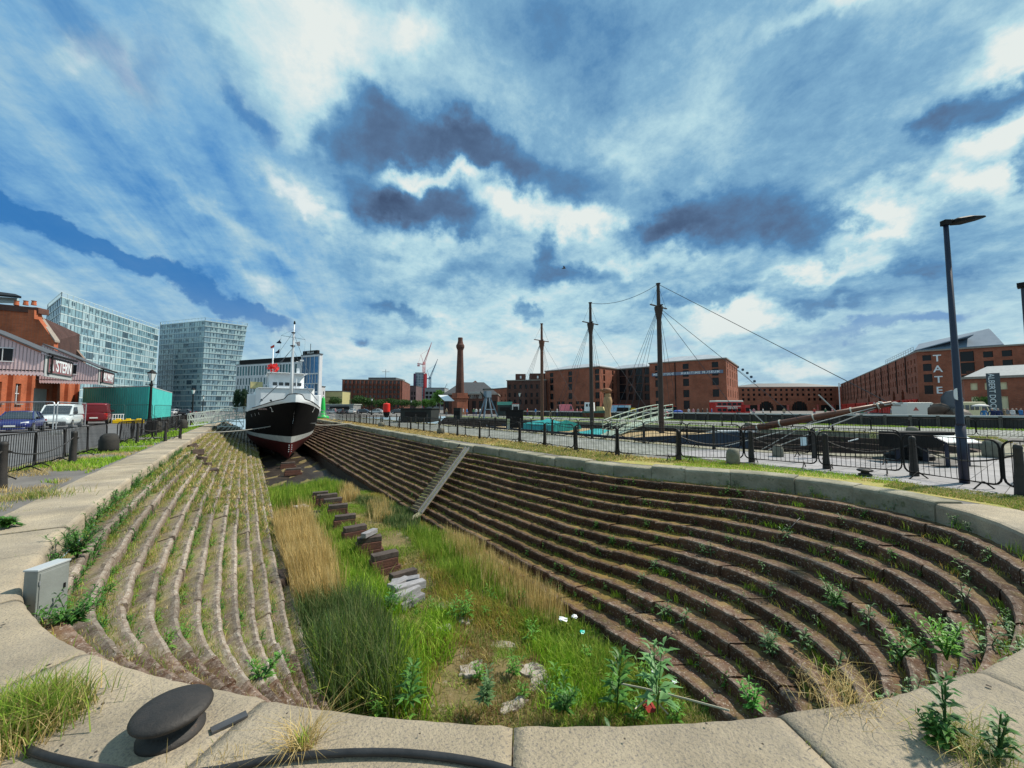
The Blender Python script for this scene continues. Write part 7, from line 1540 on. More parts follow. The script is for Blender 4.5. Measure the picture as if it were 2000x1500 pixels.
p = at(1868, 860, 11.4); t = empty('information_board', (p.x, p.y, 0), 0, 'sloping information board with a pale top on dark blue legs by the lamp post', 'sign'); b = MB(); vb = vr
def quad(c, u, v, th, mb): mb.slab([tuple(c - u - v), tuple(c + u - v), tuple(c + u + v), tuple(c - u + v)], tuple(u.cross(v).normalized() * th))
U = vb * .50; V = Vector((_sy, _cy, 0)) * .20 + Vector((0, 0, .09)); c = Vector((0, 0, p.z)); b = MB(); quad(c, U, V, .03, b); b.obj('panel', M_navyp, t); b = MB(); quad(c + Vector((0, 0, .036)), U * .95, V * .92, .006, b); b.obj('panel_face', mat('panel_print', (.48, .56, .60), (.34, .44, .48), 5, .3), t)
for s_ in (-1, 1): b = MB(); b.tube([tuple(U * s_ * .6 + Vector((0, 0, 0))), tuple(U * s_ * .6 + Vector((0, 0, p.z - .05)))], .05, 8); b.obj('leg', M_navyp, t)
b = MB(); b.box((0, 0, .004), (1.3, .3, .012), rz=ang); b.obj('base_plate', M_black, t)
p = at(1815, 880, 12.2); t = empty('winch_box', (p.x, p.y, 0), 0, 'long black machinery casing with a slanted end beside the capstan', 'casing'); b = MB(); z = .28; sdv = Vector((-vr.y, vr.x, 0))
b.slab([tuple(vr * a + Vector((0, 0, e))) for a, e in ((-1.0, .45), (.35, .45), (.95, .95), (-1.0, .95))][::1], tuple(sdv * .6)); b.obj('casing', M_black, t, bevel=.02); 
for a in (-.7, .2): b = MB(); b.box(tuple(vr * a + sdv * .3 + Vector((0, 0, .22))), (.12, .12, .46)); b.obj('leg', M_navyp, t)
# notices tied to the barriers
def notice(px, py, d, w_, h_, m, label, text=None):
    c = at(px, py, d); b = MB(); b.box((0, 0, 0), (w_, .012, h_), rz=-YAW); o = b.obj('notice', m, loc=c); tag(o, label, 'sign')
notice(1570, 862, 12.2, .20, .26, mat('notice_blue', (.55, .68, .74)), 'pale blue notice tied to a near barrier'); notice(1705, 851, 12.9, .20, .17, mat('warning_yellow', (.62, .60, .25)), 'yellowish warning notice with a triangle on a barrier')
c = at(1705, 851, 12.87); b = MB(); nb2 = Vector((-_sy, -_cy, 0)) * .012; vv = vr
for a0_, a1_ in ((0, 1), (1, 2), (2, 0)):
    tri = [vv * -.05 + Vector((0, 0, -.045)), vv * .05 + Vector((0, 0, -.045)), Vector((0, 0, .05))]; b.beam(tri[a0_] + nb2, tri[a1_] + nb2, .006, .010)
tag(b.obj('warning_triangle', M_black, loc=c), 'small black warning triangle printed on the yellow notice', 'sign')
b = MB(); a, c = at(1657, 862, 10.6), at(1676, 857, 10.6); b.beam((0, 0, 0), c - a, .03, .02); tag(b.obj('cable_tie', M_white, loc=a), 'white strip of tape tied on a near barrier rail', 'tape')
# ------------------------------------------------------------------ schooner in the second dock
SX = 25.0
sc = empty('schooner', (SX, 12, -1.5), 0, 'three-masted schooner with a blue grey hull and long brown bowsprit in the second dock', 'ship')
M_blueh = mat('hull_blue_grey', (.045, .065, .10), (.03, .045, .07), .8, .6, .01, 2); M_spar = mat('varnished_spar', (.16, .062, .032), (.10, .04, .022), 2.5, .5, .004, 20); M_spard = mat('dark_spar', (.055, .035, .028), (.035, .024, .02), 2, .6)
b = MB()
for s_ in (-1, 1):
    rings = []
    for y in (11.0, 11.3, 12, 13, 14.5, 17, 20, 26, 34, 38, 40):
        t_ = min(1, (y - 11.0) / 5.5); t2 = min(1, (40 - y) / 5 + .35); w_ = 3.1 * math.sin(math.pi / 2 * t_) ** .7 * t2; zt = .30 - .62 * min(1, (y - 11) / 6); rings.append([(SX + s_ * w_ * f, y + (1 - e) * 0, z) for f, z, e in ((.15, -3.4, 0), (.75, -2.6, 0), (.95, -1.5, 0), (1, -.6, 1), (1.02, zt, 1), (1.02, zt + .02, 1), (.97, zt + .02, 1), (.97, zt - .3, 1))])
    b.loft(rings, closed=False, caps=False)
W(b, 'hull', M_blueh, sc, fix=False)
b = MB(); dk = []
for y in (11.1, 11.6, 12.4, 13.5, 15, 17): dk.append((SX - 3.0 * math.sin(math.pi / 2 * min(1, (y - 11) / 5.5)) ** .7, y, .12 - .5 * min(1, (y - 11) / 6)))
dk.append((SX - 3.0, 39, -.5)); b.add(dk + [(2 * SX - q[0], q[1], q[2]) for q in dk[::-1]], [tuple(range(2 * len(dk)))]); W(b, 'deck', mat('deck_tan', (.42, .30, .15), (.32, .23, .12), 2, .8), sc)
def mast_(Y, top, hound, r, label):
    b = MB(); b.tube([(SX, Y, -1.0), (SX, Y, hound)], [r, r * .85], 10); b.tube([(SX, Y, hound), (SX, Y, top)], [r * .72, r * .6], 8); b.lathe([(r * .85, -1.0), (r * 1.7, -.1), (r * 1.7, .02), (r * .7, .04)], 10, (SX, Y, hound)); b.beam((SX - 1.0, Y, hound + .06), (SX + .85, Y - .1, hound - .02), .10, .07); b.beam((SX - .25, Y - .45, hound + .06), (SX + .25, Y + .45, hound + .06), .2, .06); b.lathe([(r * .9, 0), (r * .9, .06)], 8, (SX, Y, top)); return W(b, 'mast', M_spard if Y < 28 else M_spar, sc, smooth=False)
ms = []
for Y, ytop, yh, px in ((17.0, 555, 600, 1291), (23.9, 592, 632, 1155), (30.8, 633, 666, 1060)):
    dd = SX * _sy + Y * _cy; ms.append((Y, hz(px, ytop, dd), hz(px, yh, dd))); mast_(Y, ms[-1][1], ms[-1][2], .19 if Y < 20 else .18, '')
b = MB()
for Y, top, h_ in ms:
    for s_ in (-1, 1):
        for k in range(4): b.tube([(SX, Y, h_ + .1), (SX + s_ * 3.0, Y + .3 + k * .75, -.3)], .014, 3)
    for s_ in (-1, 1): b.tube([(SX, Y, top - .1), (SX + s_ * .9, Y, h_ + .05)], .010, 3)
b.tube([(SX, 17, ms[0][1]), (SX - .0, 4.9, 2.0)], .018, 4); b.tube([(SX, 17, ms[0][2]), (SX, 8.5, 1.1)], .016, 4); b.tube([(SX, 17, ms[0][2] - .1), (SX, 11.0, .4)], .016, 4)
a, c = Vector((SX, 17, ms[0][1])), Vector((SX, 23.9, ms[1][1])); b.tube([tuple(a.lerp(c, i / 10) - Vector((0, 0, 1.1 * 4 * (i / 10) * (1 - i / 10) * .5))) for i in range(11)], .018, 4); b.tube([(SX, 23.9, ms[1][2]), (SX, 17.3, .5)], .012, 3); b.tube([(SX, 30.8, ms[2][2]), (SX, 24.2, .5)], .012, 3)
o = W(b, 'rigging', mat('tarred_rope', (.05, .055, .065)), sc, fix=False); o['kind'] = 'stuff'
A = Vector((SX, 11.6, .30)); B = at(1742, 788, 18.4); b = MB(); b.tube([tuple(A), tuple(A.lerp(B, .5)), tuple(B)], [.21, .18, .12], 12); W(b, 'bowsprit', M_spar, sc, smooth=True)
b = MB()
for f in (.15, .32, .55, .78, .93):
    q = A.lerp(B, f); b.tube([tuple(q + (B - A) * .004), tuple(q - (B - A) * .004)], .27 - f * .10, 10)
W(b, 'spar_band', mat('rope_lashing', (.55, .53, .45)), sc)
b = MB(); q = A.lerp(B, .97)
for k in range(9): r_ = random.Random(k); b.tube([tuple(q + Vector((r_.uniform(-.15, .15), r_.uniform(-.4, .3), r_.uniform(-.05, .12)))), tuple(q + Vector((r_.uniform(-.15, .15), r_.uniform(-.6, .6), r_.uniform(-.12, .15))))], .035, 5)
b.tube([tuple(q), (SX, 11.2, -1.3)], .03, 5); b.tube([tuple(q), (SX - 2.2, 12.6, -.9)], .025, 5); b.tube([tuple(A.lerp(B, .6)), (SX, 11.1, -1.2)], .025, 5)
for f in (.22, .7): q2 = A.lerp(B, f); b.beam(q2, q2 + Vector((-.9, .5, .95)), .05, .05)
W(b, 'bowsprit_stays', mat('pale_rope', (.50, .49, .46)), sc)
b = MB(); b.slab([(SX - .5, 10.6, .28), (SX + .3, 10.6, .28), (SX + .6, 13.2, .14), (SX - 1.0, 13.2, .14)], (0, 0, .10)); W(b, 'bow_cover', mat('pale_grey_cover', (.50, .53, .56)), sc)
for y0, y1, x0, x1, z0, z1, lab in ((26.5, 31, 22.4, 26.4, -.4, .55, 'ridge'), (20.2, 24, 22.2, 27, -.6, -.15, 'low')):
    b = MB(); xm = (x0 + x1) / 2; b.loft([[(x0, y, z0), (x0 + .3, y, z0 + (z1 - z0) * .6), (xm, y, z1 + .15 * math.sin(y * 2)), (x1 - .3, y, z0 + (z1 - z0) * .6), (x1, y, z0)] for y in np.linspace(y0, y1, 6)], closed=False); W(b, 'tarpaulin', mat('turquoise_tarp', (.02, .36, .34), (.015, .22, .24), 1.5, .5, .02, 3), sc)
# arched footbridge to the deck
A, B = at(1186, 851, 29), at(1300, 824, 33); t = empty('footbridge', A, 0, 'pale green arched footbridge with handrails leading down to the schooner deck', 'footbridge'); d = B - A; sdv = Vector((d.y, -d.x, 0)).normalized(); b = MB(); b2 = MB(); f = MB()
arc_ = lambda u, s_, z: A + d * u + sdv * s_ + Vector((0, 0, z + .45 * math.sin(math.pi * u * .6)))
for s_ in (-.7, .7):
    for z in (0, .35, .7, 1.05): b.tube([tuple(arc_(u, s_, z)) for u in np.linspace(.03 if z else 0, 1, 9)], .035 if z < 1 else .045, 5)
    for u in np.linspace(.04, 1, 8): b2.beam(arc_(u, s_, 0), arc_(u, s_, 1.05), .05, .05)
f.loft([[tuple(arc_(u, -.7, 0)), tuple(arc_(u, .7, 0)), tuple(arc_(u, .7, -.08)), tuple(arc_(u, -.7, -.08))] for u in np.linspace(0, 1, 9)]); mg = mat('bridge_green', (.30, .37, .30), rough=.6); W(b, 'handrail', mg, t); W(b2, 'post', mg, t); W(f, 'walkway', mg, t)
# ------------------------------------------------------------------ far quay wall with timber fenders
t = empty('quay_wall', (53, 20, 0), 0, 'long dark timber-faced quay wall with a pale coping beyond the docks', 'wall')
b = MB(); b.box((53.4, 24, .45), (.8, 108, .9)); W(b, 'wall', mat('dark_wall', (.055, .05, .045), (.035, .033, .03), .8, .9), t); b = MB(); b.box((53.4, 24, .98), (1.1, 108, .16)); W(b, 'coping', mat('pale_cope', (.42, .43, .42)), t); b = MB()
for k in range(60): b.box((52.92, -29 + k * 1.8, .5), (.18, .22, 1.0))
o = W(b, 'fender_timbers', mat('fender', (.10, .09, .075), (.07, .06, .05), 2), t); o['kind'] = 'stuff'
b = MB(); ring = [(0, .38 * math.cos(a), .38 * math.sin(a)) for a in np.linspace(0, 2 * math.pi, 17)]; b.tube(ring, .10, 6, False); p = at(1343, 808, 62); tag(b.obj('lifebuoy', mat('lifebuoy_red', (.60, .05, .04), (.7, .6, .55), 2, .5), loc=(52.7, at(1343, 808, 62).y + .0, .75)), 'red and white lifebuoy hanging on the dark quay wall', 'lifebuoy')
# ------------------------------------------------------------------ trees
def make_tree(seed, cols, crown_w=1.0, n=2600, trunk=.34):
    rd = np.random.default_rng(seed); t = empty('tree', (0, 0, 0), 0, 'x', 'tree'); b = MB(); b.tube([(0, 0, 0), (.02, 0, trunk * .6), (.0, .01, trunk + .1)], [.035, .028, .02], 7)
    lobes = [((rd.uniform(-.26, .26) * crown_w, rd.uniform(-.26, .26) * crown_w, trunk + .18 + rd.uniform(0, .38)), rd.uniform(.13, .23)) for _ in range(13)]
    for c, r in lobes[:8]: b.tube([(0, 0, trunk * .8), tuple(np.array(c) * .6 + np.array([0, 0, .1])), tuple(c)], [.014, .009, .004], 4)
    b.obj('trunk', mat('bark', (.07, .055, .04), (.04, .03, .025), 8, .9), t)
    P = []
    for k in range(n):
        c, r = lobes[rd.integers(len(lobes))]; v = rd.normal(0, 1, 3); v /= np.linalg.norm(v); P.append(np.array(c) + v * r * rd.uniform(.55, 1.05) ** .5)
    P = np.array(P); N_ = rd.normal(0, 1, (n, 3)); N_ /= np.linalg.norm(N_, axis=1)[:, None]; U = np.cross(N_, rd.normal(0, 1, (n, 3))); U /= np.linalg.norm(U, axis=1)[:, None]; Vv = np.cross(N_, U); s = rd.uniform(.012, .03, (n, 1))
    V = np.stack([P - U * s - Vv * s * .5, P + U * s - Vv * s * .6, P + U * s * .7 + Vv * s, P - U * s * .6 + Vv * s * .8], 1).reshape(-1, 3); q = np.arange(n)[:, None] * 4; F = np.concatenate([q + [0, 1, 2], q + [0, 2, 3]])
    col = np.array(cols)[rd.integers(0, len(cols), n)] * rd.uniform(.7, 1.3, (n, 1)); o = finish_np('crown', V, F, np.repeat(col, 4, 0), M_leaf, None); o.parent = t; return t
TG = [(.035, .085, .02), (.05, .11, .025), (.07, .14, .03), (.028, .065, .02)]; TB = [(.08, .19, .03), (.11, .24, .04), (.06, .15, .03)]; TC = [(.02, .05, .025), (.03, .065, .03)]
ta, tb, tcn = make_tree(1, TG, 1.25), make_tree(2, TB, 1.0), make_tree(3, TC, .55, 2600, .08)
used = {}
def tree(kind, px, d, ytop, wid, label):
    src = {'a': ta, 'b': tb, 'c': tcn}[kind]; p = gd(px, d); Ht = hz(px, ytop, d) / .95; o = dup(src) if used.get(kind) else src; used[kind] = 1; o.location = (p.x, p.y, 0); o.rotation_euler = (0, 0, px * 1.7); w_ = wid * d / 750 / .95; o.scale = (w_, w_, Ht * (1.22 if kind == 'c' else 1)); o['label'] = label; o['group'] = 'trees beyond the quays'
tree('c', 463, 95, 758, 24, 'dark conifer-like tree left of the ship, nearer the glass tower'); tree('c', 477, 95, 757, 22, 'dark narrow tree standing just left of the ship'); tree('a', 654, 180, 776, 26, 'dark green tree in front of the olive yellow building')
tree('a', 702, 170, 774, 34, 'largest round tree before the left half of the office block'); tree('a', 722, 172, 778, 26, 'tree between the largest round tree and the lamp post'); tree('a', 744, 170, 781, 26, 'low tree before the middle of the office block'); tree('a', 765, 171, 779, 26, 'tree before the right half of the office block'); tree('a', 786, 165, 781, 28, 'dark tree at the right end of the office block'); tree('a', 808, 165, 782, 28, 'low dark tree beneath the slim grey tower'); tree('b', 832, 150, 781, 28, 'yellow green tree beneath the blue crane'); tree('b', 858, 140, 765, 34, 'tall bright green tree left of the pump house'); tree('b', 845, 150, 779, 22, 'smaller bright tree just left of the tall bright one')
tree('a', 1920, 55, 776, 24, 'dark bush-like tree in front of the brick pavilion')
# long dark shed roof and market stalls around the far quay
def hut(name, label, cat, px0, px1, d, ytop, m, roofm=None, depth=2.5, z0=0.0, roofh=.0, ybot=None):
    a, b_ = gd(px0, d), gd(px1, d); P = quadfoot(a, b_, depth); zt = hz((px0 + px1) / 2, ytop, d); t = empty(name, (P[0].x, P[0].y, 0), 0, label, cat); zb = z0 if ybot is None else hz((px0 + px1) / 2, ybot, d)
    b = MB(); b.prism(P, zb, zt); W(b, 'body', m, t, bevel=.04); b = MB(); c = sum(P, Vector((0, 0))) / 4; b.prism([tuple(c + (p - c) * 1.06) for p in P], zt, zt + .12 + roofh * .3); W(b, 'roof', roofm or m, t)
    d_ = (P[1] - P[0]).normalized(); n = Vector((d_.y, -d_.x)); L = (P[1] - P[0]).length; q = P[0] + d_ * L * .5 + n * .05; b = MB(); b.box((q.x, q.y, zb + (zt - zb) * .62), (L * .7, .06, (zt - zb) * .34), rz=math.atan2(d_.y, d_.x)); W(b, 'hatch', M_void, t)
    if zb > .3:
        for p in P: b = MB(); b.beam((p.x, p.y, 0), (p.x, p.y, zb), .06, .06); W(b, 'leg', M_black, t)
    return t
hut('dark_shed', 'long low black shed on the quay between the docks', 'shed', 782, 842, 46, 799, mat('shed_black', (.012, .016, .016), (.02, .024, .022), 1, .7), depth=5)
hut('dark_shed', 'small black kiosk in front of the chimney plinth', 'shed', 886, 899, 58, 798, mat('shed_black', (.012, .016, .016)), depth=2)
hut('market_hall', 'low white market stalls with a pale roof left of the trees', 'stall', 636, 690, 120, 790, mat('stall_grey', (.25, .26, .26), (.12, .12, .12), 1), mat('stall_roof', (.62, .66, .62)), depth=6)
hut('food_stall', 'long stall with a turquoise fascia left of the old warehouse lamp post', 'stall', 972, 1000, 85, 791, mat('stall_dark', (.03, .04, .04)), mat('stall_teal', (.10, .32, .26)), depth=3, roofh=2)
hut('food_stall', 'small white stall with red lettering beside the turquoise stall', 'stall', 1000, 1014, 84, 789, mat('stall_white', (.6, .58, .56)), mat('stall_red', (.35, .06, .05)), depth=3)
hut('food_stall', 'light blue and white stall in front of the recessed warehouse', 'stall', 1200, 1232, 74, 791, mat('stall_blue', (.12, .40, .66), (.55, .64, .70), .9, .6), mat('stall_red', (.35, .06, .05)), depth=3)
hut('food_stall', 'small yellow stall box right of the light blue stall', 'stall', 1233, 1241, 73, 798, mat('yellow_plastic', (.6, .5, .02)), depth=1.5)
hut('food_stall', 'open stall with a thin red roof beside the tall foremast', 'stall', 1283, 1320, 78, 794, M_void, mat('stall_redroof', (.5, .06, .03)), depth=3)
hut('food_stall', 'white box stall just right of the foremast', 'stall', 1303, 1314, 70, 800, M_white, depth=1.5)
p = gd(1324, 70); b = MB(); b.lathe([(.8, 0), (.9, .5), (.8, 1.2), (.4, 1.35)], 10); tag(b.obj('covered_stall', mat('blue_cover', (.02, .08, .42), (.015, .05, .25), 3, .6, .03, 4), loc=p), 'heap covered with bright blue sheeting beside the foremast', 'cover')
hut('kiosk', 'bright red round-shouldered kiosk at the right end of the red bus', 'kiosk', 1455, 1465, 81, 792, mat('bus_red', (.45, .015, .012), rough=.3, spec=.6), depth=1.5)
# red double deck bus used as a diner
def bus(px0, px1, d, ytop, label):
    a, b_ = gd(px0, d), gd(px1, d); P = quadfoot(a, b_, 2.6); zt = hz((px0 + px1) / 2, ytop, d); t = empty('diner_bus', (P[0].x, P[0].y, 0), 0, label, 'bus'); d_ = (P[1] - P[0]).normalized(); n = Vector((d_.y, -d_.x)); L = (P[1] - P[0]).length; mr_ = mat('bus_red', (.45, .015, .012), rough=.3, spec=.6)
    def blk(u0, u1, z0, z1, name, m, out=.0, th=None):
        q0 = P[0] + d_ * u0 + n * out; q1 = P[0] + d_ * u1 + n * out; b = MB(); dep = 2.6 + out if th is None else th; b.prism([tuple(q0), tuple(q1), tuple(q1 - n * dep), tuple(q0 - n * dep)] if (q1 - q0).cross(-n) < 0 or True else [], z0, z1); return W(b, name, m, t, bevel=.08 if th is None else 0)
    blk(0, L, .35, zt - .35, 'body', mr_); blk(.1, L - .1, zt - .36, zt, 'roof', mat('bus_cream', (.72, .68, .60), rough=.4)); blk(.2, L - .2, zt * .60, zt * .60 + .14, 'cream_band', mat('bus_cream', (.72, .68, .60)), .03, .05)
    for z0, z1 in ((zt * .30, zt * .48), (zt * .68, zt * .84)):
        for k in range(5): u = L * (.08 + .175 * k); blk(u, u + L * .14, z0, z1, 'window', M_pane, .02, .04)
    put_text("DINER'S", .62, mat('bus_cream', (.72, .68, .60)), t, Vector((*(P[0] + d_ * L * .60 + n * .06), zt * .60 - .32)) - t.location, (d_.x, d_.y, 0), (0, 0, 1), depth=.01, bold=.02)
    for u in (L * .2, L * .8): b = MB(); b.lathe([(.45, -.12), (.45, .12)], 14); c = P[0] + d_ * u + n * .05; ax = Matrix.Rotation(math.pi / 2, 3, 'X'); M3 = Matrix.Rotation(math.atan2(d_.y, d_.x), 3, 'Z') @ ax; b.v = [tuple(M3 @ Vector(v) + Vector((c.x, c.y, .45))) for v in b.v]; W(b, 'wheel', M_tyre, t)
bus(1397, 1453, 84, 782, 'old red double-deck bus with a cream roof, used as a diner on the quay')
def bigvan(px0, px1, d, ytop, m, label, cab='r', name='van', marks=None):
    a, b_ = gd(px0, d), gd(px1, d); P = quadfoot(a, b_, 1.9); zt = hz((px0 + px1) / 2, ytop, d); t = empty(name, (P[0].x, P[0].y, 0), 0, label, 'van'); d_ = (P[1] - P[0]).normalized(); n = Vector((d_.y, -d_.x)); L = (P[1] - P[0]).length
    pr = [(0, .35), (L, .35), (L, zt * .48), (L * .97, zt * .54), (L * .84, zt * .96), (L * .80, zt), (L * .03, zt), (0, zt * .94)]
    b = MB(); b.slab([(*(P[0] + d_ * u), z) for u, z in pr], (-n.x * 1.9, -n.y * 1.9, 0)); W(b, 'body', m, t, bevel=.06)
    def pl(q, name_, mm): b = MB(); b.slab([(*(P[0] + d_ * u + n * .02), z) for u, z in q], (-n.x * .03, -n.y * .03, 0)); W(b, name_, mm, t)
    pl([(L * .72, zt * .58), (L * .90, zt * .58), (L * .83, zt * .88), (L * .72, zt * .88)], 'side_window', M_carglass)
    if marks == 'camper':
        for k in range(4): pl([(L * (.06 + .15 * k), zt * .62), (L * (.18 + .15 * k), zt * .62), (L * (.18 + .15 * k), zt * .85), (L * (.06 + .15 * k), zt * .85)], 'window', M_carglass)
    elif marks == 'logo':
        pl([(L * .18, zt * .6), (L * .36, zt * .6), (L * .27, zt * .78)], 'logo', mat('logo_red', (.45, .1, .08)))
    pl([(L * .985, zt * .40), (L * .999, zt * .40), (L * .999, zt * .46), (L * .985, zt * .46)], 'headlight', M_lamp)
    for u in (L * .2, L * .82):
        b = MB(); b.lathe([(.2, -.1), (.33, -.1), (.33, .1), (.2, .1)], 16); c = P[0] + d_ * u - n * .05; M3 = Matrix.Rotation(math.atan2(d_.y, d_.x), 3, 'Z') @ Matrix.Rotation(math.pi / 2, 3, 'X'); b.v = [tuple(M3 @ Vector(v) + Vector((c.x, c.y, .33))) for v in b.v]; W(b, 'wheel', M_tyre, t)
    return t
bigvan(1094, 1121, 80, 790, mat('pink_paint', (.62, .16, .20), rough=.4), 'pink vintage food van in front of the plain warehouse')
bigvan(1772, 1834, 45, 786, mat('van_white', (.70, .66, .60), rough=.4), 'white van with a small red logo below the gallery letters', marks='logo')
bigvan(1872, 1936, 44, 785, mat('cream_van', (.66, .58, .34), rough=.4), 'cream vintage camper van in front of the brick pavilion', marks='camper')
# workboat on the far quay
a = gd(1140, 62); t = empty('workboat', (a.x, a.y, 0), 0, 'small workboat with white wheelhouse and brown hull propped on the far quay', 'boat'); e = gd(1190, 60); d_ = (xy(e) - xy(a)).normalized(); n = Vector((d_.y, -d_.x)); L = (xy(e) - xy(a)).length
def bq(u, o, z): q = xy(a) + d_ * u + n * o; return (q.x, q.y, z)
b = MB(); b.loft([[bq(u, -w_, .95), bq(u, -w_ * .6, .2), bq(u, w_ * .6, .2), bq(u, w_, .95)] for u, w_ in ((0, .7), (L * .3, 1.0), (L * .8, .9), (L * 1.0, .2))]); W(b, 'hull', M_spar, t); b = MB(); b.loft([[bq(u, -w_, z), bq(u, -w_, .96), bq(u, w_, .96), bq(u, w_, z)] for u, w_, z in ((0, .72, 1.25), (L * .3, 1.02, 1.2), (L * .8, .92, 1.3), (L, .22, 1.5))]); W(b, 'gunwale', mat('gunwale_green', (.04, .12, .10)), t)
b = MB(); b.slab([bq(L * .08, .8, 1.0), bq(L * .40, .8, 1.0), bq(L * .38, .8, 2.6), bq(L * .1, .8, 2.6)], (-n.x * 1.6, -n.y * 1.6, 0)); W(b, 'wheelhouse', M_white, t, bevel=.03)
for u in (.16, .28): b = MB(); b.slab([bq(L * u, .83, 1.95), bq(L * (u + .07), .83, 1.95), bq(L * (u + .07), .83, 2.35), bq(L * u, .83, 2.35)], (-n.x * .02, -n.y * .02, 0)); W(b, 'window', M_pane, t)
b = MB(); b.tube([bq(L * .36, 0, 2.6), bq(L * .36, 0, 3.3)], .08, 6); W(b, 'funnel', M_white, t); b = MB(); b.slab([bq(L * .55, .6, 1.2), bq(L * .85, .6, 1.3), bq(L * .8, .6, 1.9), bq(L * .55, .6, 1.95)], (-n.x * 1.2, -n.y * 1.2, 0)); W(b, 'cabin_cover', mat('cream_paint', (.6, .52, .3)), t)
# wooden bollard monument
a = gd(1187, 58); t = empty('monument', a, 0, 'tall light brown carved column with a darker bulbous head on the far quay', 'sculpture'); zt = hz(1187, 758, 58); s = zt / 5.0; M_carv = mat('carved_wood', (.42, .26, .13), (.32, .20, .10), 3, .8, .02, 8)
b = MB(); b.lathe([(.55, 0), (.5, .3), (.42, 1.2 * s), (.62, 2.4 * s), (.68, 2.9 * s), (.55, 3.5 * s), (.42, 3.7 * s), (.48, 3.75 * s), (.38, 4.2 * s)], 14); b.obj('column', M_carv, t, smooth=True)
b = MB(); b.lathe([(.3, 4.15 * s), (.72, 4.35 * s), (.78, 4.7 * s), (.5, 4.98 * s), (.05, 5.02 * s)], 14, (-.1, .1, 0)); b.tube([(-.4, .2, 4.6 * s), (-1.0, .5, 4.65 * s)], [.3, .18], 8); b.obj('head', mat('carved_dark', (.26, .11, .05), (.2, .08, .04), 3), t, smooth=True)
# big ship propeller on show
a = gd(1856, 40); t = empty('propeller', (a.x, a.y, 0), 0, 'huge bronze ship propeller displayed on the far quay beside the lamp post', 'propeller'); M_brz = mat('old_bronze', (.16, .12, .10), (.10, .085, .075), 2, .5, metal=.3); zc = 1.25
b = MB(); b.lathe([(.35, -.5), (.45, 0), (.35, .5), (.05, .6)], 12); M3 = Matrix.Rotation(R(80), 3, 'X'); b.v = [tuple(Matrix.Rotation(-YAW, 3, 'Z') @ (M3 @ Vector(v)) + Vector((0, 0, zc))) for v in b.v]; b.obj('hub', M_brz, t)
for k, an in enumerate((80, 170, 260, 350)):
    rings = []
    for f, w_ in ((.25, .3), (.8, .75), (1.5, .85), (2.1, .6), (2.35, .15)):
        tw = .9 - .25 * f; c = Vector((f * math.cos(R(an)), 0, f * math.sin(R(an)))); s_ = Vector((-math.sin(R(an)), 0, math.cos(R(an)))); nn_ = Vector((0, 1, 0)); u = s_ * math.cos(tw) + nn_ * math.sin(tw); v2 = (nn_ * math.cos(tw) - s_ * math.sin(tw)) * .06
        rings.append([tuple(Matrix.Rotation(-YAW, 3, 'Z') @ (c + u * a_ * w_ + v2 * e_) + Vector((0, 0, zc))) for a_, e_ in ((-1, 0), (-.3, 1), (.5, .7), (1, 0), (.4, -.7), (-.4, -1))])
    b = MB(); b.loft(rings); b.obj('blade', M_brz if k else mat('slate_bronze', (.10, .11, .13)), t, smooth=True)
b = MB(); b.box((0, 0, .15), (1.2, 1.2, .3)); b.obj('plinth', M_bstone, t)
# buoys
p = gd(755, 70); t = empty('buoy', p, 0, 'bright red can buoy standing on the far quay', 'buoy'); b = MB(); z1, z0 = hz(755, 788, 70), hz(755, 805, 70); r_ = .62; b.lathe([(r_ * .9, z0), (r_, z0 + .1), (r_, z1 - .1), (r_ * .85, z1), (.1, z1 + .05)], 16); b.obj('body', mat('buoy_red', (.70, .02, .012), rough=.5), t, smooth=False); b = MB(); b.lathe([(.3, 0), (.55, z0 * .6), (.62, z0)], 12); b.obj('skirt', M_black, t)
b = MB(); b.tube([(0, 0, z1), (0, 0, z1 + .35)], .08, 6); b.obj('lantern', mat('buoy_lantern', (.3, .1, .05)), t)
p = gd(631, 62); t = empty('buoy', p, 0, 'tall tapering bright green buoy just right of the ship', 'buoy'); b = MB(); z1 = hz(630, 775, 62); b.lathe([(.95, .0), (.9, .35), (.45, .6), (.36, 1.4), (.24, z1 - .3), (.05, z1)], 12); b.obj('body', mat('buoy_green', (.01, .40, .06), rough=.45), t, smooth=True)
# blue dock crane
p = gd(952, 66); t = empty('dock_crane', p, 0, 'small blue grey dockside crane on splayed legs left of the old warehouse', 'crane'); m = mat('crane_grey_blue', (.16, .22, .28), rough=.5); H = hz(952, 760, 66); b = MB()
for sx, sy in ((-1.3, -1), (1.6, -1), (-1.1, 1), (1.6, 1)): b.beam((sx, sy, 0), (sx * .25, sy * .25, H * .7), .22, .22)
b.beam((-.9, -.8, H * .3), (1.1, -.8, H * .3), .14, .14); b.obj('leg', m, t); b = MB(); b.box((0, 0, H * .82), (1.0, 1.0, H * .22)); b.obj('cab', m, t); b = MB(); b.beam((-.8, 0, H * .98), (1.0, 0, H), .5, .3); b.beam((-.6, 0, H * .72), (-1.4, 0, H * .9), .16, .16); b.obj('jib', mat('crane_dark', (.04, .05, .05)), t)
hut('ticket_gate', 'dark gate frame with a yellow and white notice in front of the lantern post', 'gate', 988, 1022, 33, 803, M_void, M_black, depth=.4)
notice(993, 829, 32.5, .25, .95, mat('notice_yellow', (.55, .55, .2), (.6, .6, .6), 1), 'tall narrow yellow and white notice on the dark gate frame')
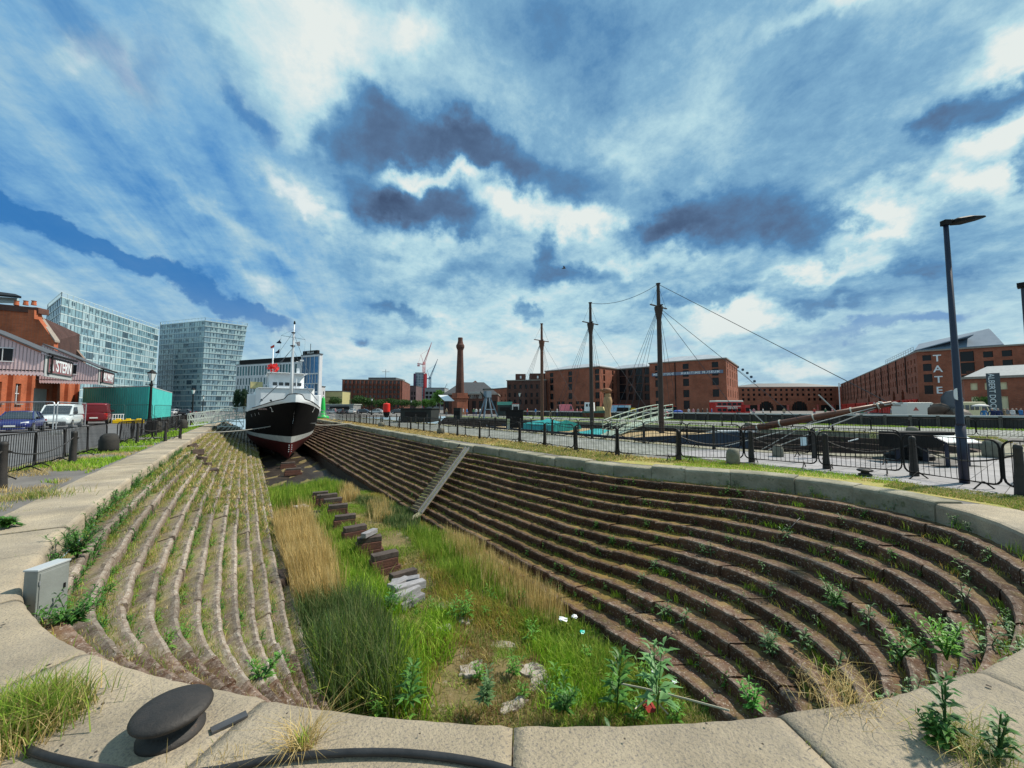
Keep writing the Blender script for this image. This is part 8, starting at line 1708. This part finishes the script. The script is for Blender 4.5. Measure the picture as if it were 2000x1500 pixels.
# rough stone heap behind the railings
# ------------------------------------------------------------------ parked far vehicles and market parasols
for px, lab in ((1722, 'grey market parasol left of the red columns'), (1748, 'second grey market parasol before the red columns')):
    p = gd(px, 52); t = empty('parasol', p, 0, lab, 'parasol', 'market parasols'); b = MB(); b.tube([(0, 0, 0), (0, 0, 2.4)], .04, 5); b.obj('pole', M_black, t); b = MB(); b.lathe([(1.35, 1.95), (1.3, 2.0), (.05, 2.6)], 8); b.obj('canopy', mat('parasol_grey', (.20, .20, .19)), t)
vr_ = random.Random(12); vc = [(.5, .5, .52), (.1, .1, .11), (.6, .6, .6), (.2, .03, .03), (.08, .1, .2), (.3, .32, .33)]
base = vehicle('car', 'x', 'car', (0, 0, 0), 0, (.50, .51, .52)); carsrc = {0: base, 1: vehicle('car', 'x', 'car', (0, 0, 0), 0, (.04, .04, .05))}; cu = {}
for i, px in enumerate((650, 668, 690, 712, 735, 778, 800, 822, 345, 362)):
    k = i % 2; o = carsrc[k] if k not in cu else dup(carsrc[k]); cu[k] = 1; p = gd(px, 118 if px > 400 else 95); o.location = (p.x, p.y, 0); o.rotation_euler = (0, 0, R(vr_.choice((-30, -40, 60, 140)))); o['label'] = ('silver' if k == 0 else 'black') + ' car ' + ORD[i] + ' from the left of the distant cars parked ' + ('before the trees' if px > 400 else 'by the glass towers'); o['group'] = 'distant parked cars'
# ------------------------------------------------------------------ people
def person_mesh(pose=0):
    j = {0: (0, 0, .92), 1: (0, 0, 1.15), 2: (0, 0, 1.38), 3: (0, .0, 1.50), 4: (0, .01, 1.60), 5: (0, .015, 1.72)}
    V = [(0, 0, .94), (0, 0, 1.15), (0, 0, 1.38), (0, 0, 1.48), (0, .015, 1.58), (0, .01, 1.69)]; Rr = [.15, .13, .15, .055, .085, .075]; E = [(0, 1), (1, 2), (2, 3), (3, 4), (4, 5)]
    st = .16 if pose == 1 else .03
    for s in (-1, 1):
        i = len(V); V += [(s * .10, 0, .86), (s * .11, s * st * .6, .48), (s * .11, s * st - .02, .09), (s * .11, s * st + .14, .04)]; Rr += [.10, .065, .045, .04]; E += [(0, i), (i, i + 1), (i + 1, i + 2), (i + 2, i + 3)]
        i = len(V); V += [(s * .19, 0, 1.40), (s * .24, -s * st * .5, 1.12), (s * .23, .10 - s * st * .4, .88), (s * .225, .13 - s * st * .4, .80)]; Rr += [.06, .045, .033, .03]; E += [(2, i), (i, i + 1), (i + 1, i + 2), (i + 2, i + 3)]
    me = bpy.data.meshes.new('person'); me.from_pydata(V, E, []); o = bpy.data.objects.new('person', me); COL.objects.link(o); md = o.modifiers.new('skin', 'SKIN')
    for k, r in enumerate(Rr): me.skin_vertices[0].data[k].radius = (r, r * (.72 if k < 3 else 1))
    me.skin_vertices[0].data[0].use_root = True; o.modifiers.new('s', 'SUBSURF').levels = 1
    dg = bpy.context.evaluated_depsgraph_get(); m2 = bpy.data.meshes.new_from_object(o.evaluated_get(dg)); bpy.data.objects.remove(o); return m2
PM = [person_mesh(0), person_mesh(1)]
skin = mat('skin', (.50, .30, .22), rough=.6); hairs = [mat('hair_dark', (.03, .02, .015)), mat('hair_fair', (.30, .20, .09)), mat('hair_grey', (.35, .34, .33))]
def clothm(c): return mat('cloth_%02d_%02d_%02d' % tuple(int(x * 99) for x in c), c, rough=.85)
pv_ = {}
def person(px, d, top, leg, label, pose=0, rz=0, hair=0, group='people on the far quays', y=None):
    key = (pose, top, leg, hair)
    if key not in pv_:
        me = PM[pose].copy(); me.materials.clear()
        for m in (skin, clothm(top), clothm(leg), hairs[hair]): me.materials.append(m)
        for f in me.polygons:
            z = f.center.z; f.material_index = 3 if (z > 1.68 or (z > 1.56 and f.center.y < -.02)) else 0 if z > 1.47 else 1 if z > .93 else 2
            if z < .86 and abs(f.center.x) > .19: f.material_index = 0
            f.use_smooth = True
        pv_[key] = me
    p = gd(px, d) if y is None else gp(px, y); o = mkobj('person', pv_[key], None, None, (p.x, p.y, 0), rz); tag(o, label, 'person', group); return o
C = dict(blue=(.04, .18, .42), navy=(.02, .03, .10), white=(.62, .62, .62), black=(.02, .02, .02), red=(.42, .04, .03), grey=(.2, .2, .21), green=(.06, .16, .08), pink=(.5, .2, .24), tan=(.34, .26, .17), jean=(.05, .08, .16))
person(1921, 38, C['blue'], C['navy'], 'person in a bright blue top under a white umbrella near the camper van', 0, 2.2, 1); person(1937, 38, C['navy'], C['navy'], 'person in dark navy clothes beside the one with the umbrella', 1, 2.0, 0); person(1949, 37.5, C['navy'], C['jean'], 'person in a dark coat at the right of the umbrella pair', 1, -1, 2)
p = gd(1915, 38); t = empty('umbrella', (p.x, p.y, 0), 0, 'white umbrella held over the person in blue', 'umbrella'); b = MB(); b.lathe([(.62, 1.85), (.55, 1.97), (.3, 2.08), (.02, 2.12)], 10); b.obj('canopy', mat('umbrella_white', (.62, .58, .55)), t, smooth=True); b = MB(); b.tube([(0, 0, 1.15), (0, 0, 2.15)], .012, 4); b.obj('shaft', M_black, t)
pr_ = random.Random(21); cn = list(C)
desc = {'far': (list(range(1345, 1395, 9)) + [1472, 1490, 1505, 1531, 1590, 1612, 1625], 80), 'mid': ([1960, 1968, 1977, 1985, 1993], 48), 'left': ([905, 912, 925, 938, 872, 930, 1030, 1046, 1075, 1088, 1127, 1135, 1245, 1262], 80), 'wr': ([1655, 1668, 1684, 1695, 1740, 1760], 62), 'mkt': ([641, 655, 670, 700, 830, 846], 96)}
words = {'far': 'walking on the quay before the nearest museum warehouse and far range', 'mid': 'in the crowd at the right edge beside the pylon sign', 'left': 'on the quay in front of the pump house and warehouses', 'wr': 'walking near the red columns of the gallery warehouse', 'mkt': 'among the stalls and cars before the trees'}
for key, (xs_, d) in desc.items():
    for i, px in enumerate(xs_):
        a, l = pr_.choice(cn), pr_.choice(('black', 'navy', 'jean', 'grey', 'tan')); person(px, d + pr_.uniform(-3, 3), C[a], C[l], '%s person from the left, in %s top and %s trousers, %s' % (ORD[i], a, {'jean': 'denim'}.get(l, l), {'far': 'near the museum warehouse', 'mid': 'beside the pylon sign', 'left': 'before the pump house', 'wr': 'near the red columns', 'mkt': 'among the stalls'}[key]), pr_.randint(0, 1), pr_.uniform(0, 6), pr_.randint(0, 2))
# gull
p = at(1102, 524, 40); b = MB(); b.v = [(-.5, 0, .10), (-.2, .06, .16), (0, .1, .02), (.2, .06, .16), (.5, 0, .10), (0, -.12, .0), (0, .28, .0), (-.22, -.08, .14), (.22, -.08, .14)]; b.f = [(0, 7, 1), (7, 5, 2, 1), (2, 5, 8, 3), (3, 8, 4), (5, 6, 2)]; b.mi = [0] * 5
bd = empty('gull', p, .6, 'small gull flying high above the masts', 'bird'); b.obj('wings', mat('gull_grey', (.10, .09, .09)), bd); b = MB(); b.tube([(0, -.2, 0), (0, -.05, .0), (0, .15, 0), (0, .3, .0)], [.01, .06, .05, .01], 7); b.obj('body', mat('gull_grey', (.1, .09, .09)), bd)
